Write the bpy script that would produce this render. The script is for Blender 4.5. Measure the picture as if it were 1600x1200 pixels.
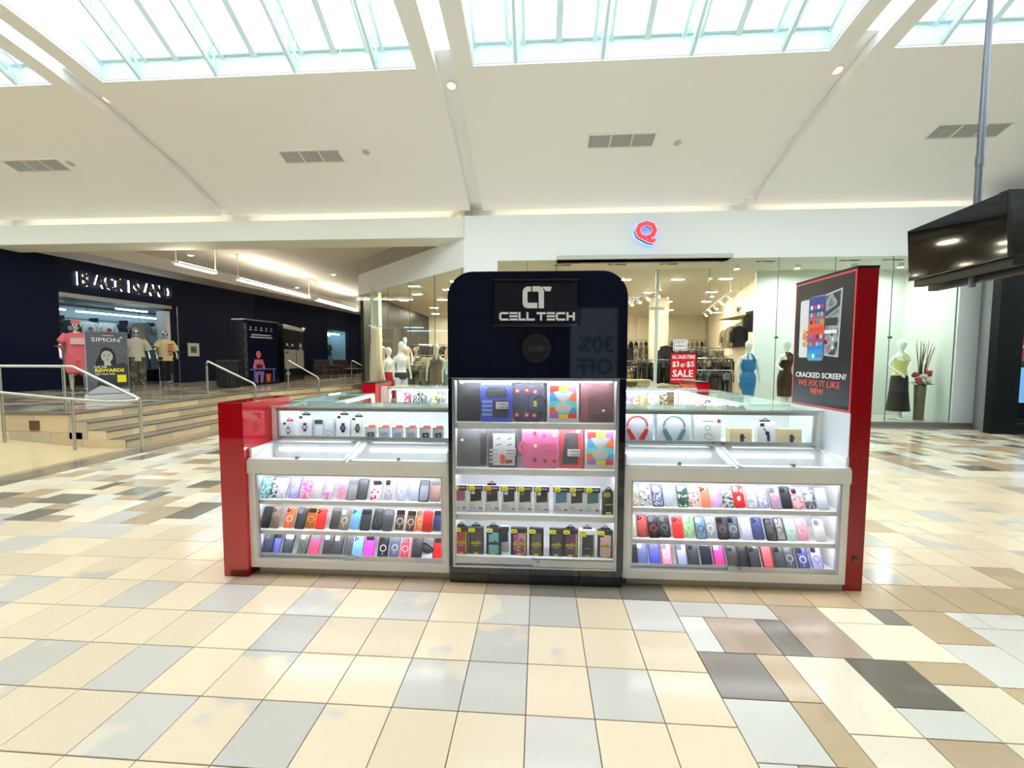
import bpy, bmesh, math, random
from mathutils import Vector, Matrix
for _o in list(bpy.data.objects): bpy.data.objects.remove(_o)
sc = bpy.context.scene
COL = sc.collection
# ---------------------------------------------------------------- camera (full frame 1600x1200)
H = 1.5826; FPX = 645.0
PITCH, YAW, ROLL = math.radians(3.468), math.radians(3.7035), math.radians(0.157)
cp, sp, cy_, sy_ = math.cos(PITCH), math.sin(PITCH), math.cos(YAW), math.sin(YAW)
FWD = Vector((-sy_*cp, cy_*cp, -sp)); R0 = Vector((cy_, sy_, 0)); U0 = Vector((-sy_*sp, cy_*sp, cp))
RIGHT = R0*math.cos(ROLL) + U0*math.sin(ROLL); UP = -R0*math.sin(ROLL) + U0*math.cos(ROLL)
cam = bpy.data.cameras.new('camera'); cam.sensor_fit = 'HORIZONTAL'; cam.sensor_width = 36.0
cam.lens = FPX/1600*36; cam.clip_start = 0.05; cam.clip_end = 200
co = bpy.data.objects.new('camera', cam); COL.objects.link(co)
co.matrix_world = Matrix(((RIGHT.x, UP.x, -FWD.x, 0), (RIGHT.y, UP.y, -FWD.y, 0), (RIGHT.z, UP.z, -FWD.z, H), (0, 0, 0, 1)))
sc.camera = co
# ---------------------------------------------------------------- sky, exposure
wd = bpy.data.worlds.new('overcast_sky'); sc.world = wd; wd.use_nodes = True
bg = wd.node_tree.nodes['Background']; bg.inputs[0].default_value = (0.925, 0.965, 1.0, 1); bg.inputs[1].default_value = 5.7
sc.view_settings.view_transform = 'Standard'; sc.view_settings.look = 'None'
sc.view_settings.exposure = 0.1; sc.view_settings.gamma = 1.0; sc.view_settings.use_curve_mapping = False
cy = sc.cycles
cy.max_bounces = 8; cy.diffuse_bounces = 5; cy.glossy_bounces = 3; cy.transmission_bounces = 4; cy.transparent_max_bounces = 24
cy.use_denoising = True; cy.caustics_reflective = False; cy.caustics_refractive = False; cy.sample_clamp_indirect = 6.0
rnd = random.Random(7)
# ---------------------------------------------------------------- pixel rays of the 1600x1200 frame, to lay things out where they stand
def ray(px, py):
    return FWD + RIGHT*((px-800)/FPX) + UP*((600-py)/FPX)
def ony(px, py, y):
    d = ray(px, py); t = y/d.y; return Vector((d.x*t, y, H+d.z*t))
def onz(px, py, z):
    d = ray(px, py); t = (z-H)/d.z; return Vector((d.x*t, d.y*t, z))
def proj(x, y, z):
    v = Vector((x, y, z-H)); k = v.dot(FWD)
    return (800+FPX*v.dot(RIGHT)/k, 600-FPX*v.dot(UP)/k, k)
# ---------------------------------------------------------------- materials (all procedural)
MATS = {}
def lin(c):
    return tuple(((v/255)/12.92 if v/255 <= 0.04045 else ((v/255+0.055)/1.055)**2.4) for v in c)
def mat(name, c, rough=0.5, metal=0.0, emit=None, es=0.0, spec=None, coat=0.0, alpha=1.0, noise=0.0, nscale=8.0, bump=0.0):
    """c is sRGB 0..255; noise: share of value change by a noise texture."""
    if name in MATS: return MATS[name]
    m = bpy.data.materials.new(name); m.use_nodes = True; nt = m.node_tree; b = nt.nodes['Principled BSDF']
    col = lin(c)+(1,)
    b.inputs['Base Color'].default_value = col; b.inputs['Roughness'].default_value = rough; b.inputs['Metallic'].default_value = metal
    if spec is not None: b.inputs['Specular IOR Level'].default_value = spec
    if coat: b.inputs['Coat Weight'].default_value = coat; b.inputs['Coat Roughness'].default_value = 0.03
    if emit is not None: b.inputs['Emission Color'].default_value = lin(emit)+(1,); b.inputs['Emission Strength'].default_value = es
    if alpha < 1: b.inputs['Alpha'].default_value = alpha
    if noise or bump:
        tc = nt.nodes.new('ShaderNodeTexCoord'); n = nt.nodes.new('ShaderNodeTexNoise'); n.inputs['Scale'].default_value = nscale; n.inputs['Detail'].default_value = 4
        nt.links.new(tc.outputs['Object'], n.inputs['Vector'])
        if noise:
            mx = nt.nodes.new('ShaderNodeMix'); mx.data_type = 'RGBA'; mx.inputs[6].default_value = tuple(v*(1-noise) for v in col[:3])+(1,); mx.inputs[7].default_value = tuple(min(1, v*(1+noise)) for v in col[:3])+(1,)
            nt.links.new(n.outputs['Fac'], mx.inputs[0]); nt.links.new(mx.outputs[2], b.inputs['Base Color'])
        if bump:
            bp = nt.nodes.new('ShaderNodeBump'); bp.inputs['Strength'].default_value = bump; bp.inputs['Distance'].default_value = 0.01
            nt.links.new(n.outputs['Fac'], bp.inputs['Height']); nt.links.new(bp.outputs[0], b.inputs['Normal'])
    MATS[name] = m; return m
def glass(name, tint=(253, 254, 254), base=0.018, rough=0.0):
    """thin pane: light passes straight, reflection by angle"""
    if name in MATS: return MATS[name]
    m = bpy.data.materials.new(name); m.use_nodes = True; nt = m.node_tree; nt.nodes.remove(nt.nodes['Principled BSDF'])
    out = nt.nodes['Material Output']; t = nt.nodes.new('ShaderNodeBsdfTransparent'); g = nt.nodes.new('ShaderNodeBsdfGlossy'); mx = nt.nodes.new('ShaderNodeMixShader'); lw = nt.nodes.new('ShaderNodeLayerWeight')
    lw.inputs['Blend'].default_value = 0.5; pw = nt.nodes.new('ShaderNodeMath'); pw.operation = 'POWER'; pw.inputs[1].default_value = 5.0; ma = nt.nodes.new('ShaderNodeMath'); ma.operation = 'MULTIPLY_ADD'; ma.inputs[1].default_value = 0.6; ma.inputs[2].default_value = base
    t.inputs[0].default_value = lin(tint)+(1,); g.inputs['Roughness'].default_value = rough; g.inputs[0].default_value = (1, 1, 1, 1)
    nt.links.new(lw.outputs['Facing'], pw.inputs[0]); nt.links.new(pw.outputs[0], ma.inputs[0]); nt.links.new(ma.outputs[0], mx.inputs[0]); nt.links.new(t.outputs[0], mx.inputs[1]); nt.links.new(g.outputs[0], mx.inputs[2]); nt.links.new(mx.outputs[0], out.inputs[0])
    MATS[name] = m; return m
def clear(name, c, a=0.4, rough=0.25):
    """tinted see-through plastic"""
    if name in MATS: return MATS[name]
    m = bpy.data.materials.new(name); m.use_nodes = True; nt = m.node_tree; b = nt.nodes['Principled BSDF']; out = nt.nodes['Material Output']
    b.inputs['Base Color'].default_value = lin(c)+(1,); b.inputs['Roughness'].default_value = rough
    t = nt.nodes.new('ShaderNodeBsdfTransparent'); t.inputs[0].default_value = (1, 1, 1, 1); mx = nt.nodes.new('ShaderNodeMixShader'); mx.inputs[0].default_value = a
    nt.links.new(t.outputs[0], mx.inputs[1]); nt.links.new(b.outputs[0], mx.inputs[2]); nt.links.new(mx.outputs[0], out.inputs[0])
    MATS[name] = m; return m
def pattern(name, cols, scale=60.0, kind='voronoi', rough=0.35):
    """printed pattern of several colours"""
    if name in MATS: return MATS[name]
    m = bpy.data.materials.new(name); m.use_nodes = True; nt = m.node_tree; b = nt.nodes['Principled BSDF']; b.inputs['Roughness'].default_value = rough
    tc = nt.nodes.new('ShaderNodeTexCoord'); oi = nt.nodes.new('ShaderNodeObjectInfo'); ad = nt.nodes.new('ShaderNodeVectorMath'); ad.operation = 'ADD'
    nt.links.new(tc.outputs['Object'], ad.inputs[0]); nt.links.new(oi.outputs['Random'], ad.inputs[1])
    rp = nt.nodes.new('ShaderNodeValToRGB'); rp.color_ramp.interpolation = 'CONSTANT'
    if kind == 'voronoi':
        v = nt.nodes.new('ShaderNodeTexVoronoi'); v.inputs['Scale'].default_value = scale; nt.links.new(ad.outputs[0], v.inputs['Vector'])
        s = nt.nodes.new('ShaderNodeSeparateColor'); nt.links.new(v.outputs['Color'], s.inputs[0]); nt.links.new(s.outputs[0], rp.inputs[0])
    else:
        v = nt.nodes.new('ShaderNodeTexNoise'); v.inputs['Scale'].default_value = scale; v.inputs['Detail'].default_value = 3; v.inputs['Distortion'].default_value = 1.2
        nt.links.new(ad.outputs[0], v.inputs['Vector']); mr = nt.nodes.new('ShaderNodeMapRange'); mr.inputs[1].default_value = 0.3; mr.inputs[2].default_value = 0.7
        nt.links.new(v.outputs['Fac'], mr.inputs[0]); nt.links.new(mr.outputs[0], rp.inputs[0]); rp.color_ramp.interpolation = 'EASE'
    e = rp.color_ramp.elements
    while len(e) < len(cols): e.new(0.5)
    for i, c in enumerate(cols): e[i].position = i/len(cols); e[i].color = lin(c)+(1,)
    nt.links.new(rp.outputs[0], b.inputs['Base Color']); MATS[name] = m; return m
def lamp(name, c, s):
    return mat(name, c, 0.5, emit=c, es=s)
# ---------------------------------------------------------------- mesh builder
class MB:
    def __init__(s): s.v = []; s.f = []; s.mi = []
    def add(s, vs, fs, mi=0):
        n = len(s.v); s.v += [tuple(v) for v in vs]; s.f += [tuple(i+n for i in f) for f in fs]; s.mi += [mi]*len(fs); return s
    def box(s, x0, x1, y0, y1, z0, z1, mi=0):
        if x0 > x1: x0, x1 = x1, x0
        if y0 > y1: y0, y1 = y1, y0
        if z0 > z1: z0, z1 = z1, z0
        return s.add([(x0,y0,z0),(x1,y0,z0),(x1,y1,z0),(x0,y1,z0),(x0,y0,z1),(x1,y0,z1),(x1,y1,z1),(x0,y1,z1)],
                     [(0,3,2,1),(4,5,6,7),(0,1,5,4),(1,2,6,5),(2,3,7,6),(3,0,4,7)], mi)
    def prism(s, poly, a, b, ax='z', mi=0):
        """2-D polygon (counter-clockwise seen from +axis) swept from a to b; 'y': poly is (x,z); 'x': poly is (y,z)"""
        def P(p, t): return (p[0], p[1], t) if ax == 'z' else ((p[0], t, p[1]) if ax == 'y' else (t, p[0], p[1]))
        n = len(poly); vs = [P(p, a) for p in poly]+[P(p, b) for p in poly]
        fs = [tuple(range(n))[::-1], tuple(range(n, 2*n))]+[(i, (i+1) % n, n+(i+1) % n, n+i) for i in range(n)]
        return s.add(vs, fs, mi)
    def tube(s, pts, r, n=8, mi=0, cap=True):
        pts = [Vector(p) for p in pts]; rs = r if isinstance(r, (list, tuple)) else [r]*len(pts); rings = []
        for i, p in enumerate(pts):
            d = (pts[min(i+1, len(pts)-1)]-pts[max(i-1, 0)]).normalized()
            a = Vector((0, 0, 1)) if abs(d.z) < 0.95 else Vector((1, 0, 0)); u = d.cross(a).normalized(); w = d.cross(u).normalized()
            rings.append([p+(u*math.cos(2*math.pi*k/n)+w*math.sin(2*math.pi*k/n))*rs[i] for k in range(n)])
        return s.loft(rings, cap, mi)
    def loft(s, rings, cap=True, mi=0):
        n = len(rings[0]); m = len(rings); vs = [v for q in rings for v in q]
        fs = [(i*n+k, i*n+(k+1) % n, (i+1)*n+(k+1) % n, (i+1)*n+k) for i in range(m-1) for k in range(n)]
        if cap: fs += [tuple(range(n))[::-1], tuple((m-1)*n+k for k in range(n))]
        return s.add(vs, fs, mi)
    def ell(s, rows, n=12, mi=0, cap=True):
        """rows of (cx, cy, z, rx, ry)"""
        return s.loft([[(a+rx*math.cos(2*math.pi*k/n), b+ry*math.sin(2*math.pi*k/n), z) for k in range(n)] for a, b, z, rx, ry in rows], cap, mi)
    def disc(s, cx, y, cz, r, n=16, mi=0, d=0.001):
        return s.prism([(cx+r*math.cos(-2*math.pi*k/n), cz+r*math.sin(-2*math.pi*k/n)) for k in range(n)][::-1], y, y-d, 'y', mi)
    def ring(s, cx, y, cz, r0, r1, n=20, mi=0, d=0.0012, a0=0, a1=360):
        full = (a1-a0) == 360; k = n if full else n+1
        A = [math.radians(a0+(a1-a0)*i/n) for i in range(k)]
        vs = []
        for yy in (y, y-d):
            for r in (r0, r1): vs += [(cx+r*math.cos(t), yy, cz+r*math.sin(t)) for t in A]
        fs = []
        for i in range(n):
            j = (i+1) % k
            fs += [(2*k+i, 2*k+j, 3*k+j, 3*k+i), (k+i, k+j, 3*k+j, 3*k+i), (i, j, 2*k+j, 2*k+i)]
        return s.add(vs, fs, mi)
    def sphere(s, c, r, n=10, m=7, sc_=(1, 1, 1), mi=0):
        rows = []
        for i in range(m+1):
            t = math.pi*i/m; q = max(math.sin(t), 0.02)
            rows.append([(c[0]+r*sc_[0]*q*math.cos(2*math.pi*k/n), c[1]+r*sc_[1]*q*math.sin(2*math.pi*k/n), c[2]-r*sc_[2]*math.cos(t)) for k in range(n)])
        return s.loft(rows, True, mi)
    def mesh(s, name, mats=(), smooth=False, bevel=0.0, fix=True):
        me = bpy.data.meshes.new(name); me.from_pydata(s.v, [], s.f); me.polygons.foreach_set('material_index', s.mi)
        if fix or bevel:
            bm = bmesh.new(); bm.from_mesh(me)
            if bevel:
                bmesh.ops.bevel(bm, geom=[e for e in bm.edges if len(e.link_faces) == 2 and e.calc_face_angle(0) > 0.6], offset=bevel, segments=2, affect='EDGES', profile=0.6)
            bmesh.ops.recalc_face_normals(bm, faces=bm.faces); bm.to_mesh(me); bm.free()
        for m in mats: me.materials.append(m)
        if smooth:
            me.shade_smooth(); me.set_sharp_from_angle(angle=math.radians(40))
        me.update(); return me
    def build(s, name, m, parent=None, smooth=False, bevel=0.0, fix=True, **kw):
        ms = m if isinstance(m, (list, tuple)) else [m]
        return put(name, s.mesh(name, ms, smooth, bevel, fix), parent, **kw)
def put(name, me, parent=None, loc=None, rot=None, label=None, cat=None, group=None, kind=None, material=None):
    o = bpy.data.objects.new(name, me); COL.objects.link(o)
    if parent is not None: o.parent = parent
    if loc is not None: o.location = loc
    if rot is not None: o.rotation_euler = rot
    if label: o['label'] = label
    if cat: o['category'] = cat
    if group: o['group'] = group
    if kind: o['kind'] = kind
    if material is not None:
        if not me.materials: me.materials.append(None)
        o.material_slots[0].link = 'OBJECT'; o.material_slots[0].material = material
    return o
def empty(name, loc=(0, 0, 0), rz=0.0, label=None, cat=None, group=None, kind=None, parent=None):
    o = put(name, None, parent, loc, (0, 0, rz), label, cat, group, kind); o.empty_display_size = 0.1; return o
def copy_tree(o, parent=None):
    c = o.copy(); COL.objects.link(c); c.parent = parent
    for ch in list(o.children): copy_tree(ch, c)
    return c
def rrect(x0, x1, z0, z1, r, n=4):
    pts = []
    for (cx, cz, a) in ((x1-r, z0+r, -90), (x1-r, z1-r, 0), (x0+r, z1-r, 90), (x0+r, z0+r, 180)):
        pts += [(cx+r*math.cos(math.radians(a+90*k/n)), cz+r*math.sin(math.radians(a+90*k/n))) for k in range(n+1)]
    return pts
_TX = {}
def text_mesh(body, bold=0.0, ext=0.0):
    key = (body, bold, ext)
    if key not in _TX:
        cu = bpy.data.curves.new('lettering', 'FONT'); cu.body = body; cu.size = 1.0; cu.offset = bold; cu.extrude = ext; cu.resolution_u = 2
        ob = bpy.data.objects.new('lettering', cu); me = bpy.data.meshes.new_from_object(ob)
        bpy.data.objects.remove(ob); bpy.data.curves.remove(cu)
        xs = [v.co.x for v in me.vertices]; ys = [v.co.y for v in me.vertices]
        _TX[key] = (me, min(xs), max(xs), min(ys), max(ys))
    return _TX[key]
def text(name, body, m, parent, x0, x1, z0, z1, y, bold=0.0, depth=0.001):
    """lettering in the parent's x-z plane, read from -y, fitted into the box"""
    me0, a, b, c, d = text_mesh(body, bold, 0.5)
    me = me0.copy(); sx, sz = (x1-x0)/(b-a), (z1-z0)/(d-c)
    me.transform(Matrix(((sx, 0, 0, x0-a*sx), (0, 0, -depth, y-depth/2), (0, sz, 0, z0-c*sz), (0, 0, 0, 1))))
    me.materials.clear(); me.materials.append(m)
    return put(name, me, parent)
ORD = 'first second third fourth fifth sixth seventh eighth ninth tenth eleventh twelfth thirteenth fourteenth fifteenth sixteenth seventeenth eighteenth nineteenth'.split()
KNOWN = set()
def tops(): return [o for o in bpy.data.objects if o.parent is None]
# common materials
WHITE = mat('white_paint', (236, 236, 232), 0.6)
CEIL = mat('ceiling_paint', (250, 251, 253), 0.8, noise=0.012, nscale=2)
LAM = mat('white_laminate', (246, 245, 242), 0.35)
LAMIN = mat('white_laminate_inside', (246, 247, 247), 0.45)
ALU = mat('brushed_aluminium', (200, 202, 205), 0.35, 0.85)
STEEL = mat('stainless_steel', (205, 205, 200), 0.25, 0.95)
BLK = mat('black_gloss', (8, 15, 42), 0.04, spec=0.6, coat=0.5)
BLKM = mat('black_matte', (18, 18, 20), 0.5)
REDG = mat('red_gloss_acrylic', (196, 8, 28), 0.06, coat=0.8)
DARKG = mat('dark_grey_plastic', (48, 50, 54), 0.4)
GLS = glass('clear_glass')
GLST = glass('storefront_glass', (246, 251, 247))
CHR = mat('chrome', (190, 190, 192), 0.15, 1.0)
LED = lamp('cool_led', (240, 243, 255), 24.0)
# ================================================================ FLOOR
TX0, TY0, TU, TV = -0.048, 1.436, 0.305, 0.3107
def tile_mat(name, a, b, blotch, rough=0.16):
    m = bpy.data.materials.new(name); m.use_nodes = True; nt = m.node_tree; bs = nt.nodes['Principled BSDF']; L = nt.links.new
    tc = nt.nodes.new('ShaderNodeTexCoord'); oi = nt.nodes.new('ShaderNodeObjectInfo'); ge = nt.nodes.new('ShaderNodeNewGeometry')
    sm = nt.nodes.new('ShaderNodeMath'); sm.operation = 'ADD'; L(oi.outputs['Random'], sm.inputs[0]); L(ge.outputs['Random Per Island'], sm.inputs[1])
    fr = nt.nodes.new('ShaderNodeMath'); fr.operation = 'FRACT'; L(sm.outputs[0], fr.inputs[0])
    mu = nt.nodes.new('ShaderNodeMath'); mu.operation = 'MULTIPLY'; mu.inputs[1].default_value = 37.0; L(fr.outputs[0], mu.inputs[0])
    va = nt.nodes.new('ShaderNodeVectorMath'); va.operation = 'ADD'; L(tc.outputs['Object'], va.inputs[0]); L(mu.outputs[0], va.inputs[1])
    n1 = nt.nodes.new('ShaderNodeTexNoise'); n1.inputs['Scale'].default_value = 3.2; n1.inputs['Detail'].default_value = 2; L(va.outputs[0], n1.inputs['Vector'])
    n2 = nt.nodes.new('ShaderNodeTexNoise'); n2.inputs['Scale'].default_value = 45; n2.inputs['Detail'].default_value = 6; n2.inputs['Roughness'].default_value = 0.7; L(va.outputs[0], n2.inputs['Vector'])
    r1 = nt.nodes.new('ShaderNodeValToRGB'); e = r1.color_ramp.elements; e[0].position = 1-blotch-0.03; e[1].position = 1-blotch+0.03
    e[0].color = lin(a)+(1,); e[1].color = lin(b)+(1,)
    ad = nt.nodes.new('ShaderNodeMath'); ad.operation = 'MULTIPLY_ADD'; ad.inputs[1].default_value = 0.75; L(n1.outputs['Fac'], ad.inputs[0])
    m3 = nt.nodes.new('ShaderNodeMath'); m3.operation = 'MULTIPLY_ADD'; m3.inputs[1].default_value = 0.5; m3.inputs[2].default_value = -0.125; L(fr.outputs[0], m3.inputs[0]); L(m3.outputs[0], ad.inputs[2])
    L(ad.outputs[0], r1.inputs[0])
    hs = nt.nodes.new('ShaderNodeHueSaturation'); vr = nt.nodes.new('ShaderNodeMapRange'); vr.inputs[3].default_value = 0.90; vr.inputs[4].default_value = 1.08
    m4 = nt.nodes.new('ShaderNodeMath'); m4.operation = 'MULTIPLY'; m4.inputs[1].default_value = 7.3; L(fr.outputs[0], m4.inputs[0]); f2 = nt.nodes.new('ShaderNodeMath'); f2.operation = 'FRACT'; L(m4.outputs[0], f2.inputs[0])
    L(f2.outputs[0], vr.inputs[0]); L(vr.outputs[0], hs.inputs['Value']); L(r1.outputs[0], hs.inputs['Color'])
    sp_ = nt.nodes.new('ShaderNodeMix'); sp_.data_type = 'RGBA'; sp_.blend_type = 'MULTIPLY'; rr = nt.nodes.new('ShaderNodeMapRange'); rr.inputs[1].default_value = 0.25; rr.inputs[2].default_value = 0.42; rr.inputs[3].default_value = 0.78; rr.inputs[4].default_value = 1.0
    L(n2.outputs['Fac'], rr.inputs[0]); sp_.inputs[0].default_value = 0.55; L(hs.outputs[0], sp_.inputs[6]); L(rr.outputs[0], sp_.inputs[7]); L(sp_.outputs[2], bs.inputs['Base Color'])
    bs.inputs['Roughness'].default_value = rough; bs.inputs['Specular IOR Level'].default_value = 0.5
    MATS[name] = m; return m
TM = {'c': tile_mat('cream_limestone', (225, 206, 176), (197, 192, 182), 0.30), 'g': tile_mat('grey_limestone', (200, 194, 183), (218, 206, 184), 0.25),
      't': tile_mat('tan_limestone', (192, 168, 134), (182, 160, 130), 0.4), 'd': tile_mat('dark_limestone', (130, 122, 108), (118, 112, 100), 0.4),
      'p': tile_mat('pale_limestone', (220, 216, 204), (210, 206, 194), 0.4), 'y': tile_mat('ivory_limestone', (232, 219, 192), (224, 212, 188), 0.4),
      'b': tile_mat('taupe_limestone', (178, 156, 136), (168, 148, 126), 0.4)}
floor = MB().box(-7.2, 22, -2.3, 30, -0.2, -0.006).build('floor', mat('grout', (96, 90, 80), 0.8), kind='structure', label='polished limestone tile floor of the mall hall', fix=False)
occ = {}; rects = []
def claim(i0, j0, i1, j1, k):
    for i in range(i0, i1):
        for j in range(j0, j1):
            if (i, j) in occ: return False
    for i in range(i0, i1):
        for j in range(j0, j1): occ[(i, j)] = 1
    rects.append((i0, j0, i1, j1, k))
    for i in range(i0, i1):
        for j in range(j0, j1): occ[(i, j)] = k
    return True
for (a, b, c, d, k) in [(3, 1.5, 4, 2.5, 'd'), (4, 1.5, 4.5, 2.5, 't'), (4.5, 1, 5.5, 2.5, 'y'), (4.5, 2.5, 5, 3.5, 'd'), (3.5, 2.5, 4.5, 3.5, 'b'), (3, 2.5, 3.5, 3.5, 'p'), (5, 2.5, 6, 4, 'b'),
        (5.5, 1.5, 6.5, 2.5, 'd'), (6.5, 2, 7.5, 2.5, 't'), (6, 2.5, 7.5, 3.5, 'y'), (5.5, 1, 6.5, 1.5, 'p'), (4, .5, 4.5, 1.5, 't'), (3, .5, 4, 1.5, 'p'), (3, 3.5, 4, 4, 'g'), (4, 3.5, 5, 4, 'g'),
        (6, 3.5, 7, 4, 'y'), (7, 3.5, 7.5, 4, 'd'), (7.5, 3, 8.5, 4, 't'), (7.5, 2, 8.5, 3, 'p'), (8.5, 3.5, 9, 4, 'p'), (9, 3.5, 10, 4, 'p'), (8.5, 2.5, 9.5, 3.5, 'p'), (4.5, 0, 5.5, 1, 'y'), (5.5, 0, 6.5, 1, 't'),
        (6.5, 1, 7.5, 2, 'y'), (7.5, 1.5, 8.5, 2, 't'), (8.5, 1.5, 9.5, 2.5, 'y')]:
    claim(round(2*a), round(2*b), round(2*c), round(2*d), k)
for c in range(0, 3): claim(2*c, 8, 2*c+2, 10, 'd')
for c in range(3, 12): claim(2*c, 8, 2*c+2, 10, 't')
for c in range(-7, 0): claim(2*c, 8, 2*c+2, 10, 'b' if c % 2 else 't')
GREYS = {(1, 1), (-1, 1), (-2, 1), (2, 3), (-1, 3), (-3, 3), (-5, 2), (-6, 0), (-7, 3), (0, 0), (0, 3), (-9, 1), (-9, 3), (-7, 1), (-12, 3), (-4, 0), (-8, 5)}
def mixed(i, j):
    x, y = TX0+i*TU/2, TY0+j*TV/2
    if i >= 6 and j < 8: return True
    if -6.75 < x < -1.0 and j >= 14: return y < 9.9
    if x >= -1.0 and y > 5.85: return y < 9.9
    return False
I0, I1, J0, J1 = -47, 72, -24, 58
SZ = [(2, 2), (2, 2), (2, 2), (1, 2), (2, 1), (3, 2), (2, 3), (2, 3), (2, 1)]
for j in range(J0, J1):
    for i in range(I0, I1):
        if (i, j) in occ: continue
        x, y = TX0+i*TU/2, TY0+j*TV/2
        if mixed(i, j):
            ok = False
            for _ in range(6):
                w, d = rnd.choice(SZ)
                if all(mixed(i+p, j+q) and (i+p, j+q) not in occ for p in range(w) for q in range(d)):
                    far = j > 12
                    kk = rnd.choices('ydtpgb', (28, 26, 22, 14, 8, 8) if far else (30, 14, 24, 22, 8, 6))[0]
                    if kk == 'd' and any(occ.get((i+p, j+q)) == 'd' for p in range(-1, w+1) for q in range(-1, d+1)): kk = rnd.choice('ytcb')
                    claim(i, j, i+w, j+d, kk); ok = True; break
            if not ok: claim(i, j, i+1, j+1, rnd.choice('ytpc'))
        else:
            if x < -6.74: k = 'd' if x > -7.1 else 'b'
            elif y > 9.9: k = 'd'
            else:
                c, r_ = i//2, j//2
                k = 'g' if (c, r_) in GREYS else ('c' if -4 < r_ < 5 and -12 < c < 3 else rnd.choices('cgt', (70, 14, 10 if x > 2 else 4))[0])
            w = 2 if i % 2 == 0 and (i+1, j) not in occ and not mixed(i+1, j) else 1
            d = 2 if j % 2 == 0 and all((i+p, j+1) not in occ and not mixed(i+p, j+1) for p in range(w)) else 1
            claim(i, j, i+w, j+d, k)
def tile_mb(mb, cx, cy2, w, d, mi=0):
    g = 0.0021; c = 0.0016; a, b = w/2-g, d/2-g
    vs = [(cx+sx*(a-q), cy2+sy*(b-q), z) for q, z in ((0, -0.012), (0, -c), (c, 0)) for sx, sy in ((-1, -1), (1, -1), (1, 1), (-1, 1))]
    mb.add(vs, [(8, 9, 10, 11)]+[(4*l+k, 4*l+(k+1) % 4, 4*l+4+(k+1) % 4, 4*l+4+k) for l in (0, 1) for k in range(4)], mi)
def tile_area(q):
    x0, x1, y0, y1 = TX0+q[0]*TU/2, TX0+q[2]*TU/2, TY0+q[1]*TV/2, TY0+q[3]*TV/2
    if y0 < 0.5 or (-2.2 < (x0+x1)/2 < 2.15 and 2.85 < (y0+y1)/2 < 6): return 0
    P = [proj(x, y, 0) for x, y in ((x0, y0), (x1, y0), (x1, y1), (x0, y1))]
    if not any(0 < p[0] < 1600 and 0 < p[1] < 1200 for p in P): return 0
    return abs(sum(P[k][0]*P[(k+1) % 4][1]-P[(k+1) % 4][0]*P[k][1] for k in range(4)))/2
rects.sort(key=tile_area, reverse=True)
tmesh = {}
for q in rects[:298]:
    key = (q[2]-q[0], q[3]-q[1], q[4])
    if key not in tmesh:
        mb = MB(); tile_mb(mb, 0, 0, key[0]*TU/2, key[1]*TV/2); tmesh[key] = mb.mesh('tile', [TM[q[4]]], fix=False)
    put('tile', tmesh[key], floor, (TX0+(q[0]+q[2])*TU/4, TY0+(q[1]+q[3])*TV/4, 0))
mb = MB(); ks = list(TM)
for q in rects[298:]: tile_mb(mb, TX0+(q[0]+q[2])*TU/4, TY0+(q[1]+q[3])*TV/4, (q[2]-q[0])*TU/2, (q[3]-q[1])*TV/2, ks.index(q[4]))
mb.build('tile_field', [TM[k] for k in ks], floor, kind='stuff', fix=False)
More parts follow.
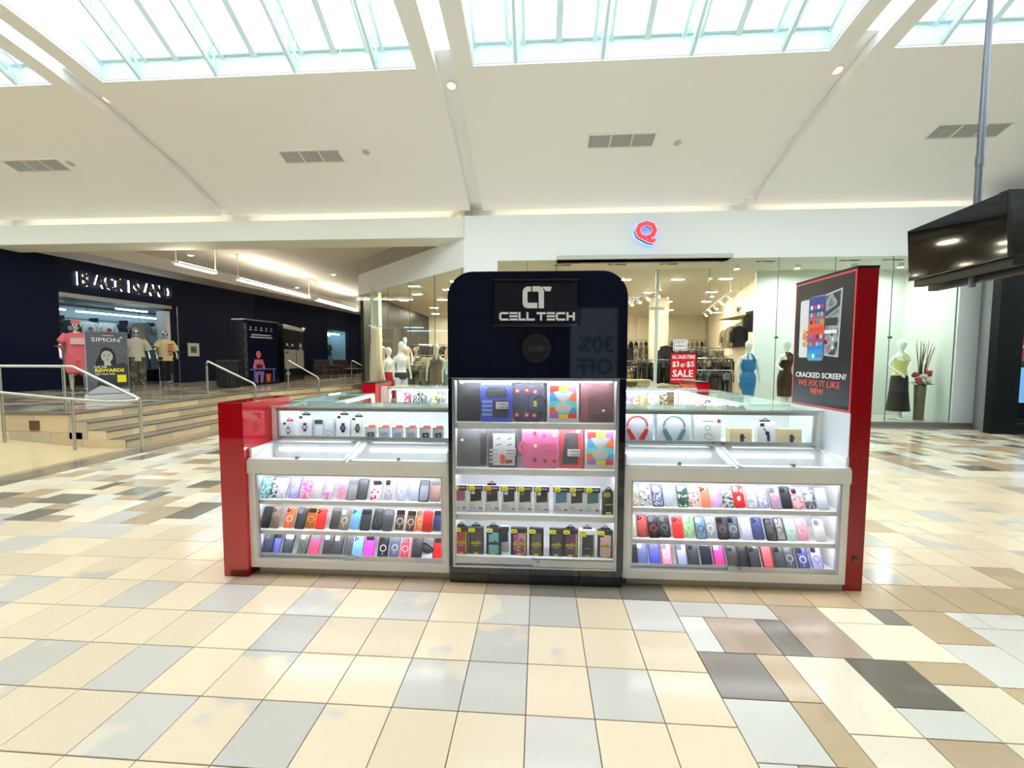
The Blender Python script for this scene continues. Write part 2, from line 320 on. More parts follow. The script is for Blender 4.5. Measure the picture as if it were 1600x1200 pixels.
# ================================================================ CEILING VAULT + SKYLIGHTS
YC, ZC, VA = 4.2, 6.62, 0.0355
def vz(y): return ZC-VA*(y-YC)**2
SLOTS = [-20.95, -14.5, -8.04, -1.57, 4.92, 11.39, 17.86]
YA, YB, YO0, YO1 = -2.0, 10.4, 1.42, 6.98
ceiling = empty('ceiling', label='white vaulted mall ceiling with skylight openings', kind='structure')
def sheet(mb, x0, x1, y0, y1, th, n=10, lift=0.0):
    ys = [y0+(y1-y0)*k/n for k in range(n+1)]
    rings = [[(x0, y, vz(y)+lift), (x1, y, vz(y)+lift), (x1, y, vz(y)+lift+th), (x0, y, vz(y)+lift+th)] for y in ys]
    mb.loft(rings)
panes_m = glass('skylight_glass', (246, 251, 252)); FRM = mat('skylight_frame_white', (212, 232, 234), 0.5)
for k in range(len(SLOTS)-1):
    xa, xb = SLOTS[k]+0.155, SLOTS[k+1]-0.155; m = 0.315
    mb = MB(); sheet(mb, xa, xa+m, YA, YB, 0.16, 20); sheet(mb, xb-m, xb, YA, YB, 0.16, 20)
    sheet(mb, xa+m, xb-m, YO1, YB, 0.16); sheet(mb, xa+m, xb-m, YA, YO0, 0.16)
    mb.build('ceiling_panel', CEIL, ceiling, smooth=True)
    # skylight well curb, trusses, panes
    x0, x1 = xa+m, xb-m
    wnd = empty(f'window_{k+1}', label='roof skylight with white trusses above the vault', kind='structure')
    mb = MB(); zt = 6.68
    for (p, q, r_, s_) in ((x0-0.08, x1+0.08, YO1-0.01, YO1+0.08), (x0-0.08, x1+0.08, YO0-0.08, YO0+0.01)): mb.box(p, q, r_, s_, vz(YO1)+0.03, zt)
    sheet(mb, x0-0.06, x0+0.01, YO0, YO1, 0.34, 12, 0.04); sheet(mb, x1-0.01, x1+0.06, YO0, YO1, 0.34, 12, 0.04); mb.build('curb', FRM, wnd)
    def sl(y): return zt+0.03+(2.0-abs(y-YC)*0.6 if abs(y-YC) < 2.78 else 0.33) - 0.33
    nT = 4
    for t in range(nT):
        X = x0+(x1-x0)*(t+0.5)/nT; mb = MB()
        for (ya, yb) in ((YO1+0.02, YC), (YO0-0.02, YC)):
            for dx in (-0.13, 0.13): mb.tube([(X+dx, ya, sl(ya)-0.06), (X+dx, yb, sl(yb)-0.06)], 0.05, 6)
            mb.tube([(X, ya, sl(ya)-0.32), (X, yb, sl(yb)-0.32)], 0.045, 6)
            for s_ in range(9):
                f0, f1 = s_/9, (s_+1)/9; a, b = ya+(yb-ya)*f0, ya+(yb-ya)*f1
                mb.tube([(X-0.13, a, sl(a)-0.06), (X+0.13, b, sl(b)-0.06)], 0.022, 4); mb.tube([(X, a, sl(a)-0.32), (X+0.13, b, sl(b)-0.06)], 0.022, 4)
        mb.build('truss', FRM, wnd)
    for t in range(5):
        y = (YO1-0.03, 5.9, YC, 2.5, YO0+0.03)[t]
        MB().box(x0-0.05, x1+0.05, y-0.035, y+0.035, sl(y)-0.06, sl(y)).build('purlin', FRM, wnd)
    for t in range(nT+1):
        X = x0+(x1-x0)*t/nT; mb = MB()
        for yb in (YO1, YO0): mb.loft([[(X-0.05, y, sl(y)-0.09), (X+0.05, y, sl(y)-0.09), (X+0.05, y, sl(y)+0.02), (X-0.05, y, sl(y)+0.02)] for y in (yb, YC)])
        mb.build('mullion', FRM, wnd)
    for t in range(nT):
        for (ya, yb) in ((YO1, 5.9), (5.9, YC), (YC, 2.5), (2.5, YO0)):
            X0, X1 = x0+(x1-x0)*t/nT+0.03, x0+(x1-x0)*(t+1)/nT-0.03
            MB().add([(X0, ya, sl(ya)), (X1, ya, sl(ya)), (X1, yb, sl(yb)), (X0, yb, sl(yb))], [(0, 1, 2, 3)]).build('pane', panes_m, wnd, fix=False)
for k, X in enumerate(SLOTS):          # slots between the panels: closed near the walls, glazed strip between
    mb = MB(); sheet(mb, X-0.3, X+0.3, 6.86, YB, 0.03, 10, 0.17); sheet(mb, X-0.3, X+0.3, YA, 1.54, 0.03, 10, 0.17); mb.build('slot_cover', CEIL, ceiling, smooth=True)
    mb = MB(); sheet(mb, X-0.3, X+0.3, 1.54, 6.86, 0.012, 12, 0.2); mb.build('slot_glass', panes_m, ceiling, smooth=True)
dl_m = lamp('warm_downlight', (255, 226, 176), 2.2)
for k, X in enumerate(SLOTS[1:6]):
    y = 7.5; a = math.atan(-2*VA*(y-YC))
    t = empty('downlight', (X, y, vz(y)+0.165), label='small round warm downlight in ceiling slot '+('far left over the stairs hall', 'above the ramp railing on the left', 'nearest above the black tower', 'right of the store letter sign', 'at far right behind the screen pole')[k], cat='downlight', group='downlights in the ceiling slots')
    t.rotation_euler = (a, 0, 0)
    mb = MB(); mb.ell([(0, 0, 0, 0.1, 0.1), (0, 0, -0.02, 0.1, 0.1), (0, 0, -0.02, 0.075, 0.075), (0, 0, 0.0, 0.07, 0.07)], 18, cap=False); mb.build('trim_ring', WHITE, t, smooth=True)
    MB().ell([(0, 0, -0.004, 0.072, 0.072), (0, 0, -0.014, 0.06, 0.06)], 18).build('bulb', dl_m, t)
GR = mat('vent_grille', (186, 188, 190), 0.6)
for k, (xc, yc, nm) in enumerate(((-11.2, 8.78, 'far left'), (-4.85, 8.76, 'left of the tower top'), (1.6, 8.6, 'above the store letter sign'), (8.07, 8.62, 'at the right behind the screen pole'))):
    a = math.atan(-2*VA*(yc-YC)); t = empty('ceiling_vent', (xc, yc, vz(yc)-0.004), label='grey three-section air vent in the vault, '+nm, cat='vent', group='air vents in the vault'); t.rotation_euler = (a, 0, 0)
    mb = MB(); mb.box(-0.63, 0.63, -0.15, 0.15, -0.006, 0.002); mb.build('vent_plate', mat('vent_dark', (140, 142, 144), 0.7), t)
    fr = MB(); fr.box(-0.66, 0.66, -0.18, -0.15, -0.02, 0.0); fr.box(-0.66, 0.66, 0.15, 0.18, -0.02, 0.0)
    for X in (-0.66, -0.225, 0.195, 0.63): fr.box(X, X+0.03, -0.15, 0.15, -0.02, 0.0)
    fr.build('vent_frame', WHITE, t)
    me = None
    for s_ in range(3):
        for l in range(7):
            q = (-0.42+0.42*s_, -0.126+0.042*l, -0.012)
            if me is None: me = MB().add([(-0.19, -0.012, 0.006), (0.19, -0.012, 0.006), (0.19, 0.01, -0.006), (-0.19, 0.01, -0.006), (-0.19, -0.012, 0.009), (0.19, -0.012, 0.009), (0.19, 0.012, -0.004), (-0.19, 0.012, -0.004)], [(0, 1, 2, 3), (4, 7, 6, 5), (0, 4, 5, 1), (2, 6, 7, 3)]).mesh('louvre', [GR])
            put('louvre', me, t, q)
for k, (px, py, nm) in enumerate(((572, 236, 'beside the vent left of tower'), (1058, 222, 'beside the vent over the letter sign'), (125, 252, 'beside the far left vent'))):
    xx, yy = ((-3.63, 8.68), (2.72, 8.69), (-10.35, 8.75))[k]; a = math.atan(-2*VA*(yy-YC))
    t = empty('ceiling_speaker', (xx, yy, vz(yy)), label='round white ceiling speaker '+nm, cat='speaker', group='ceiling speakers'); t.rotation_euler = (a, 0, 0)
    MB().ell([(0, 0, 0, 0.1, 0.1), (0, 0, -0.025, 0.095, 0.095)], 20).build('rim', WHITE, t, smooth=True); MB().ell([(0, 0, -0.024, 0.07, 0.07), (0, 0, -0.03, 0.065, 0.065)], 20).build('grille', mat('speaker_grille', (190, 190, 186), 0.7), t)
for k, px in enumerate((462, 532)):
    p = ray(px, 90); t_ = 5.6/p.y; b = Vector((p.x*t_, 5.6, H+p.z*t_))
    w_ = empty('hanging_wire', b, label='thin hanging wire with a hook below skylight, '+('left' if k == 0 else 'right')+' of the pair', cat='wire', group='wires below the skylight')
    MB().tube([(0, 0, 0.04), (0, 0, 2.2)], 0.004, 5).build('cable', STEEL, w_); MB().ring(0, 0, 0, 0.025, 0.035, 12, d=0.01).build('hook', STEEL, w_)
# ================================================================ WALLS AROUND
YQ = 10.4
fas = MB()
fas.box(-1.05, 10.2, YQ, YQ+0.3, 4.02, 5.13)
fas.prism([(-1.887, YQ), (-1.05, YQ), (-1.05, YQ+0.3), (-1.77, YQ+0.3)], 0, 5.13)
fas.build('wall_store_fascia', mat('fascia_paint', (238, 242, 242), 0.55), kind='structure', label='white store fascia wall above the glass front')
MB().box(0.42, 4.6, YQ-0.1, YQ, 4.02, 4.105).build('trim_1', mat('lintel_grey', (196, 198, 194), 0.5), kind='structure', label='grey projecting lintel over the store entrance')
ch = MB(); CD = Vector((4.683, -4.4)).normalized(); CN = Vector((CD.y, -CD.x)); CO = Vector((-6.57, 14.8))   # chamfered store side: along CD, outward CN (to the viewer's left)
def chp(s, d=0.0): return (CO.x+CD.x*s-CN.x*d*-1, CO.y+CD.y*s-CN.y*d*-1)
ch.prism([chp(0), chp(6.43), chp(6.43, -0.3), chp(0, -0.3)], 3.867, 4.61); ch.build('wall_chamfer_fascia', mat('fascia_paint', (238, 242, 242), 0.55), kind='structure', label='white angled fascia over the angled store glass')
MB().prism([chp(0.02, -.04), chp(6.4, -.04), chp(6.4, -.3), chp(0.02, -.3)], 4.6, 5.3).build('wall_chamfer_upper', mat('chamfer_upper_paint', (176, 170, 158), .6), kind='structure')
MB().box(-21, 18, 10.36, 31, 5.435, 5.5).box(-21, 18, -2.6, -1.95, 5.42, 5.5).build('ceiling_sky_block', WHITE, kind='structure')  # unseen slabs added to keep sky light from leaking through the gaps
MB().box(-21, -1.88, YQ, YQ+0.78, 4.61, 4.985).box(-21, -1.7, YQ+0.06, YQ+0.78, 4.98, 5.13).build('wall_beam', mat('beam_paint', (238, 238, 230), 0.6), kind='structure', label='long white beam over the corridor entrance')
MB().box(-21, 18, YQ+0.42, YQ+0.6, 5.0, 5.44).build('wall_cove_back', CEIL, kind='structure')
cove_m = lamp('cove_tube', (255, 244, 214), 26.0)
for k in range(6):
  x0, x1 = SLOTS[k]+0.3, SLOTS[k+1]-0.3
  for yc_, nm_ in ((YQ+0.15, 'front'), (YA-0.15, 'unseen added rear')):  # rear row is out of view, added to brighten the vault
    t = empty('cove_lamp', ((x0+x1)/2, yc_, 5.131), label='warm tube lamp in the '+nm_+' cove, vault bay '+ORD[k]+' from left', cat='lamp', group='cove lamps under the vault')
    MB().tube([(-(x1-x0)/2, 0, 0.011), ((x1-x0)/2, 0, 0.011)], 0.006, 8).build('tube', cove_m, t); MB().box(-(x1-x0)/2, (x1-x0)/2, -0.02, 0.02, 0.0, 0.005).build('batten', WHITE, t)
# hall behind the camera and the two ends
MB().box(-21, 18, -2.4, -2.2, 0, 4.0).build('wall_back', mat('dark_shopfront', (26, 28, 36), 0.4), kind='structure')
MB().box(-21, 18, -2.6, -2.0, 4.0, 5.13).build('wall_back_fascia', WHITE, kind='structure'); MB().box(-21, 18, -2.6, -2.5, 5.13, 5.43).build('wall_back_cove', WHITE, kind='structure')
MB().box(-21.2, -21, -2.4, 30, 0, 7).build('wall_left_end', WHITE, kind='structure'); MB().box(18, 18.2, -2.4, 11, 0, 7).build('wall_right_end', WHITE, kind='structure')
# ================================================================ RAISED PLATFORM, STEPS, RAMP, CORRIDOR
ZP = 0.6
def brick_mat(name, cols, sx, sy, rough=0.14, rot=0.0):
    m = bpy.data.materials.new(name); m.use_nodes = True; nt = m.node_tree; b = nt.nodes['Principled BSDF']; L = nt.links.new
    tc = nt.nodes.new('ShaderNodeTexCoord'); mp = nt.nodes.new('ShaderNodeMapping'); mp.inputs['Rotation'].default_value = (0, 0, rot); L(tc.outputs['Object'], mp.inputs[0])
    v = nt.nodes.new('ShaderNodeTexBrick'); v.inputs['Scale'].default_value = 1.0; v.inputs['Brick Width'].default_value = sx; v.inputs['Row Height'].default_value = sy; v.inputs['Mortar Size'].default_value = 0.004
    v.inputs['Color1'].default_value = (0, 0, 0, 1); v.inputs['Color2'].default_value = (1, 1, 1, 1); v.inputs['Mortar'].default_value = (0.3, 0.3, 0.3, 1); L(mp.outputs[0], v.inputs[0])
    rp = nt.nodes.new('ShaderNodeValToRGB'); rp.color_ramp.interpolation = 'CONSTANT'; e = rp.color_ramp.elements
    while len(e) < len(cols): e.new(0.5)
    for i, c in enumerate(cols): e[i].position = i/len(cols); e[i].color = lin(c)+(1,)
    L(v.outputs['Color'], rp.inputs[0]); L(rp.outputs[0], b.inputs['Base Color']); b.inputs['Roughness'].default_value = rough; return m
plat_m = brick_mat('platform_stone', [(190, 176, 150), (150, 142, 128), (206, 192, 162), (130, 126, 118), (214, 204, 176)], 0.61, 0.305, 0.12)
def edge(d): return [(-8.25+d, 6.7), (-8.25+d, 11.5-0.17*d), (-6.35+d*1.06, 16.8), (-6.35+d*1.06, 30)]
plat = MB().prism([(-20.9, 6.7)]+edge(0)+[(-20.9, 30)], -0.1, ZP).build('floor_platform', plat_m, kind='structure', label='raised polished stone platform reached by the steps')
step_m = mat('step_limestone', (206, 184, 148), 0.3, noise=0.08, nscale=6); nos_m = mat('step_nosing', (120, 114, 104), 0.35)
stair = empty('stairs', kind='structure', label='limestone steps up to the raised platform')
CLAD = [mat('clad_%d' % i, c, 0.3, noise=0.06, nscale=7) for i, c in enumerate([(222, 200, 164), (208, 188, 156), (198, 184, 160), (230, 210, 174)])]
for k in (1, 2, 3):
    d = 0.35*(4-k)
    MB().prism([(-9.5, 6.7)]+edge(d)[:3]+[(-9.5, 16.8)], 0.15*(k-1)-(0.1 if k == 1 else 0), 0.15*k-0.012).build('step', step_m, stair)
for k in (1, 2, 3, 4):
    d = 0.35*(4-k); e0 = edge(d)[:3]; zt = 0.15*k
    outer = edge(d+0.02)[:3]
    MB().prism([(p[0]-0.30, p[1]) for p in e0[::-1]]+[(e0[0][0]-0.30, e0[0][1]-0.012)]+[(outer[0][0], outer[0][1]-0.012)]+list(outer[1:]), zt-0.025, zt+(0.001 if k == 4 else 0.0)).build('tread_nosing', nos_m, stair)
    y = 6.7; n = 0
    while y < 11.3:
        w = 0.46; MB().box(e0[0][0]-0.001, e0[0][0]+0.008, y+0.002, min(y+w, 11.45)-0.002, zt-0.148, zt-0.026).build('tile', CLAD[(n*3+k*2) % 4], stair); y += w; n += 1
    mx = e0[2][0]-e0[1][0]; my = e0[2][1]-e0[1][1]; ln = math.hypot(mx, my); q = 0.0
    while q < ln-0.3:
        a, b = q/ln, min(q+0.46, ln)/ln; p0, p1 = (e0[1][0]+mx*a, e0[1][1]+my*a), (e0[1][0]+mx*b-mx/ln*0.004, e0[1][1]+my*b-my/ln*0.004)
        MB().prism([p0, (p0[0]+0.012, p0[1]), (p1[0]+0.012, p1[1]), p1], zt-0.148, zt-0.026).build('tile', CLAD[n % 4], stair); q += 0.46; n += 1
# front wall of the platform (behind the ramp) clad with slabs
wfp = MB().box(-20.9, -7.2, 6.7, 6.75, -0.1, 0.14).build('wall_platform_front', step_m, kind='structure')
n = 0
for (x0, x1, z0, z1) in [(-8.0, -7.2, 0, .148), (-8.6, -8.0, 0, .27), (-9.4, -8.6, 0.0, .27), (-10.2, -9.4, 0, .27), (-11.0, -10.2, 0, .27), (-11.8, -11, 0, .27), (-8.25, -7.9, .15, .448), (-7.9, -7.55, .15, .298), (-8.9, -8.25, .275, .575), (-9.7, -8.9, .275, .575), (-10.5, -9.7, .275, .575), (-11.3, -10.5, .275, .575), (-12.1, -11.3, .275, .575)]:
    MB().box(x0+0.003, x1-0.003, 6.685, 6.7, z0, z1).build('slab', CLAD[n % 4], wfp); n += 1
MB().box(-20.9, -8.25, 6.67, 6.95, 0.577, ZP+0.002).build('trim_2', nos_m, kind='structure')
MB().box(-8.98, -8.80, 6.668, 6.684, 0.30, 0.47).build('stair_light', mat('stair_light_recess', (92, 66, 44), 0.5), label='small square bronze step light set in the platform front wall', cat='step light')
ramp_m = mat('ramp_stone', (214, 192, 150), 0.14, noise=0.05, nscale=3)
MB().prism([(-20.9, -0.1), (-7.2, -0.1), (-7.2, 0.0), (-7.9, 0.004), (-12.5, 0.38), (-20.9, 0.6)], 6.68, 4.9, 'y').build('floor_ramp', ramp_m, kind='structure', label='beige stone ramp rising to the left beside the railing')
MB().box(-20.9, -7.2, -2.2, 4.9, -0.1, 0.0).build('floor_left', ramp_m, kind='structure')
# steel railings
def rail(name, label, tubes, group='steel railings by the steps'):
    t = empty(name, tubes[0][1][0], label=label, cat='railing', group=group); o = Vector(tubes[0][1][0])
    for nm, pts in tubes: MB().tube([Vector(p)-o for p in pts], 0.024 if nm == 'post' else 0.026, 10).build(nm, STEEL, t, smooth=True)
    return t
def bend(a, b, c, r=0.09, n=5):
    a, b, c = Vector(a), Vector(b), Vector(c); p, q = b+(a-b).normalized()*r, b+(c-b).normalized()*r
    return [p*(1-t)**2+b*2*t*(1-t)+q*t*t for t in [k/n for k in range(n+1)]]
zr = ZP+0.83
rail('railing', 'long steel handrail on platform edge sloping down beside the steps', [('post', [(-8.5, 6.86, ZP), (-8.5, 6.86, zr)]), ('post', [(-9.75, 6.86, ZP), (-9.75, 6.86, zr)]), ('post', [(-11.1, 6.86, ZP), (-11.1, 6.86, zr)]),
      ('handrail', [(-13, 6.86, zr)]+bend((-13, 6.86, zr), (-8.3, 6.86, zr), (-6.9, 6.6, 0.88))+bend((-8.3, 6.86, zr), (-6.75, 6.56, 0.88), (-7.1, 6.53, 0.86), 0.06)), ('post', [(-6.72, 6.52, 0.0), (-6.72, 6.52, 0.87)])])
rail('railing', 'lower steel handrail with posts standing on the ramp at left', [('post', [(-7.93, 6.5, 0.0), (-7.93, 6.5, 0.875)]), ('post', [(-9.23, 6.5, 0.1), (-9.23, 6.5, 0.985)]), ('post', [(-10.6, 6.5, 0.2), (-10.6, 6.5, 1.1)]),
      ('handrail', [(-13, 6.5, 1.29), (-7.93, 6.5, 0.876), (-7.3, 6.5, 0.84), (-6.95, 6.5, 0.85), (-6.73, 6.52, 0.87)])])
for k, (X, Y) in enumerate(((-8.4, 9.95), (-8.75, 13.9), (-7.9, 17.0))):
    x2, y2 = (X+1.25, Y+0.02) if k == 0 else (X+1.3, Y-0.35)
    rail('railing', ('steel stair handrail in the middle of the steps', 'steel stair handrail further back beside the poster stand', 'steel stair handrail at far end near the angled glass')[k],
         [('post', [(X, Y, ZP), (X, Y, ZP+0.8)]), ('handrail', bend((X, Y, ZP+0.7), (X, Y, ZP+0.92), (x2, y2, 0.92))+bend((X, Y, ZP+0.92), (x2, y2, 0.93), (x2, y2, 0.3))), ('post', [(x2, y2, 0.0), (x2, y2, 0.86)])])
# corridor ceiling and bulkhead
cc = mat('corridor_ceiling', (214, 208, 198), 0.7)
MB().prism([(-20.9, 11.18), (-1.7, 11.18), (-6.57, 15.7), (-6.57, 31), (-20.9, 31)], 5.1, 5.25).build('ceiling_corridor', cc, kind='structure', label='grey ceiling of the side corridor')
WA = math.radians(82.93); WO = Vector((-15.1, 10, 0)); WD = Vector((math.cos(WA), math.sin(WA), 0)); WN = Vector((WD.y, -WD.x, 0))
def wp(s, d, z=0.0): return WO+WD*s+WN*d+Vector((0, 0, z))
bh = MB(); bh.prism([tuple(wp(.55, -0.2)[:2]), tuple(wp(.75, 1.35)[:2]), tuple(wp(22, 1.35)[:2]), tuple(wp(22, -0.2)[:2])], 4.7, 5.1); bh.build('ceiling_bulkhead', mat('bulkhead_paint', (206, 200, 192), 0.7), kind='structure')
# pieces of the dark corridor wall, in wall coordinates (s along, z up)
navy = mat('navy_wall_paint', (7, 18, 46), 0.5, spec=.12); charc = mat('charcoal_wall_paint', (26, 30, 50), 0.6, spec=.12)
def wallpiece(name, s0, s1, z0, z1, m, d0=-0.25, d1=0.0, **kw):
    return MB().prism([tuple(wp(s0, d1)[:2]), tuple(wp(s1, d1)[:2]), tuple(wp(s1, d0)[:2]), tuple(wp(s0, d0)[:2])], z0, z1).build(name, m, **kw)
wallpiece('wall_left', .5, 2.0, ZP, 4.72, navy, kind='structure', label='dark navy corridor wall left of the clothing shop')
wallpiece('wall_shop_header', 2.0, 5.86, 3.62, 4.72, charc, kind='structure', label='charcoal header wall above the clothing shop opening')
wallpiece('wall_corridor', 5.4, 9.6, ZP, 4.72, charc, d1=-0.002, kind='structure', label='charcoal wall right of the clothing shop')
wallpiece('wall_corridor_far', 9.6, 15.3, ZP, 4.72, mat('deep_navy_wall', (7, 12, 36), 0.6, spec=.12), kind='structure'); wallpiece('wall_corridor_end', 17.6, 22, ZP, 4.72, charc, kind='structure')
wallpiece('wall_window_header', 15.3, 17.6, 3.4, 4.72, charc, kind='structure'); wallpiece('wall_window_sill', 15.3, 17.6, ZP, 0.95, charc, kind='structure')
wallpiece('trim_3', 2.0, 5.5, 3.5, 3.62, mat('shutter_rail', (150, 150, 150), 0.4, 0.6), -0.2, 0.03, kind='structure'); wallpiece('trim_4', 5.24, 5.42, ZP, 3.4, mat('white_jamb', (220, 222, 226), 0.5), -0.4, 0.015, kind='structure')
wallpiece('trim_5', 5.70, 5.73, ZP, 3.62, ALU, 0.0, 0.02, kind='structure')
MB().box(-20.9, -6.4, 29.6, 29.8, 0, 5.2).build('wall_corridor_back', navy, kind='structure')
MB().box(-6.57, -6.45, 14.95, 30, 0, 5.2).build('wall_corridor_right', mat('dark_side_wall', (40, 40, 46), 0.4), kind='structure')
# ================================================================ CLOTHING STORE BEHIND THE KIOSK
mint = mat('pale_mint_wall', (238, 243, 238), 0.7); creamw = mat('cream_store_wall', (240, 232, 214), 0.7); sceil = mat('store_ceiling', (236, 234, 226), 0.7)
MB().prism([(-6.45, 14.9), (-1.85, 10.72), (10.0, 10.72), (10.0, 12.1), (6.3, 12.1), (9.5, 24), (-6.45, 24)], 4.02, 4.1).prism([(0.42, 10.4), (4.6, 10.4), (4.6, 10.8), (0.42, 10.8)], 4.02, 4.1).build('ceiling_store', sceil, kind='structure', label='cream ceiling inside the clothing store')
MB().box(-6.45, 9.6, 24, 24.2, 0, 4.1).build('wall_store_back', creamw, kind='structure')
MB().prism([(6.2, 12.0), (6.35, 12.0), (9.6, 24), (9.45, 24)], 0, 4.1).build('wall_store_right', creamw, kind='structure', label='cream store wall with clothes racks')
MB().box(5.98, 9.95, 11.95, 12.05, 0, 4.1).build('wall_display_back', mint, kind='structure', label='pale mint back wall of the window display'); MB().box(9.86, 9.95, 10.45, 11.95, 0, 4.1).build('wall_display_side', mint, kind='structure')
MB().prism([(-6.45, 15.1), (-1.8, 10.75), (10, 10.75), (10, 24), (-6.45, 24)], -0.01, 0.012).build('floor_store', brick_mat('store_floor', [(150, 130, 104), (168, 148, 120), (140, 120, 98)], 0.6, 0.6, 0.25), kind='structure')
MB().box(4.6, 9.86, 10.42, 11.95, 0.012, 0.09).build('floor_display', mat('display_floor', (206, 204, 196), 0.3), kind='structure')
gran = mat('granite_curb', (128, 126, 120), 0.3, noise=0.25, nscale=60)
MB().box(4.6, 9.78, YQ-0.02, YQ+0.08, 0, 0.1).build('baseboard_store', gran, kind='structure')
MB().box(9.78, 10.25, YQ-0.02, YQ+0.4, 0.1, 4.05).build('wall_column', mat('column_paint', (232, 238, 238), 0.5, noise=0.02, nscale=3), kind='structure', label='white column at the right end of the glass front'); MB().box(9.78, 10.3, YQ-0.03, YQ+0.4, 0, 0.1).build('baseboard_column', gran, kind='structure')
gedge = mat('glass_edge', (70, 92, 84), 0.3)
win = empty('window_7', label='tall frameless glass storefront with clamps', kind='structure')
def pane(x0, x1, z0, z1, y, parent, pts=None):
    MB().box(x0, x1, y, y+0.012, z0, z1).build('pane', GLST, parent, fix=False)
    MB().box(x1-0.006, x1+0.006, y-0.001, y+0.013, z0, z1).build('pane_edge', gedge, parent)
for x0, x1 in ((4.62, 5.72), (5.74, 7.02), (7.04, 8.32), (8.34, 9.77)): pane(x0, x1, 0.1, 4.02, YQ+0.03, win)
for x0, x1 in ((-1.05, -0.3), (-0.28, 0.42)): pane(x0, x1, 0.05, 4.02, YQ+0.03, win)
for x in (5.73, 7.03, 8.33):
    mb = MB(); mb.tube([(x, YQ+0.0, 2.12), (x, YQ+0.07, 2.12)], 0.028, 12); mb.build('clamp', DARKG, win)
win8 = empty('window_8', label='recessed glass entrance of the store', kind='structure')
for x0, x1 in ((0.44, 1.45), (1.47, 3.18), (3.22, 4.58)): pane(x0, x1, 0.02, 4.02, 11.6, win8)
MB().box(4.59, 4.605, YQ+0.05, 11.6, 0.02, 4.02).build('pane', GLST, win8); MB().box(0.42, 0.435, YQ+0.05, 11.6, 0.02, 4.02).build('pane', GLST, win8)
MB().box(3.16, 3.24, 11.58, 11.63, 0.02, 4.02).build('mullion', mat('pale_mullion', (206, 214, 206), 0.4), win8)
text('lettering', '075', mat('vinyl_white', (255, 255, 255), .5), win8, 2.40, 2.74, 3.10, 3.29, 11.59, 0.03)
MB().box(3.0, 3.4, 11.55, 11.66, 2.94, 3.0).build('door_closer', mat('pale_closer', (190, 186, 176), 0.5), win8)
win9 = empty('window_9', (CO.x, CO.y, 0), math.atan2(CD.y, CD.x), label='angled glass side of the store', kind='structure')
for s0, s1 in ((0.0, 1.06), (1.08, 2.38), (2.4, 3.78), (3.8, 5.13), (5.15, 6.4)):
    MB().box(s0, s1-0.012, -0.04, -0.028, 0.05, 3.867).build('pane', GLST, win9, fix=False); MB().box(s1-0.012, s1, -0.041, -0.027, 0.05, 3.867).build('pane_edge', gedge, win9)
MB().prism([(-6.6, 14.95), (-6.45, 14.95), (-6.45, 16.0), (-6.6, 16.0)], 0, 3.9).build('pane', GLST, None, kind='structure', label='glass return pane at the far store corner').name = 'window_10'
# letter sign
sq = empty('letter_sign', (2.53, YQ-0.14, 4.62), label='red letter Q sign with white edge and blue glow on the fascia', cat='sign')
text('letter_back', 'Q', lamp('sign_blue_glow', (120, 160, 255), 3.0), sq, -0.27, 0.28, -0.29, 0.28, 0.11, 0.03, 0.01)
text('letter_shell', 'Q', mat('sign_side_blue', (58, 74, 120), 0.4), sq, -0.27, 0.28, -0.29, 0.28, 0.085, 0.055, 0.09); text('letter_edge', 'Q', mat('sign_white', (248, 248, 248), 0.4, emit=(255, 255, 255), es=0.5), sq, -0.262, 0.278, -0.28, 0.275, 0.0, 0.055, 0.012); text('letter_face', 'Q', mat('sign_red', (226, 40, 56), 0.3, emit=(226, 40, 56), es=0.5), sq, -0.25, 0.266, -0.268, 0.263, -0.012, 0.04, 0.01)
# lamps in the store ceiling
sd_m = lamp('store_lamp', (255, 240, 214), 400.0); slot_dark = mat('slot_dark', (52, 50, 46), 0.6)
k = 0
for (x, y, nm) in ((-2.6, 13.0, 'first row from the glass, first from left'), (-1.6, 13.0, 'first row from the glass, second from left'), (1.2, 13.0, 'first row from the glass, third from left'), (2.6, 13.0, 'first row from the glass, fourth from left'), (4.2, 13.0, 'first row from the glass, fifth from left'), (5.6, 13.0, 'first row from the glass, sixth from left'), (-4.2, 13.8, 'second row from the glass, first from left'), (-3.2, 14.5, 'third row from the glass, first from left'), (-2.2, 14.5, 'third row from the glass, second from left'), (-4.6, 15.5, 'fourth row from the glass, first from left'), (-1.5, 15.5, 'fourth row from the glass, second from left'), (2.0, 15.5, 'fourth row from the glass, third from left'), (4.0, 15.5, 'fourth row from the glass, fourth from left'), (6.2, 15.5, 'fourth row from the glass, fifth from left'), (-5.6, 17.0, 'fifth row from the glass, first from left'), (-4.0, 17.0, 'fifth row from the glass, second from left'), (-3, 18, 'sixth row from the glass, first from left'), (0, 18, 'sixth row from the glass, second from left'), (3.0, 18, 'sixth row from the glass, third from left'), (5.4, 18, 'sixth row from the glass, fourth from left'), (7.0, 18, 'sixth row from the glass, fifth from left'), (-5, 19.6, 'seventh row from the glass, first from left'), (-3.6, 21, 'eighth row from the glass, first from left'), (3.6, 21, 'eighth row from the glass, second from left'), (6.4, 21, 'eighth row from the glass, third from left'), (-5.6, 22.2, 'ninth row from the glass, first from left'), (-2.5, 22.2, 'ninth row from the glass, second from left'), (0, 22.2, 'ninth row from the glass, third from left')):  # several left-hand ones are added to brighten the room behind the angled glass
    t = empty('store_downlight', (x, y, 4.02), label='rectangular store downlight, '+nm, cat='downlight', group='rectangular downlights in the store ceiling')
    MB().box(-0.2, 0.2, -0.09, 0.09, -0.012, 0.0).build('trim_plate', WHITE, t); MB().box(-0.17, 0.17, -0.06, 0.06, -0.016, -0.011).build('lens', sd_m, t); k += 1
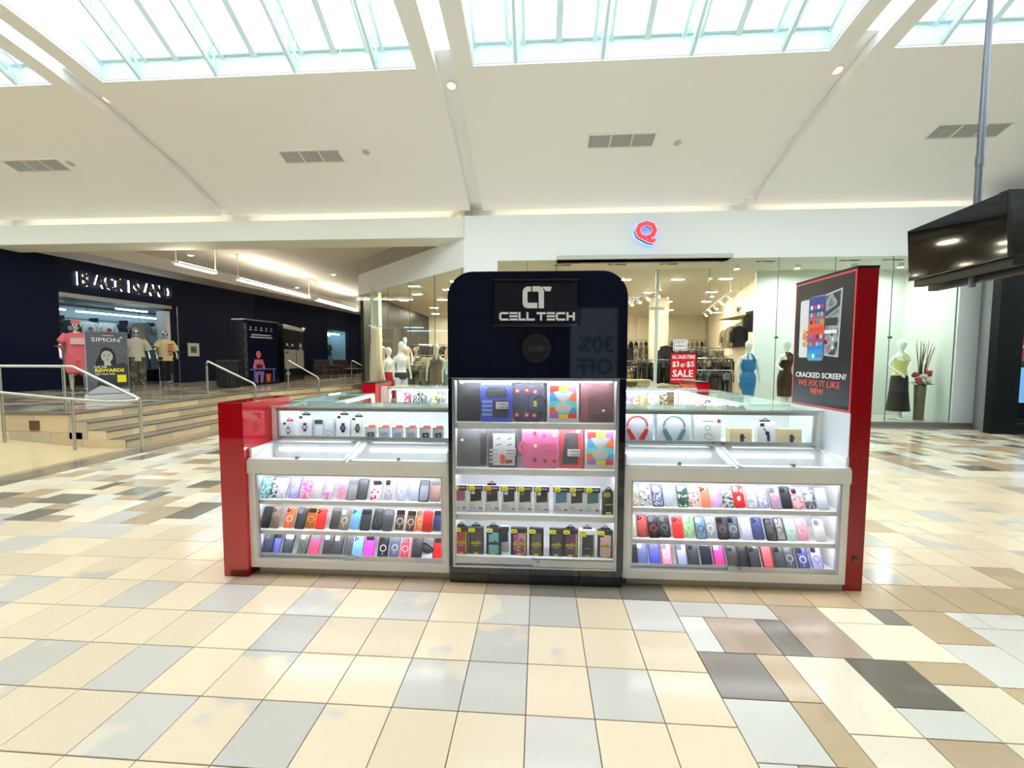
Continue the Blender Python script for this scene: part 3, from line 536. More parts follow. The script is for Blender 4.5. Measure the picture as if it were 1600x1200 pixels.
for (x, y, nm) in ((-4.6, 13.4, 'over the angled glass, far one'), (-3.2, 12.1, 'over the angled glass, near one')) + ((0.6, 10.95, 'over the entrance, left of lintel centre'), (2.0, 10.95, 'over the entrance under the letter'), (3.3, 10.95, 'over the entrance, right end'), (5.6, 10.8, 'above the blue dress'), (7.6, 10.8, 'left of the hanging screen'), (8.6, 10.8, 'beside the hanging screen')):
    t = empty('slot_diffuser', (x, y, 4.02), label='dark slot air diffuser '+nm, cat='vent', group='slot diffusers'); MB().box(-0.22, 0.22, -0.05, 0.05, -0.008, 0).build('slot', slot_dark, t); MB().box(-0.16, -0.02, -0.035, 0.035, -0.012, -0.006).build('vane', GR, t)
for (x, y, nm) in ((5.1, 11.2, 'left part'), (6.6, 11.2, 'second bay'), (8.0, 11.2, 'third bay'), (9.1, 11.2, 'right end')):
    t = empty('display_lamp', (x, y, 4.02), label='bright spot lamp over window display, '+nm, cat='lamp', group='window display lamps'); MB().ell([(0, 0, 0, 0.07, 0.07), (0, 0, -0.1, 0.07, 0.07), (0, 0, -0.1, 0.058, 0.058), (0, 0, -0.05, 0.05, 0.05)], 14, cap=False).build('can', WHITE, t, smooth=True); MB().ell([(0, 0, -0.06, 0.055, 0.055), (0, 0, -0.094, 0.056, 0.056)], 14).build('bulb', lamp('display_bulb', (252, 255, 250), 900.0), t)
for k, (xa, ya, xb, yb) in enumerate(((3.75, 13.2, 3.1, 16.5), (6.0, 13.5, 7.6, 20.0))):
    t = empty('track_light', (xa, ya, 3.72), label=('white spot track hanging left of the entrance mullion', 'white spot track hanging along the right store wall')[k], cat='track light', group='store track lights')
    d = Vector((xb-xa, yb-ya, 0)); MB().tube([(0, 0, 0), d], 0.02, 6).build('track', WHITE, t)
    for q in (0.02, 0.98): MB().tube([d*q, d*q+Vector((0, 0, 0.3))], 0.008, 5).build('hanger', WHITE, t)
    for q in range(5):
        p = d*(0.1+0.2*q); s = MB(); s.tube([p, p+Vector((0.0, 0, -0.06))], 0.012, 6); s.tube([p+Vector((0, 0, -0.06)), p+Vector((0.09, -0.05, -0.17))], [0.045, 0.06], 10); s.build('spot', WHITE, t, smooth=True)
        MB().sphere(p+Vector((0.095, -0.053, -0.175)), 0.045, 8, 5, (1, 1, 0.5)).build('bulb', lamp('spot_bulb', (255, 238, 208), 160.0), t)
# ---------------------------------------------------------------- mannequins
TOR = [(0, 0, .84, .13, .10), (0, 0, .92, .178, .118), (0, 0, .98, .172, .115), (0, 0, 1.08, .125, .092), (0, 0, 1.16, .122, .09), (0, -.01, 1.28, .148, .115), (0, -.012, 1.34, .152, .116), (0, 0, 1.42, .165, .085), (0, 0, 1.46, .13, .07), (0, .005, 1.50, .055, .05), (0, 0, 1.56, .046, .048), (0, -.012, 1.60, .052, .066), (0, -.014, 1.66, .070, .088), (0, -.008, 1.73, .074, .092), (0, 0, 1.79, .052, .064), (0, 0, 1.82, .012, .014)]
TORM = [(a, b, z, rx*(1.0 if z < 1.0 else (1.22 if z < 1.47 else 1.05)), ry*(1.0 if z < 1 else 1.12)) for a, b, z, rx, ry in TOR]
def interp(T, z):
    for i in range(len(T)-1):
        if T[i][2] <= z <= T[i+1][2]:
            f = (z-T[i][2])/(T[i+1][2]-T[i][2]); return [T[i][j]+(T[i+1][j]-T[i][j])*f for j in range(5)]
    return list(T[0] if z < T[0][2] else T[-1])
def remesh(mb, name, vox=0.016, it=3):
    ob = put(name, mb.mesh(name)); md = ob.modifiers.new('r', 'REMESH'); md.mode = 'VOXEL'; md.voxel_size = vox; ms = ob.modifiers.new('s', 'SMOOTH'); ms.iterations = it; ms.factor = 0.5
    me = bpy.data.meshes.new_from_object(ob.evaluated_get(bpy.context.evaluated_depsgraph_get())); bpy.data.objects.remove(ob); me.shade_smooth(); return me
ARMD = lambda s, w=0.03, f=0.0: [(s*.165, 0, 1.42), (s*(.215+w), .01, 1.16), (s*(.225+w), -.05-f, .93), (s*(.22+w), -.07-f, .82)]
LEGD = lambda s, f=0.0, w=0.0: [(s*.09, 0, .88), (s*(.092+w), -f*.4, .48), (s*(.088+w), -f+.02, .08)]
def arm(mb, P, k=1.0): mb.tube(P[:3], [.045*k, .036*k, .024*k], 10); mb.tube([P[2], (Vector(P[2])+Vector(P[3]))/2, P[3]], [.022*k, .034*k, .014*k], 8)
def leg(mb, P, k=1.0):
    h, kn, an = map(Vector, P); mb.tube([h, h.lerp(kn, .5), kn, kn.lerp(an, .35), an], [.09*k, .078*k, .054*k, .056*k, .034*k], 12)
    mb.tube([an+Vector((0, .02, -.04)), an+Vector((0, -.06, -.05)), an+Vector((0, -.15, -.065))], [.032, .034, .018], 8)
def figure(arms, legs, male=False, head=True):
    mb = MB(); T = TORM if male else TOR; mb.ell([r for r in T if head or r[2] < 1.58], 16)
    if head: pass
    for P in arms: arm(mb, P, 1.15 if male else 1.0)
    for P in legs: leg(mb, P)
    return remesh(mb, 'body')
def wear(zs, off, male=False, flare=None):
    """garment shell round the torso: zs heights; flare {z:(rx,ry)} overrides"""
    T = TORM if male else TOR; rows = []
    for z in zs:
        c = interp(T, z)
        rows.append((c[0], c[1], z)+tuple(flare[z]) if flare and z in flare else (c[0], c[1], z, c[3]+off, c[4]+off))
    return rows
MANW = mat('mannequin_white', (240, 244, 242), 0.3); MANC = mat('mannequin_chrome', (214, 214, 216), 0.12, 0.9)
def mannequin(nm, loc, rz, s, label, body, clothes, m=MANW, group='store mannequins'):
    t = empty('mannequin', loc, rz, label, 'mannequin', group); t.scale = (s, s, s); put('body', body, t, material=m)
    for (cn, mb, cm) in clothes: mb.build(cn, cm, t, smooth=True)
    MB().ell([(0, 0, 0, .17, .17), (0, 0, .012, .17, .17)], 20).build('stand_plate', GLS if m is MANW else CHR, t)
    return t
b_a = figure([ARMD(-1), ARMD(1)], [LEGD(-1), LEGD(1, .05)])
b_b = figure([[(-.165, 0, 1.42), (-.27, .03, 1.2), (-.36, -.14, 1.12), (-.44, -.2, 1.13)], ARMD(1)], [LEGD(-1), LEGD(1, .06)])
b_c = figure([[(-.165, 0, 1.42), (-.3, .02, 1.2), (-.17, -.17, 1.03), (-.12, -.2, .95)], [(.165, 0, 1.42), (.2, .1, 1.2), (.12, .14, 1.0), (.08, .14, .92)]], [LEGD(-1, .1), LEGD(1)])
b_m = figure([ARMD(-1, .07, .05), ARMD(1, .07, .02)], [LEGD(-1, 0, .03), LEGD(1, .1, .03)], True)
def halter(zlo): return wear([zlo]+[z for z in (1.05, 1.1, 1.16, 1.22, 1.28, 1.34) if z > zlo+.01], .012)
def strap(mb, r=.016, zt=1.5):
    for s in (-1, 1): mb.tube([(s*.075, -.13, 1.32), (s*.07, -.1, 1.43), (s*.045, -.04, zt), (0, .06, zt+.01)], [r*2.2, r*1.4, r*.8, r*.7], 8)
    return mb
blue = mat('blue_satin', (52, 122, 188), 0.45, noise=0.1, nscale=9); brown = mat('dark_brown_knit', (64, 34, 25), 0.7); yell = mat('pale_yellow_knit', (232, 226, 150), 0.6); brn2 = mat('plum_brown_satin', (34, 17, 19), 0.5)
fr_ = MB().ell(halter(.6)[:1]+[(0, 0, .42, .135, .11), (0, 0, .6, .16, .125), (0, 0, .8, .19, .135)]+wear([.9, .98, 1.08, 1.16, 1.22, 1.28, 1.34, 1.37], .014), 20) if False else MB().ell([(0, 0, .36, .125, .105), (0, 0, .6, .155, .125), (0, 0, .8, .186, .134)]+wear([.92, .98, 1.04, 1.08, 1.12, 1.16, 1.22, 1.28, 1.34, 1.37], .014), 20)
fr_.ell([(0, -.01, 1.13, .155, .125), (0, -.012, 1.17, .166, .134), (0, -.01, 1.3, .163, .13)], 20)
mannequin('a', (5.3, 10.85, 0.1), 0.1, 1.085, 'white mannequin in a blue halter dress behind the glass', b_a, [('dress', strap(fr_), blue)])
d2 = strap(MB().ell([(0, 0, .50, .165, .13), (0, 0, .7, .185, .138)]+wear([.84, .92, .98, 1.08, 1.16, 1.24, 1.3, 1.34], .014, flare={.84: (.194, .14)}), 20), .03)
mannequin('b', (6.24, 10.9, 0.1), 0.5, 1.105, 'white mannequin in a short dark brown dress left of repair sign', b_b, [('dress', d2, brown)])
tp = strap(MB().ell(wear([1.0, 1.05, 1.1, 1.16, 1.22, 1.28, 1.34], .012), 20)); sk = MB().ell([(0, 0, .2, .25, .19), (0, 0, .45, .215, .165), (0, 0, .7, .19, .145), (0, 0, .85, .188, .135), (0, 0, .95, .186, .128), (0, 0, 1.05, .148, .108)], 24)
mannequin('c', (9.0, 10.92, 0.09), 0.25, 1.11, 'white mannequin in yellow halter top and long brown skirt at right', b_c, [('top', tp, yell), ('skirt', sk, brn2)])
# left, seen through the angled glass
redp = mat('red_trousers', (178, 22, 40), 0.6); jean = mat('light_denim', (120, 160, 170), 0.7, noise=0.15, nscale=20)
def trousers(w=.03, zlo=.1, male=False, flare=0.0):
    mb = MB(); mb.ell(wear([.84, .9, .96, 1.02, 1.06], .02, male), 18)
    for s in (-1, 1): mb.tube([(s*.09, 0, .9), (s*.095, -.02, .5), (s*.09, 0, zlo)], [.1+w, .066+w, .048+w+flare], 12)
    return mb
mannequin('d', (-4.72, 12.75, 0.02), 1.2, 1.06, 'white mannequin in red skirt beside the beige column wrap', b_a, [('skirt', MB().ell([(0, 0, .3, .2, .17), (0, 0, .6, .19, .15), (0, 0, .85, .19, .135), (0, 0, .98, .18, .122), (0, 0, 1.08, .135, .1)], 20), redp)])
mannequin('e', (-4.05, 11.95, 0.02), 0.9, 1.14, 'bare white mannequin with small green shorts in the angled window', b_a, [('shorts', MB().ell(wear([.84, .9, .96, 1.02], .012), 18), mat('dark_green_knit', (52, 66, 60), 0.7))])
mannequin('f', (-2.98, 11.9, 0.02), 0.2, 1.1, 'mannequin in a taupe sleeveless dress left of the tower', b_a, [('dress', strap(MB().ell([(0, 0, .42, .24, .18), (0, 0, .7, .2, .15)]+wear([.92, 1.0, 1.08, 1.16, 1.24, 1.32, 1.4], .016), 20), .03), mat('taupe_cotton', (140, 116, 96), 0.8))])
mannequin('g', (-2.45, 11.55, 0.02), 0.3, 1.06, 'mannequin in white top and light jeans at tower edge', b_a, [('jeans', trousers(), jean), ('top', MB().ell(wear([1.0, 1.08, 1.16, 1.24, 1.34, 1.42], .016), 18), mat('white_cotton', (232, 240, 240), 0.8))])
for k, (x, y, c) in enumerate(((-5.7, 14.6, (150, 140, 128)), (-4.9, 14.9, (186, 160, 140)), (-2.9, 15.6, (206, 196, 178)), (-2.2, 15.4, (198, 190, 170)), (-1.6, 15.2, (120, 120, 116)))):
    mannequin('h', (x, y, .55), 0.4, 1.0, 'shadowy dressed mannequin on plinth deeper inside store, '+ORD[k]+' from left', b_a, [('coat', MB().ell([(0, 0, .6, .23, .17), (0, 0, .85, .21, .15)]+wear([.98, 1.08, 1.2, 1.3, 1.42], .025), 18), mat('coat_%d' % k, c, 0.8))])
    MB().box(-.3, .3, -.3, .3, 0, .535).build('plinth', mat('plinth_white', (214, 210, 200), 0.5), loc=(x, y, .014), label='white plinth under shadowy mannequin, '+ORD[k]+' from left', cat='plinth', group='plinths inside the store')
t = empty('column_wrap', (-5.2, 12.95, 0.02), label='tall tapered beige draped column behind the angled glass', cat='decor')
mb = MB(); mb.loft([[((.2+.015*math.sin(9*a))*f*math.cos(a), (.2+.015*math.sin(9*a))*f*math.sin(a), z) for a in [2*math.pi*k/28 for k in range(28)]] for z, f in ((0, .8), (.6, 1.0), (1.4, .95), (2.1, .75), (2.5, .6))]); mb.build('drape', mat('beige_cloth', (206, 192, 164), 0.8), t, smooth=True)
mb = MB()
for a in range(5): mb.tube([(0, 0, 2.5), (.22*math.cos(a*1.26), .22*math.sin(a*1.26), 2.62)], [.03, .012], 6)
mb.build('topper', MANW, t)
MB().box(-0.14, 0.14, -0.14, 0.14, 0, 3.98).build('store_column', mat('store_column_paint', (222, 226, 208), 0.6), loc=(-5.62, 14.05, 0.02), label='pale square column behind the angled glass', cat='column')
# vase with branches and flowers
t = empty('flower_vase', (9.45, 10.86, .09), label='tall vase with twigs, red and white flowers by the white column', cat='vase')
MB().ell([(0, 0, 0, .1, .1), (0, 0, .3, .102, .102), (0, 0, .86, .118, .118), (0, 0, .88, .105, .105), (0, 0, .5, .09, .09)], 18).build('vase_body', mat('smoky_vase', (118, 106, 90), 0.2, noise=0.4, nscale=9), t, smooth=True)
twig = mat('dark_twig', (96, 66, 58), 0.8); rr = random.Random(3)
for k in range(15):
    a = rr.uniform(-1, 1); b = rr.uniform(-.15, .15); MB().tube([(a*.05, b*.3, .8), (a*.12, b*.6, 1.35), (a*.27+rr.uniform(-.04, .04), b, rr.uniform(1.75, 2.0))], [.009, .007, .004], 5).build('twig', twig, t)
def bloom(c, r, m, n=11):
    mb = MB()
    for k in range(n):
        p = Vector((rr.gauss(0, 1), rr.gauss(0, 1), rr.gauss(0, 1))).normalized()*r*.6; mb.sphere(Vector(c)+p, r*.5, 7, 5)
    mb.build('bloom', m, t, smooth=True)
rf, wf = mat('crimson_petal', (170, 54, 66), 0.7), mat('white_petal', (236, 238, 228), 0.7)
for c, r, m in (((-.18, -.06, 1.12), .075, rf), ((-.13, -.1, .98), .085, rf), ((.1, -.08, 1.17), .085, rf), ((.02, -.1, 1.05), .12, wf), ((.1, -.06, .98), .09, wf)): bloom(c, r, m)
for k in range(16):
    a = rr.uniform(0, 6.28); x, y = math.cos(a), math.sin(a); mb = MB(); z = rr.uniform(.82, .95); L_ = rr.uniform(.16, .3)
    mb.add([(x*.06, y*.06, z), (x*L_*.6-y*.03, y*L_*.6+x*.03, z+.05), (x*L_, y*L_, z+rr.uniform(-.06, .06)), (x*L_*.6+y*.03, y*L_*.6-x*.03, z+.04)], [(0, 1, 2, 3)]); mb.build('leaf', mat('dark_leaf', (50, 66, 40), 0.6) if k % 2 else mat('dry_leaf', (150, 138, 96), 0.7), t, fix=False)
t = empty('handbag', (8.2, 10.95, 1.12), label='small black handbag with white bow hanging beside the red panel', cat='bag'); mb = MB(); mb.box(-.09, .09, -.04, .04, -.26, -.08); mb.build('bag_body', BLKM, t, bevel=.02); MB().ring(0, 0, -.08, .055, .065, 16, d=.01, a0=0, a1=180).build('handle', BLKM, t); MB().sphere((-.05, -.03, -.04), .045, 8, 5, (1.6, .6, .5)).sphere((.05, -.03, -.04), .045, 8, 5, (1.6, .6, .5)).build('bow', MANW, t, smooth=True)
MB().tube([(0, 0, -.02), (0, 0, 2.9)], .003, 4).build('hanging_cord', WHITE, t)
# sale sign stand and small sign
t = empty('sale_sign', (3.23, 9.5, 0.0), label='red sale sign on a black floor stand before the store entrance', cat='sign')
redp2 = mat('sale_red', (206, 16, 40), 0.4); MB().box(-.3, .3, -.01, .01, 1.02, 1.74).build('sign_frame', BLKM, t, bevel=.004); MB().box(-.275, .275, -.014, -.01, 1.045, 1.715).build('sign_face', redp2, t); MB().box(-.26, .26, -.016, -.014, 1.12, 1.145).build('small_print', mat('print_rose', (240, 200, 206), .5), t)
WT = mat('print_white', (248, 244, 242), 0.5)
for bd, a, b, c, d in (('ALL SALES ITEMS', -.25, .25, 1.6, 1.68), ('$3', -.24, -.09, 1.4, 1.54), ('or', -.06, .04, 1.41, 1.49), ('$5', .07, .24, 1.4, 1.54), ('SALE', -.23, .22, 1.19, 1.35), ): text('lettering', bd, WT, t, a, b, c, d, -.0145, .02)
MB().tube([(0, .02, 0.03), (0, .02, 1.1)], .018, 8).build('pole', BLKM, t); MB().ell([(0, .02, 0, .2, .2), (0, .02, .02, .19, .19), (0, .02, .03, .05, .05)], 20).build('base', BLKM, t, smooth=True)
t = empty('notice_sign', (3.2, 9.62, 1.74), label='small white notice with black lettering above the red sale sign', cat='sign'); MB().box(-.16, .16, -.006, .006, .04, .29).build('sign_board', mat('notice_white', (240, 240, 236), 0.5), t); MB().box(-.14, .14, -.008, -.006, .06, .27).build('border', mat('notice_edge', (60, 60, 60), 0.5), t); MB().box(-.13, .13, -.0095, -.008, .07, .26).build('paper', mat('notice_white', (240, 240, 236), 0.5), t)
text('lettering', 'NOW', BLKM, t, -.1, .1, .2, .25, -.0105, .0); text('lettering', 'HIRING', BLKM, t, -.1, .1, .125, .175, -.0105, .0); MB().tube([(0, 0.012, -0.02), (0, 0.012, .06)], .012, 6).build('stem', BLKM, t)
# ---------------------------------------------------------------- garments on racks inside the store
def garment_mesh(w, h, sl, seed):
    q = random.Random(seed); n = 9; mb = MB(); rows = []
    prof = [(0, .42), (.06, .5), (.3, .45), (.7, .47), (1, .52)]
    for f in [k/6 for k in range(7)]:
        for i in range(len(prof)-1):
            if prof[i][0] <= f <= prof[i+1][0]: u = (f-prof[i][0])/(prof[i+1][0]-prof[i][0]); ww = prof[i][1]+(prof[i+1][1]-prof[i][1])*u; break
        ww *= w; th = .035+.02*f
        rows.append([(ww*math.cos(a), th*math.sin(a)*(1+.35*math.sin(3*a+f*2+seed)), -f*h-.04*abs(math.cos(a))*(1-f)) for a in [2*math.pi*k/16 for k in range(16)]])
    mb.loft(rows)
    if sl:
        for s in (-1, 1): mb.tube([(s*w*.4, 0, -.06), (s*w*.58, 0, -.2), (s*w*.62, 0, -.2-sl)], [.06, .058, .045], 8)
    me = mb.mesh('garment', [None], True); return me
GM = [garment_mesh(.44, .62, .3, 1), garment_mesh(.42, .68, .1, 2), garment_mesh(.36, .95, 0, 3), garment_mesh(.46, .7, .4, 4)]
hook = MB().tube([(0, 0, -.02), (0, 0, .04), (.02, 0, .06), (.03, 0, .04)], .004, 5).tube([(-.17, 0, -.06), (0, 0, -.02), (.17, 0, -.06)], .007, 5).mesh('hanger', [CHR])
DARKS = [(34, 34, 38), (58, 56, 58), (70, 64, 60), (44, 48, 58), (92, 84, 76), (150, 136, 112), (24, 24, 26), (120, 110, 98), (96, 100, 104), (176, 164, 140), (70, 50, 44), (110, 92, 70)]
GNAME = ['black', 'dark grey', 'umber', 'navy grey', 'taupe', 'sand', 'jet black', 'stone', 'steel grey', 'cream', 'dark brown', 'khaki']
GMAT = [mat('cloth_%d' % i, c, 0.85, noise=.12, nscale=14) for i, c in enumerate(DARKS)]
def garment(loc, rz, mi, gi, label, group):
    t = empty('garment', loc, rz, label, 'clothing', group); put('cloth', GM[gi], t, (0, 0, -.03), material=GMAT[mi]); put('hanger', hook, t); return t
rq = random.Random(11); rk = 0
def rack(x0, y0, x1, y1, h, n, lab, cols, gis=(0, 1, 3), twist=1.1, legs=True):
    global rk
    t = empty('clothes_rack', (x0, y0, 0.014), label='metal clothes rack '+lab, cat='rack', group='clothes racks inside the store'); d = Vector((x1-x0, y1-y0, 0)); u = d.normalized(); p = Vector((-u.y, u.x, 0))
    MB().tube([(0, 0, h), d+Vector((0, 0, h))], .016, 8).build('rail', CHR, t, smooth=True)
    if legs:
        for e in (Vector((0, 0, 0)), d):
            MB().tube([e+Vector((0, 0, 0.02)), e+Vector((0, 0, h))], .016, 8).build('post', CHR, t, smooth=True); MB().tube([e+p*.28+Vector((0, 0, .02)), e-p*.28+Vector((0, 0, .02))], .018, 8).build('foot', CHR, t, smooth=True)
    else:
        for e in (.1, .9): MB().tube([d*e+Vector((0, 0, h)), d*e+p*-.35+Vector((0, 0, h+.03))], .012, 6).build('bracket', CHR, t)
    a = math.atan2(d.y, d.x)
    for k in range(n):
        q = d*((k+.5)/n); ci = rq.choice(cols); garment((x0+q.x, y0+q.y, h-.03+0.014), a+twist+rq.uniform(-.12, .12), ci, rq.choice(gis), GNAME[ci]+' garment, '+ORD[k]+' along the rack '+lab, 'garments on the rack '+lab)
    rk += 1
rack(3.2, 13.6, 4.6, 13.9, 1.55, 11, 'behind the sale sign', (0, 1, 3, 6, 8))
rack(4.9, 13.2, 5.9, 13.1, 1.6, 9, 'left of the blue dress', (1, 2, 4, 7, 10))
rack(2.4, 15.6, 4.2, 16.0, 1.5, 12, 'in the middle of the store', (0, 2, 4, 6, 11))
rack(5.0, 15.5, 6.6, 16.6, 1.6, 11, 'before the right store wall', (1, 2, 4, 7, 10, 11))
rack(6.52, 14.0, 7.1, 16.2, 2.75, 10, 'high on the right store wall', (0, 5, 6, 9, 7), legs=False)
rack(7.0, 15.9, 7.7, 18.6, 1.7, 10, 'low on the right store wall', (2, 4, 8, 10), legs=False)
rack(3.4, 19.0, 6.6, 19.2, 1.7, 14, 'at the back of the store', (0, 1, 4, 5, 9))
rack(-4.6, 14.2, -2.9, 13.4, 1.35, 10, 'behind the angled glass', (0, 2, 9, 7, 5))
rack(-5.6, 16.5, -3.0, 16.7, 1.7, 12, 'deep behind the angled glass', (2, 4, 5, 9, 10))
rack(-4.0, 12.9, -2.9, 12.5, 1.45, 9, 'right behind the bare mannequin', (5, 9, 7, 11))
rack(-5.9, 18.6, -1.6, 18.9, 2.2, 18, 'high in the left of the store', (5, 9, 7, 2, 1))
rack(-1.9, 14.0, -0.4, 14.2, 1.5, 9, 'hidden mostly behind the tower', (0, 5, 9))
for k, (x, y, z, gi, mi) in enumerate(((6.0, 12.9, 2.62, 0, 6), (6.3, 12.75, 3.05, 0, 6), (4.5, 15.0, 2.1, 3, 0), (3.4, 16.4, 2.05, 0, 6))):
    garment((x, y, z), .3, mi, gi, 'dark jacket displayed high inside the store, '+ORD[k]+' from the right', 'jackets displayed high'); MB().tube([(0, 0, 0), (0, 0, 4.0-z)], .004, 4).build('hanging_line', CHR, None, loc=(x, y, z+.03), label='thin line holding the dark jacket, '+ORD[k]+' from right', cat='line', group='hanging lines')
rack(4.3, 12.5, 5.6, 12.35, 1.25, 12, 'low behind the sale sign', (1, 2, 4, 8, 10))
rack(2.3, 14.4, 3.6, 14.7, 1.3, 12, 'low beside the shoe cabinet', (5, 9, 7, 2))
rack(4.9, 14.2, 6.3, 14.6, 1.95, 12, 'tall one behind the blue dress', (4, 7, 10, 11, 1), legs=True)
rack(3.9, 17.4, 6.9, 17.9, 2.1, 16, 'tall one further inside', (2, 4, 7, 8, 9))
rack(4.6, 23.0, 9.0, 23.2, 2.6, 16, 'high along the back wall', (0, 5, 9, 7, 6))
rack(5.2, 21.6, 8.2, 21.2, 1.6, 14, 'low near the back wall', (2, 4, 5, 9, 10))
rack(2.3, 17.2, 3.4, 18.4, 1.5, 8, 'beside the tower edge', (5, 9, 7, 4))
for k in range(6): MB().box(-.18, .18, -.06, .06, 0, 3.95).build('pilaster', creamw, loc=(.6+1.7*k, 23.93, .02), label='cream wall pilaster at the back of the store, '+ORD[k]+' from left', cat='pilaster', group='pilasters on the store back wall')
MB().box(-.3, .3, -.3, .3, 0, 3.98).build('store_column', creamw, loc=(4.75, 16.9, .02), label='wide cream column in the middle of the store', cat='column')
t = empty('store_cabinet', (2.95, 12.6, .014), label='cream wooden cabinet with shoes inside the entrance', cat='cabinet'); crm = mat('cream_wood', (214, 196, 158), 0.5); mb = MB(); mb.box(-.38, .38, 0, .4, 0, .05); mb.box(-.38, -.34, 0, .4, .05, .9); mb.box(.34, .38, 0, .4, .05, .9); mb.box(-.42, .42, -.03, .42, .9, .95); mb.box(-.34, .34, .37, .4, .05, .9); mb.build('carcass', crm, t); MB().box(-.34, .34, .02, .37, .45, .48).build('shelf', crm, t); MB().box(.0, .34, 0.0, .02, .05, .9).build('door', crm, t)
for k in range(2): MB().tube([(0, 0, .04), (0, -.1, .05), (0, -.22, .02)], [.045, .05, .03], 8).build('shoe', mat('brown_shoe', (84, 58, 40), 0.5), loc=(2.72+.1*k, 12.9, .014+.48), rot=(0, 0, .3), label=('left', 'right')[k]+' dark shoe on the cream cabinet shelf', cat='shoe', group='pair of shoes on the cabinet', smooth=True)
t = empty('potted_plant', (6.55, 14.2, 3.0), label='small green potted plant on high shelf along the right store wall', cat='plant'); MB().ell([(0, 0, 0, .07, .07), (0, 0, .13, .09, .09)], 12).build('pot', WHITE, t)
mb = MB()
for k in range(20):
    a = rr.uniform(0, 6.28); l = rr.uniform(.1, .2); z = rr.uniform(.12, .36); mb.add([(0, 0, .12), (l*.5*math.cos(a+.3), l*.5*math.sin(a+.3), z*.8), (l*math.cos(a), l*math.sin(a), z), (l*.5*math.cos(a-.3), l*.5*math.sin(a-.3), z*.8)], [(0, 1, 2, 3)])
mb.build('foliage', mat('green_leaf', (66, 92, 50), 0.6), t, fix=False); MB().box(6.3, 6.95, 13.4, 15.2, 2.97, 2.998).build('wall_shelf', crm, label='cream shelf high on the right store wall', cat='shelf')
# ================================================================ KIOSK
BEFORE = set(tops())
TXL, TXR, TF = -0.622, 0.588, 2.80
tw = empty('kiosk_tower', (-0.017, TF, 0), label='tall glossy black display tower with rounded top and white lettering', cat='kiosk tower')
def T(mb, nm, m, **kw):            # part of the tower, given in kiosk coordinates
    mb.v = [(v[0]+0.017, v[1]-TF, v[2]) for v in mb.v]; return mb.build(nm, m, kw.pop('parent', tw), **kw)
outl = [(TXL, 1.452), (TXR, 1.452)]+[(TXR-.175+.175*math.cos(a), 1.995+.175*math.sin(a)) for a in [math.radians(9*k) for k in range(11)]]+[(TXL+.175+.175*math.cos(a), 1.995+.175*math.sin(a)) for a in [math.radians(90+9*k) for k in range(11)]]
T(MB().prism(outl, TF+.5, TF, 'y'), 'header', BLK, bevel=.004)
T(MB().box(TXL, -.592, TF, TF+.5, .118, 1.452), 'side_panel', BLK, bevel=.004); T(MB().box(.54, TXR, TF, TF+.5, .118, 1.452), 'side_panel', BLK, bevel=.004)
for x0, x1 in ((TXL+.004, -.10), (-.097, .29), (.293, TXR-.004)): T(MB().box(x0, x1, TF+.012, TF+.4, 0, .118), 'plinth', BLK, bevel=.002)
T(MB().box(-.592, .54, TF+.42, TF+.44, .118, 1.452), 'back_panel', LAMIN); T(MB().box(-.592, -.58, TF+.03, TF+.42, .118, 1.452), 'inner_side', LAMIN); T(MB().box(.528, .54, TF+.03, TF+.42, .118, 1.452), 'inner_side', LAMIN)
T(MB().box(-.58, .528, TF+.03, TF+.42, 1.435, 1.452), 'inner_top', LAMIN)
mb = MB()
for a in ((-.593, -.575, .122, 1.452), (.523, .541, .122, 1.452), (-.593, .541, 1.434, 1.453), (-.593, .541, .122, .136)): mb.box(a[0], a[1], TF-.006, TF+.02, a[2], a[3])
T(mb, 'case_frame', ALU, bevel=.002)
T(MB().box(-.575, -.03, TF+.012, TF+.02, .14, .188), 'door_track', ALU); T(MB().box(-.035, .523, TF-.002, TF+.008, .138, .186), 'door_track', ALU)
T(MB().box(-.575, -.02, TF+.013, TF+.018, .188, 1.434), 'glass_door', GLS, fix=False); T(MB().box(-.035, .523, TF+.001, TF+.006, .186, 1.434), 'glass_door', GLS, fix=False)
lk = T(MB().tube([(.005, TF-.016, .165), (.005, TF, .165)], .012, 12), 'lock', CHR, smooth=True)
TSH = (1.14, .815, .49, .182)
for k, z in enumerate(TSH): T(MB().box(-.58, .528, TF+.035, TF+.42, z-.02 if k < 3 else .12, z).box(-.58, .528, TF+.033, TF+.042, z-.042 if k < 3 else .12, z-.001), 'shelf', LAMIN)
for z in (1.434, 1.12, .795, .47): T(MB().box(-.55, .5, TF+.046, TF+.06, z-.012, z-.002), 'led_strip', LED)
T(MB().box(-.321, .276, TF-.004, TF+.01, 1.80, 2.113), 'sign_frame', BLK, bevel=.003)
T(MB().box(-.30, .252, TF-.0065, TF, 1.822, 2.092), 'sign_panel', mat('sign_panel_grey', (34, 36, 46), 0.25))
mb = MB()
for a in ((-.321, -.306, 1.80, 2.113), (.261, .276, 1.80, 2.113), (-.306, .261, 2.098, 2.113), (-.306, .261, 1.80, 1.815)): mb.box(a[0], a[1], TF-.018, TF-.004, a[2], a[3])
T(mb, 'sign_bezel', BLK, bevel=.004)
def z2(px, py): v = ony(690+px/5.333, 410+py/5.333, TF-.008); return (v.x, v.z)
sgw = mat('sign_letter_silver', (222, 224, 226), 0.35, emit=(222, 224, 226), es=0.15)
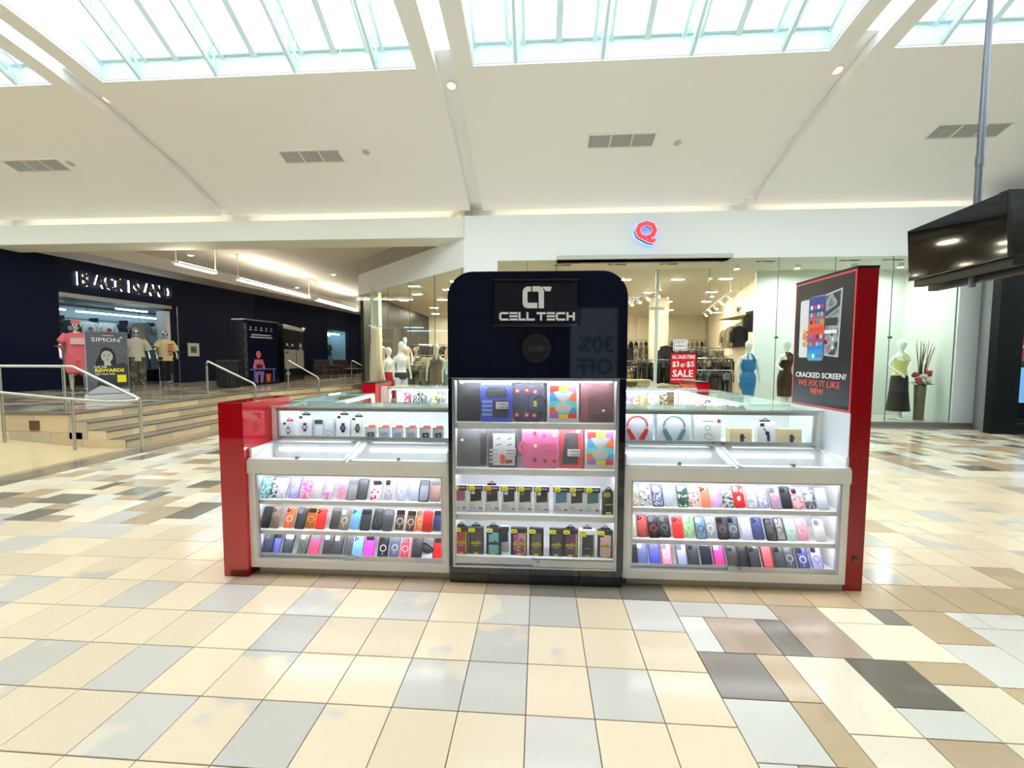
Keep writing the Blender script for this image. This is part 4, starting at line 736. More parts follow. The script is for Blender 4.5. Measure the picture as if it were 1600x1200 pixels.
for pl in ([(745, 203), (712, 203), (688, 215), (675, 240), (675, 350), (690, 375), (715, 382), (797, 382), (797, 337), (722, 337), (715, 330), (715, 250), (722, 243), (745, 243)], [(755, 200), (820, 200), (842, 212), (852, 240), (852, 382), (808, 382), (808, 250), (800, 243), (755, 243)], [(838, 203), (917, 203), (905, 240), (862, 240), (855, 222)]):
    T(MB().prism([z2(*p) for p in pl], TF-.006, TF-.014, 'y'), 'logo', sgw)
S = 17
def bar(mb, *pts): mb.prism([z2(*p) for p in pts], TF-.006, TF-.013, 'y')
def gC(x, w): return [(x+w, 415), (x+14, 415), (x, 430), (x, 470), (x+14, 485), (x+w, 485), (x+w, 485-S), (x+S+4, 485-S), (x+S, 485-S-4), (x+S, 415+S+4), (x+S+4, 415+S), (x+w, 415+S)]
def glyph(kind, x, w):
    mb = MB()
    if kind == 'C': bar(mb, *gC(x, w))
    if kind == 'E':
        for y in (415, 441, 468): bar(mb, (x+6, y), (x+w, y), (x+w, y+S-1), (x, y+S-1))
    if kind == 'L': bar(mb, (x, 415), (x+S, 415), (x+S, 468), (x+w, 468), (x+w, 485), (x, 485))
    if kind == 'T': bar(mb, (x, 415), (x+w, 415), (x+w, 432), (x+w/2+S/2, 432), (x+w/2+S/2, 485), (x+w/2-S/2, 485), (x+w/2-S/2, 432), (x, 432))
    if kind == 'H': bar(mb, (x, 415), (x+S, 415), (x+S, 441), (x+w-S, 441), (x+w-S, 415), (x+w, 415), (x+w, 485), (x+w-S, 485), (x+w-S, 458), (x+S, 458), (x+S, 485), (x, 485))
    T(mb, 'letter', sgw)
for g in (('C', 480, 76), ('E', 562, 72), ('L', 640, 60), ('L', 706, 70), ('T', 790, 76), ('E', 872, 72), ('C', 951, 78), ('H', 1040, 70)): glyph(*g)
# round emblem under the sign
ex, ez = -.017, 1.655
em = T(MB().disc(ex, TF, ez, .105, 40, d=.006), 'round_emblem', BLKM)
def TE(mb, nm, m): return T(mb, nm, m, parent=em, smooth=False)
TE(MB().ring(ex, TF-.006, ez, .078, .088, 40, d=.006), 'outer_ring', DARKG); TE(MB().ring(ex, TF-.001, ez, .1, .108, 40, d=.01), 'rim', BLK); TE(MB().ring(ex, TF-.001, ez, .12, .128, 20, d=.004, a0=10, a1=60), 'arc', BLK); TE(MB().ring(ex, TF-.001, ez, .12, .128, 20, d=.004, a0=120, a1=170), 'arc', BLK)
TE(MB().prism([(ex-.062, ez+.014), (ex-.04, ez+.02), (ex, ez+.016), (ex+.04, ez+.02), (ex+.062, ez+.014), (ex+.062, ez-.014), (ex+.04, ez-.026), (ex, ez-.02), (ex-.04, ez-.026), (ex-.062, ez-.014)], TF-.006, TF-.011, 'y'), 'face_band', DARKG)
for s in (-1, 1): TE(MB().ring(ex+s*.026, TF-.011, ez-.002, .008, .013, 16, d=.003), 'eye_ring', CHR); TE(MB().disc(ex+s*.026, TF-.011, ez-.002, .006, 12, d=.002), 'eye', DARKG)
for k in range(12):
    a = k*math.pi/6; TE(MB().disc(ex+.095*math.cos(a), TF-.006, ez+.095*math.sin(a), .004, 8, d=.002), 'screw', DARKG)
# ---------------------------------------------------------------- front cabinets
YF, YU, YE = 2.83, 3.12, 3.46
def front_cabinet(x0, x1, label, lock_s):
    t = empty('display_cabinet', ((x0+x1)/2, YF, 0), label=label, cat='display cabinet'); xc = (x0+x1)/2
    def C(mb, nm, m, **kw): mb.v = [(v[0]-xc, v[1]-YF, v[2]) for v in mb.v]; return mb.build(nm, m, kw.pop('parent', t), **kw)
    C(MB().box(x0+.04, x1, YF+.04, YF+.055, 0, .07), 'kick_plate', mat('kick_plate_grey', (206, 202, 196), 0.4))
    C(MB().box(x0, x0+.018, YF+.02, YE, .06, .93), 'side_panel', LAM); C(MB().box(x1-.018, x1, YF+.02, YE, .06, .93), 'side_panel', LAM)
    C(MB().box(x0, x1, YF, YF+.03, .058, .122), 'bottom_rail', LAM, bevel=.002); C(MB().box(x0, x1, YF-.012, YF+.03, .755, .848), 'top_rail', LAM, bevel=.003)
    C(MB().box(x0, x0+.05, YF, YF+.03, .122, .755), 'stile', LAM, bevel=.002); C(MB().box(x1-.045, x1, YF, YF+.03, .122, .755), 'stile', LAM, bevel=.002)
    a, b = x0+.05, x1-.045; m = (a+b)/2
    C(MB().box(x0+.018, x1-.018, YF+.33, YF+.345, .1, .79), 'back_panel', LAMIN); C(MB().box(x0+.018, x1-.018, YF+.03, YF+.33, .09, .118), 'cabinet_floor', LAMIN)
    mb = MB()
    for q in ((a, a+.014, .122, .755), (b-.014, b, .122, .755), (a, b, .741, .755), (a, b, .122, .132)): mb.box(q[0], q[1], YF+.004, YF+.028, q[2], q[3])
    C(mb, 'door_frame', ALU, bevel=.001)
    C(MB().box(a+.014, m+.03, YF+.02, YF+.026, .132, .158), 'door_track', ALU); C(MB().box(m-.03, b-.014, YF+.006, YF+.012, .132, .158), 'door_track', ALU)
    C(MB().box(a+.014, m+.03, YF+.021, YF+.025, .158, .741), 'glass_door', GLS, fix=False); C(MB().box(m-.03, b-.014, YF+.007, YF+.011, .158, .741), 'glass_door', GLS, fix=False)
    C(MB().tube([(m+lock_s, YF-.006, .145), (m+lock_s, YF+.006, .145)], .011, 12), 'lock', CHR, smooth=True)
    for z in (.55, .325): C(MB().box(x0+.018, x1-.018, YF+.035, YF+.33, z-.012, z).box(x0+.018, x1-.018, YF+.033, YF+.041, z-.03, z-.001), 'shelf', LAMIN)
    for z in (.752, .538, .313): C(MB().box(a, b, YF+.044, YF+.058, z-.012, z-.001), 'led_strip', LED)
    # sloping glazed tray
    C(MB().box(x0+.018, x1-.018, YF+.03, YU, .775, .79), 'tray_floor', LAMIN); C(MB().box(x0+.018, x1-.018, YU-.012, YU, .79, .925), 'tray_back', LAMIN)
    def slope(y): return .85+(y-YF)*(.08/.29)
    def bar3(xa, xb, ya, yb, lo=-.006, hi=.012): return MB().loft([[(xa, y, slope(y)+lo), (xb, y, slope(y)+lo), (xb, y, slope(y)+hi), (xa, y, slope(y)+hi)] for y in (ya, yb)])
    W2 = mat('white_aluminium', (238, 238, 238), 0.3)
    for (p, q) in ((x0+.004, m-.012), (m+.012, x1-.004)):
        lid = C(bar3(p+.02, q-.02, YF+.02, YU-.03, 0, .005), 'glass_lid', GLS, fix=False)
        fr2 = MB()
        for bb in (bar3(p, p+.025, YF-.008, YU-.01), bar3(q-.025, q, YF-.008, YU-.01), bar3(p, q, YF-.008, YF+.02), bar3(p, q, YU-.035, YU-.01)): fr2.add(bb.v, bb.f)
        C(fr2, 'lid_frame', W2)
        for hx in (p+.05, q-.05): C(MB().box(hx-.018, hx+.018, YU-.05, YU-.004, slope(YU)+.006, slope(YU)+.02), 'hinge', ALU, bevel=.003)
        C(MB().box((p+q)/2-.012, (p+q)/2+.012, YF+.0, YF+.03, slope(YF)+.010, slope(YF)+.03), 'lid_lock', CHR, bevel=.004)
    C(bar3(m-.012, m+.012, YF-.008, YU-.01, -.02, .004), 'divider', W2)
    for (p, q) in ((x0+.07, m-.06), (m+.06, x1-.07)):
        C(MB().box(p, q, YU-.03, YU-.013, .862, .888), 'led_channel', lamp('led_channel_glow', (240, 246, 255), 1.1))  # channel itself made to glow, added to brighten the tray
        mb = MB(); n = 30
        for k in range(n): xx = p+(q-p)*(k+.5)/n; mb.box(xx-.0035, xx+.0035, YU-.034, YU-.03, .868, .882)
        C(mb, 'led_strip', lamp('tray_led', (240, 246, 255), 26.0))
    # upper glazed case, standing on the cabinet
    u = empty('upper_display_case', (xc, YU, .93), label=label.split(' cabinet')[0].replace('wide white', 'glazed upper').replace('display', 'display case on top of cabinet')+' ' + label.split('cabinet ')[1], cat='display case')
    def D(mb, nm, m, **kw): mb.v = [(v[0]-xc, v[1]-YU, v[2]-.93) for v in mb.v]; return mb.build(nm, m, u, **kw)
    D(MB().box(x0, x1, YU, YE, .93, .946), 'case_floor', LAMIN); D(MB().box(x0, x0+.04, YU, YU+.03, .946, 1.2), 'post', LAM, bevel=.002); D(MB().box(x1-.04, x1, YU, YU+.03, .946, 1.2), 'post', LAM, bevel=.002)
    D(MB().box(x0+.04, x1-.04, YE-.015, YE, .946, 1.2), 'back_panel', LAMIN); D(MB().box(x0, x0+.012, YU+.03, YE, .946, 1.2), 'side_panel', LAMIN); D(MB().box(x1-.012, x1, YU+.03, YE, .946, 1.2), 'side_panel', LAMIN)
    D(MB().box(x0+.03, x1-.03, YU, YU+.03, 1.172, 1.2), 'top_rail', ALU, bevel=.002); D(MB().box(x0, x1, YU-.006, YE, 1.201, 1.211), 'glass_top', glass('glass_top_green', (240, 251, 247)), fix=False); D(MB().box(x0, x1, YU-.009, YU-.006, 1.2, 1.212), 'glass_top_edge', mat('green_glass_edge', (206, 232, 222), 0.2))
    D(MB().box(x0+.04, x0+.055, YU+.002, YU+.026, .946, 1.172), 'door_jamb', ALU); D(MB().box(x1-.055, x1-.04, YU+.002, YU+.026, .946, 1.172), 'door_jamb', ALU)
    D(MB().box(x0+.055, m+.03, YU+.018, YU+.022, .972, 1.172), 'glass_door', GLS, fix=False); D(MB().box(m-.03, x1-.055, YU+.005, YU+.009, .972, 1.172), 'glass_door', GLS, fix=False)
    D(MB().box(x0+.055, m+.03, YU+.014, YU+.024, .946, .972), 'door_track', ALU); D(MB().box(m-.03, x1-.055, YU+.002, YU+.012, .946, .972), 'door_track', ALU)
    D(MB().tube([(m+.03, YU-.01, .962), (m+.03, YU+.004, .962)], .011, 12), 'lock', CHR, smooth=True)
    D(MB().box(x0+.06, x1-.06, YU+.034, YU+.048, 1.186, 1.196), 'led_strip', LED)
    return t
front_cabinet(-2.09, -.625, 'wide white display cabinet left of the black tower', .05)
front_cabinet(.592, 2.083, 'wide white display cabinet right of the black tower', .05)
# ---------------------------------------------------------------- red end panels
t = empty('end_panel', (-2.18, 2.80, 0), label='low glossy red end panel at the left kiosk corner', cat='panel'); MB().box(-.093, .088, 0, .57, .0, 1.268).build('panel_body', REDG, t, bevel=.003); MB().box(-.05, .0885, .0, .5, .0, .05).build('foot_block', mat('dark_red_foot', (110, 4, 14), 0.3), t)
t = empty('end_panel', (2.152, 2.86, 0), label='tall red end panel with phone repair poster at right kiosk corner', cat='panel'); xo = 2.152; yo = 2.86
def E_(mb, nm, m, **kw): mb.v = [(v[0]-xo, v[1]-yo, v[2]) for v in mb.v]; return mb.build(nm, m, kw.pop('parent', t), **kw)
E_(MB().box(2.088, 2.218, 2.86, 3.5, 0, 2.185), 'panel_body', mat('red_matte_laminate', (158, 8, 20), 0.22), bevel=.002); E_(MB().box(2.083, 2.088, 2.862, 3.5, 0, 1.225), 'inner_liner', mat('pale_liner', (232, 238, 244), 0.4)); E_(MB().box(2.082, 2.22, 2.858, 3.5, 2.185, 2.2), 'top_cap', BLKM)
E_(MB().tube([(2.17, 2.852, .225), (2.17, 2.862, .225)], .02, 16), 'grommet', mat('old_brass', (120, 96, 58), 0.4, 0.8), smooth=True); E_(MB().tube([(2.17, 2.850, .225), (2.17, 2.856, .225)], .009, 12), 'grommet_hole', BLKM)
po = empty('poster', (2.0825-xo, 3.18-yo, 0), -math.pi/2, parent=t)     # local x runs away from the back towards the viewer, read from the kiosk side
def PO(mb, nm, m): return mb.build(nm, m, po)
sal = mat('poster_red_border', (214, 84, 84), 0.4); drk = mat('poster_black', (22, 24, 34), 0.3)
PO(MB().box(-.315, .315, 0, .003, 1.228, 2.183), 'border', sal); PO(MB().box(-.302, .302, -.0015, 0, 1.243, 2.168), 'print', drk)
text('lettering', 'CRACKED SCREEN?', WT, po, -.27, .27, 1.447, 1.487, -.0016, .015); orr = mat('print_orange_red', (232, 72, 52), 0.4); text('lettering', 'WE FIX IT LIKE', orr, po, -.235, .215, 1.383, 1.428, -.0016, .012); text('lettering', 'NEW', orr, po, -.085, .055, 1.325, 1.37, -.0016, .012)
def flat(pts, nm, m, y0=-.0016, d=.0012): return PO(MB().prism(pts, y0, y0-d, 'y'), nm, m)
PH1 = mat('phone_white_screen', (226, 226, 228), 0.3); RIM = mat('phone_rim_silver', (196, 200, 206), 0.3)
flat([(-.01, 1.62), (.185, 1.6), (.2, 2.08), (-.01, 2.05)], 'phone_print', RIM); flat([(0.0, 1.63), (.172, 1.612), (.184, 2.066), (0.0, 2.038)], 'phone_screen_print', pattern('poster_grey_photo', [(60, 66, 76), (120, 128, 136), (170, 176, 180), (40, 44, 52)], 6, 'noise'), -.0028)
flat([(.02, 1.83), (.165, 1.825), (.165, 1.88), (.02, 1.885)], 'widget_print', mat('widget_dark', (44, 46, 48), 0.4), -.004); flat([(.0, 1.775), (.165, 1.77), (.165, 1.795), (.0, 1.8)], 'search_bar_print', WT, -.004)
for k in range(6): PO(MB().disc(.03+.05*(k % 3), -.004, 1.73-.06*(k//3), .014, 12), 'icon_print', (WT, mat('icon_pink', (226, 92, 120), 0.4), PH1)[k % 3])
flat(rrect(-.245, -.09, 1.6, 2.045, .02), 'phone_print', RIM); flat(rrect(-.238, -.097, 1.607, 2.038, .018), 'phone_screen_print', PH1, -.0028); flat(rrect(-.2, -.12, 1.68, 1.83, .03), 'flower_print', pattern('poster_orange_flower', [(226, 226, 228), (232, 150, 80), (240, 190, 110), (226, 90, 60)], 60), -.004)
flat(rrect(-.14, .045, 1.572, 2.06, .028), 'phone_print', mat('phone_rim_dark', (130, 136, 150), 0.25, 0.5), -.004); 
m = bpy.data.materials.new('phone_gradient_wallpaper'); m.use_nodes = True; nt = m.node_tree; tc = nt.nodes.new('ShaderNodeTexCoord'); sx = nt.nodes.new('ShaderNodeSeparateXYZ'); mr = nt.nodes.new('ShaderNodeMapRange'); mr.inputs[1].default_value = 1.58; mr.inputs[2].default_value = 2.05; rp = nt.nodes.new('ShaderNodeValToRGB'); e = rp.color_ramp.elements
while len(e) < 6: e.new(.5)
for i, (p, c) in enumerate(((0, (40, 190, 232)), (.22, (24, 110, 214)), (.32, (180, 50, 130)), (.45, (232, 84, 60)), (.6, (240, 110, 60)), (.72, (22, 60, 150)))): e[i].position = p; e[i].color = lin(c)+(1,)
nt.links.new(tc.outputs['Object'], sx.inputs[0]); nt.links.new(sx.outputs[2], mr.inputs[0]); nt.links.new(mr.outputs[0], rp.inputs[0]); nt.links.new(rp.outputs[0], nt.nodes['Principled BSDF'].inputs['Base Color']); nt.nodes['Principled BSDF'].inputs['Roughness'].default_value = .3
flat(rrect(-.132, .037, 1.581, 2.051, .022), 'phone_screen_print', m, -.0052)
icm = [WT, mat('icon_green', (90, 200, 110), .4), mat('icon_blue', (70, 130, 220), .4), mat('icon_red', (220, 60, 60), .4), mat('icon_dark', (40, 40, 48), .4), mat('icon_grey', (190, 194, 204), .4)]
for r_ in range(6):
    for c_ in range(4): flat(rrect(-.118+.038*c_, -.092+.038*c_, 1.96-.055*r_, 1.99-.055*r_, .006, 2), 'icon_print', icm[(r_*5+c_*3+(r_*c_)) % 6], -.0064)
for c_ in range(4): flat(rrect(-.118+.038*c_, -.092+.038*c_, 1.597, 1.627, .006, 2), 'icon_print', icm[(1, 0, 2, 3)[c_]], -.0064)
# ---------------------------------------------------------------- side and back counters of the kiosk
GT = MATS['glass_top_green']
def counter(name, label, x0, x1, y0, y1, face, top=1.211):
    t = empty(name, ((x0+x1)/2, (y0+y1)/2, 0), label=label, cat='display cabinet', group='rear kiosk counters'); xc, yc = (x0+x1)/2, (y0+y1)/2
    def C(mb, nm, m, **kw): mb.v = [(v[0]-xc, v[1]-yc, v[2]) for v in mb.v]; return mb.build(nm, m, t, **kw)
    C(MB().box(x0, x1, y0, y1, .0, .93), 'counter_body', LAM, bevel=.003); C(MB().box(x0+.01, x1-.01, y0+.01, y1-.01, .93, .945), 'case_floor', LAMIN)
    for (px, py) in ((x0, y0), (x1-.03, y0), (x1-.03, y1-.03), (x0, y1-.03)): C(MB().box(px, px+.03, py, py+.03, .93, top-.01), 'post', LAM)
    mb = MB(); mb.box(x0, x1, y0, y0+.025, top-.036, top-.01); mb.box(x0, x1, y1-.025, y1, top-.036, top-.01); mb.box(x0, x0+.025, y0, y1, top-.036, top-.01); mb.box(x1-.025, x1, y0, y1, top-.036, top-.01); C(mb, 'top_frame', mat('white_aluminium', (238, 238, 238), 0.3))
    C(MB().box(x0, x1, y0, y1, top-.01, top), 'glass_top', GT, fix=False); C(MB().box(x0-.002, x1+.002, y0-.003, y0, top-.011, top+.001), 'glass_top_edge', MATS['green_glass_edge'])
    g = {'y': (x0+.03, x1-.03, y0+.005, y0+.01), 'x+': (x1-.01, x1-.005, y0+.03, y1-.03), 'x-': (x0+.005, x0+.01, y0+.03, y1-.03)}[face]; C(MB().box(g[0], g[1], g[2], g[3], .945, top-.036), 'glass_front', GLS, fix=False)
    b = {'y': (x0+.03, x1-.03, y1-.012, y1-.006), 'x+': (x0+.006, x0+.012, y0+.03, y1-.03), 'x-': (x1-.012, x1-.006, y0+.03, y1-.03)}[face]; C(MB().box(b[0], b[1], b[2], b[3], .945, top-.036), 'back_panel', LAMIN)
    l = {'y': (x0+.05, x1-.05, y0+.03, y0+.045), 'x+': (x1-.045, x1-.03, y0+.05, y1-.05), 'x-': (x0+.03, x0+.045, y0+.05, y1-.05)}[face]; C(MB().box(l[0], l[1], l[2], l[3], top-.046, top-.037), 'led_strip', LED)
counter('side_counter', 'glass-topped side counter running back on the left', -2.20, -1.76, 3.47, 4.40, 'x+'); counter('side_counter', 'glass-topped side counter running back on the right', 1.76, 2.22, 3.51, 5.36, 'x-'); counter('rear_counter', 'rear kiosk counter holding patterned phone cases, left part', -1.98, -.02, 5.40, 5.86, 'y'); counter('rear_counter', 'rear kiosk counter holding patterned phone cases, right part', .0, 1.82, 5.40, 5.86, 'y')
for s, nm in ((-1, 'left'), (1, 'right')):
    t = empty('end_panel', (s*2.17, 5.4, 0), label='small red end panel at the rear '+nm+' kiosk corner', cat='panel'); MB().box(-.09, .09, -.16 if s < 0 else .1, .46 if s < 0 else .7, 0, 1.255 if s < 0 else 1.275).build('panel_body', REDG, t, bevel=.003); MB().box(-.092, .092, -.162 if s < 0 else .098, .46 if s < 0 else .7, 1.255 if s < 0 else 1.275, 1.27 if s < 0 else 1.29).build('top_cap', BLKM, t)
    MB().box(.0, .09 if s < 0 else .23, -.02, .0, 0, 1.215).build('corner_panel', LAM, None, loc=(-2.075 if s < 0 else 1.83, 5.42, 0), label='white corner panel beside the rear '+nm+' red panel', cat='panel')
# ================================================================ MERCHANDISE
CW, CH, CD_ = .073, .150, .010
SHELL = MB().prism(rrect(-CW/2, CW/2, 0, CH, .013), 0, CD_, 'y').mesh('shell', [None], True, .002)
def frame_mesh(x0, x1, z0, z1, r, w, y0, y1):
    o, i = rrect(x0, x1, z0, z1, r), rrect(x0+w, x1-w, z0+w, z1-w, max(r-w, .002)); n = len(o)
    vs = [(p[0], y, p[1]) for y in (y0, y1) for L_ in (o, i) for p in L_]; fs = []
    for k in range(n):
        j = (k+1) % n; fs += [(k, j, n+j, n+k), (2*n+k, 2*n+j, 3*n+j, 3*n+k), (k, j, 2*n+j, 2*n+k), (n+k, n+j, 3*n+j, 3*n+k)]
    return MB().add(vs, fs).mesh('bumper', [None])
BUMP = frame_mesh(-CW/2-.001, CW/2+.001, -.001, CH+.001, .014, .005, -.0025, CD_)
RINGM = MB().ring(0, -.0003, .066, .019, .0235, 24, d=.0015).add([(-.0022, -.0018, .022), (.0022, -.0018, .022), (.0022, -.0018, .036), (-.0022, -.0018, .036)], [(0, 1, 2, 3)]).mesh('magnet_ring', [None], fix=False)
CAMW = MB().prism(rrect(-.031, .003, .108, .144, .008), -.0002, -.0015, 'y').mesh('camera_window', [None])
CAMB = MB().prism(rrect(-.031, .031, .112, .144, .009), -.0002, -.0015, 'y').mesh('camera_bar', [None])
CAMF = frame_mesh(-.032, .004, .107, .145, .009, .003, -.0028, -.0002)
dots = MB()
for (a, b) in ((-.023, .135), (-.023, .117), (-.007, .126)): dots.disc(a, -.0002, b, .0072, 14, d=.002)
dots.disc(.022, -.0002, .135, .0035, 10, d=.002).disc(.022, -.0002, .118, .0035, 10, d=.002)
CAMD = dots.mesh('camera_holes', [None], fix=False)
def cmat(sp):
    k = sp[0]
    if k == 's': return mat('case_%d_%d_%d' % sp[1], sp[1], .38)
    if k == 'g': return mat('caseg_%d_%d_%d' % sp[1], sp[1], .12)
    if k == 'c': return clear('clear_%d_%d_%d' % sp[1], sp[1], sp[2] if len(sp) > 2 else .45)
    return pattern('print_%s' % '_'.join('%d%d%d' % c for c in sp[1])+'_%d' % sp[2], sp[1], sp[2], sp[3] if len(sp) > 3 else 'voronoi')
camdark, camlight, camgrey = mat('camera_dark', (30, 30, 34), .2), mat('camera_light', (222, 222, 226), .3), mat('camera_grey', (104, 106, 112), .3)
CAMS = {'w': (CAMW, camlight), 'wd': (CAMW, camdark), 'wg': (CAMW, camgrey), 'b': (CAMB, camdark), 'bl': (CAMB, camlight), 'bg': (CAMB, camgrey), 'd': (CAMD, camdark), 'f': (CAMF, camdark)}
def phone_case(loc, lean, rz, spec, label, group, s=1.0):
    sp_, camk, ring, bump = spec
    o = put('phone_case', SHELL, None, loc, (-lean, 0, rz), label, 'phone case', group, material=cmat(sp_)); o.scale = (s, s, s)
    if camk: put('camera_opening', CAMS[camk][0], o, material=CAMS[camk][1])
    if ring: put('magnet_ring', RINGM, o, material=mat('ring_%d_%d_%d' % ring, ring, .35))
    if bump: put('bumper', BUMP, o, material=mat('bumper_%d_%d_%d' % bump, bump, .4))
    return o
W_, K_, G_ = (244, 244, 244), (22, 22, 24), (120, 122, 126)
def S(c): return ('s', c)
def Cl(c, a=.45): return ('c', c, a)
def Pt(cs, sc_=70, k='voronoi'): return ('p', cs, sc_, k)
LT = [(412, (Pt([(120, 196, 190), (220, 240, 236), (90, 170, 180), (190, 222, 210)]), None, None, None), 'mint floral'), (430, (Pt([(250, 250, 250), (240, 240, 240), (60, 64, 66), (170, 210, 200)]), None, None, None), 'white and black floral'), (446, (Pt([(232, 224, 244), (200, 196, 220), (246, 240, 250)]), None, None, None), 'pale lilac floral'), (464, (Pt([(90, 200, 226), (170, 160, 226), (210, 200, 240)], 18, 'noise'), 'bl', None, (150, 140, 200)), 'aqua and lilac'),
      (482, (Pt([(246, 140, 190), (250, 200, 226), (240, 100, 160)]), None, None, None), 'bright pink floral'), (498, (Cl((236, 230, 236)), 'w', None, None), 'glitter clear'), (516, (Pt([(250, 150, 220), (200, 140, 240), (250, 214, 190)], 16, 'noise'), 'w', None, None), 'pink and violet'), (537, (Cl((250, 190, 214), .6), 'bl', (238, 90, 160), (240, 180, 200)), 'rose ring'), (553, (Cl((176, 178, 176), .6), 'bg', (150, 152, 150), (120, 122, 122)), 'grey clear'), (568, (S((84, 88, 94)), 'bg', None, (60, 62, 66)), 'slate grey'),
      (590, (Pt([(250, 248, 246), (250, 246, 244), (196, 40, 60), (244, 240, 240)]), 'b', None, None), 'white with red blossoms'), (609, (Cl((214, 204, 220), .6), 'wd', W_, (246, 246, 248)), 'white framed'), (629, (Cl((214, 226, 244), .5), 'w', W_, None), 'icy clear ringed'), (648, (Cl((206, 222, 246), .6), None, None, None), 'pale blue clear'), (664, (Cl((190, 196, 214), .6), 'bg', None, (28, 30, 34)), 'black framed clear'), (681, (S((196, 158, 148)), 'bg', None, (160, 120, 112)), 'dusty rose')]
LM = [(409, (('g', (20, 20, 20)), None, None, None), 'plain black'), (421, (Cl((62, 50, 46), .85), 'bg', G_, (40, 34, 32)), 'smoky brown'), (435, (S((132, 112, 100)), 'd', (110, 92, 82), None), 'taupe ringed'), (455, (Cl((232, 112, 56), .8), 'd', W_, (240, 130, 70)), 'orange with white ring'), (474, (S((58, 60, 64)), 'wg', None, (40, 40, 42)), 'dark slate'), (489, (Cl((170, 100, 40), .85), 'b', (236, 170, 80), (226, 140, 60)), 'amber framed'), (505, (S((232, 50, 44)), 'd', (214, 40, 36), None), 'bright red'), (526, (Cl((74, 74, 68), .9), None, None, (60, 60, 56)), 'smoke grey'), (541, (Cl((150, 136, 122), .8), 'w', W_, (120, 110, 100)), 'taupe clear'), (557, (S((126, 190, 240)), 'd', (104, 170, 226), None), 'sky blue'),
      (574, (Cl((70, 72, 78), .9), 'b', (44, 44, 48), (50, 52, 56)), 'charcoal matte'), (591, (Cl((62, 64, 68), .9), 'd', (96, 98, 102), (40, 42, 44)), 'black matte'), (608, (Cl((92, 98, 98), .9), 'bg', (60, 62, 62), (70, 74, 74)), 'grey green matte'), (626, (Cl((86, 74, 66), .9), 'b', W_, (246, 240, 232)), 'white framed brown'), (643, (Cl((92, 74, 64), .9), 'b', (244, 236, 226), (236, 190, 150)), 'peach framed brown'), (657, (Cl((246, 150, 90), .75), 'wg', (250, 200, 160), (250, 190, 150)), 'peach orange clear'), (669, (S((190, 20, 26)), None, None, None), 'deep red'), (684, (S((52, 66, 108)), 'b', None, W_), 'navy with white edge')]
LB = [(413, (S((54, 60, 84)), 'wg', None, (36, 40, 62)), 'dark navy'), (433, (S((108, 116, 196)), 'b', None, (84, 92, 170)), 'periwinkle'), (453, (S((70, 74, 84)), 'bl', None, (26, 28, 32)), 'black edged grey'), (475, (Cl((110, 116, 108), .8), 'w', (34, 36, 34), (66, 70, 66)), 'green grey ringed'), (494, (S((244, 84, 128)), 'bg', None, (226, 60, 108)), 'hot pink'), (513, (S((54, 56, 60)), 'w', None, None), 'black square'), (530, (S((70, 72, 76)), 'w', None, (50, 52, 54)), 'graphite'), (546, (S((84, 86, 84)), None, None, None), 'plain dark folio'), (560, (S((140, 198, 242)), 'd', (104, 166, 222), None), 'light blue'), (578, (S((240, 84, 214)), 'b', None, (220, 60, 190)), 'magenta'), (600, (Cl((44, 48, 52), .92), 'wd', W_, (26, 28, 30)), 'black with white ring'), (617, (Cl((96, 102, 130), .9), 'bg', (226, 228, 236), (100, 106, 130)), 'slate blue ringed'), (634, (Cl((226, 70, 84), .85), 'wg', W_, (250, 196, 196)), 'coral with white ring'), (652, (S((54, 56, 62)), 'd', None, (34, 36, 40)), 'matte charcoal'), (685, (S((236, 26, 38)), 'b', None, (40, 40, 44)), 'scarlet')]
RT = [(990, (Pt([(250, 246, 240), (240, 180, 120), (90, 190, 190), (240, 150, 150)]), None, None, None), 'colourful floral'), (1009, (Pt([(250, 250, 248), (246, 246, 244), (90, 90, 100), (230, 226, 222)], 110), 'w', None, None), 'white speckled'), (1028, (Pt([(70, 76, 120), (214, 216, 232), (110, 116, 150)], 110), 'w', None, (70, 74, 110)), 'navy speckled'), (1046, (Cl((222, 230, 240), .5), None, None, None), 'plain clear'), (1067, (Pt([(46, 92, 78), (236, 244, 240), (46, 92, 78)], 48), 'w', None, (70, 110, 100)), 'green diamond'), (1085, (Pt([(250, 220, 214), (246, 236, 232), (200, 120, 110)], 90), 'w', None, None), 'pink leopard'), (1103, (S((248, 140, 110)), 'd', None, (250, 190, 180)), 'coral wavy'), (1120, (Pt([(226, 170, 246), (246, 210, 250), (200, 180, 250)], 20, 'noise'), 'w', None, None), 'lilac marble'), (1138, (Pt([(236, 240, 238), (70, 80, 84), (190, 200, 198)], 110), 'w', None, None), 'grey leopard'),
      (1157, (Pt([(226, 40, 44), (226, 40, 44), (240, 240, 240), (226, 40, 44)], 34), 'w', None, (226, 50, 50)), 'red with white flower'), (1176, (Pt([(240, 240, 246), (250, 250, 250), (200, 200, 214)], 60), 'w', None, (190, 190, 204)), 'white floral clear'), (1194, (Pt([(226, 228, 246), (246, 246, 252), (190, 194, 224)], 60), 'w', None, (150, 150, 176)), 'lavender floral clear'), (1213, (S((214, 176, 204)), 'wg', (190, 150, 182), (150, 150, 160)), 'mauve ringed'), (1231, (S((44, 48, 58)), 'wd', None, (30, 32, 40)), 'black with red camera'), (1249, (Pt([(244, 170, 176), (230, 120, 134), (250, 210, 210)], 60), 'wd', None, None), 'pink garden'), (1270, (Pt([(236, 240, 240), (206, 214, 214), (90, 98, 104)], 22, 'noise'), 'w', None, None), 'grey white marble'), (1288, (Pt([(206, 210, 240), (226, 236, 150), (220, 226, 240)], 14, 'noise'), 'w', None, None), 'lilac lime clear')]
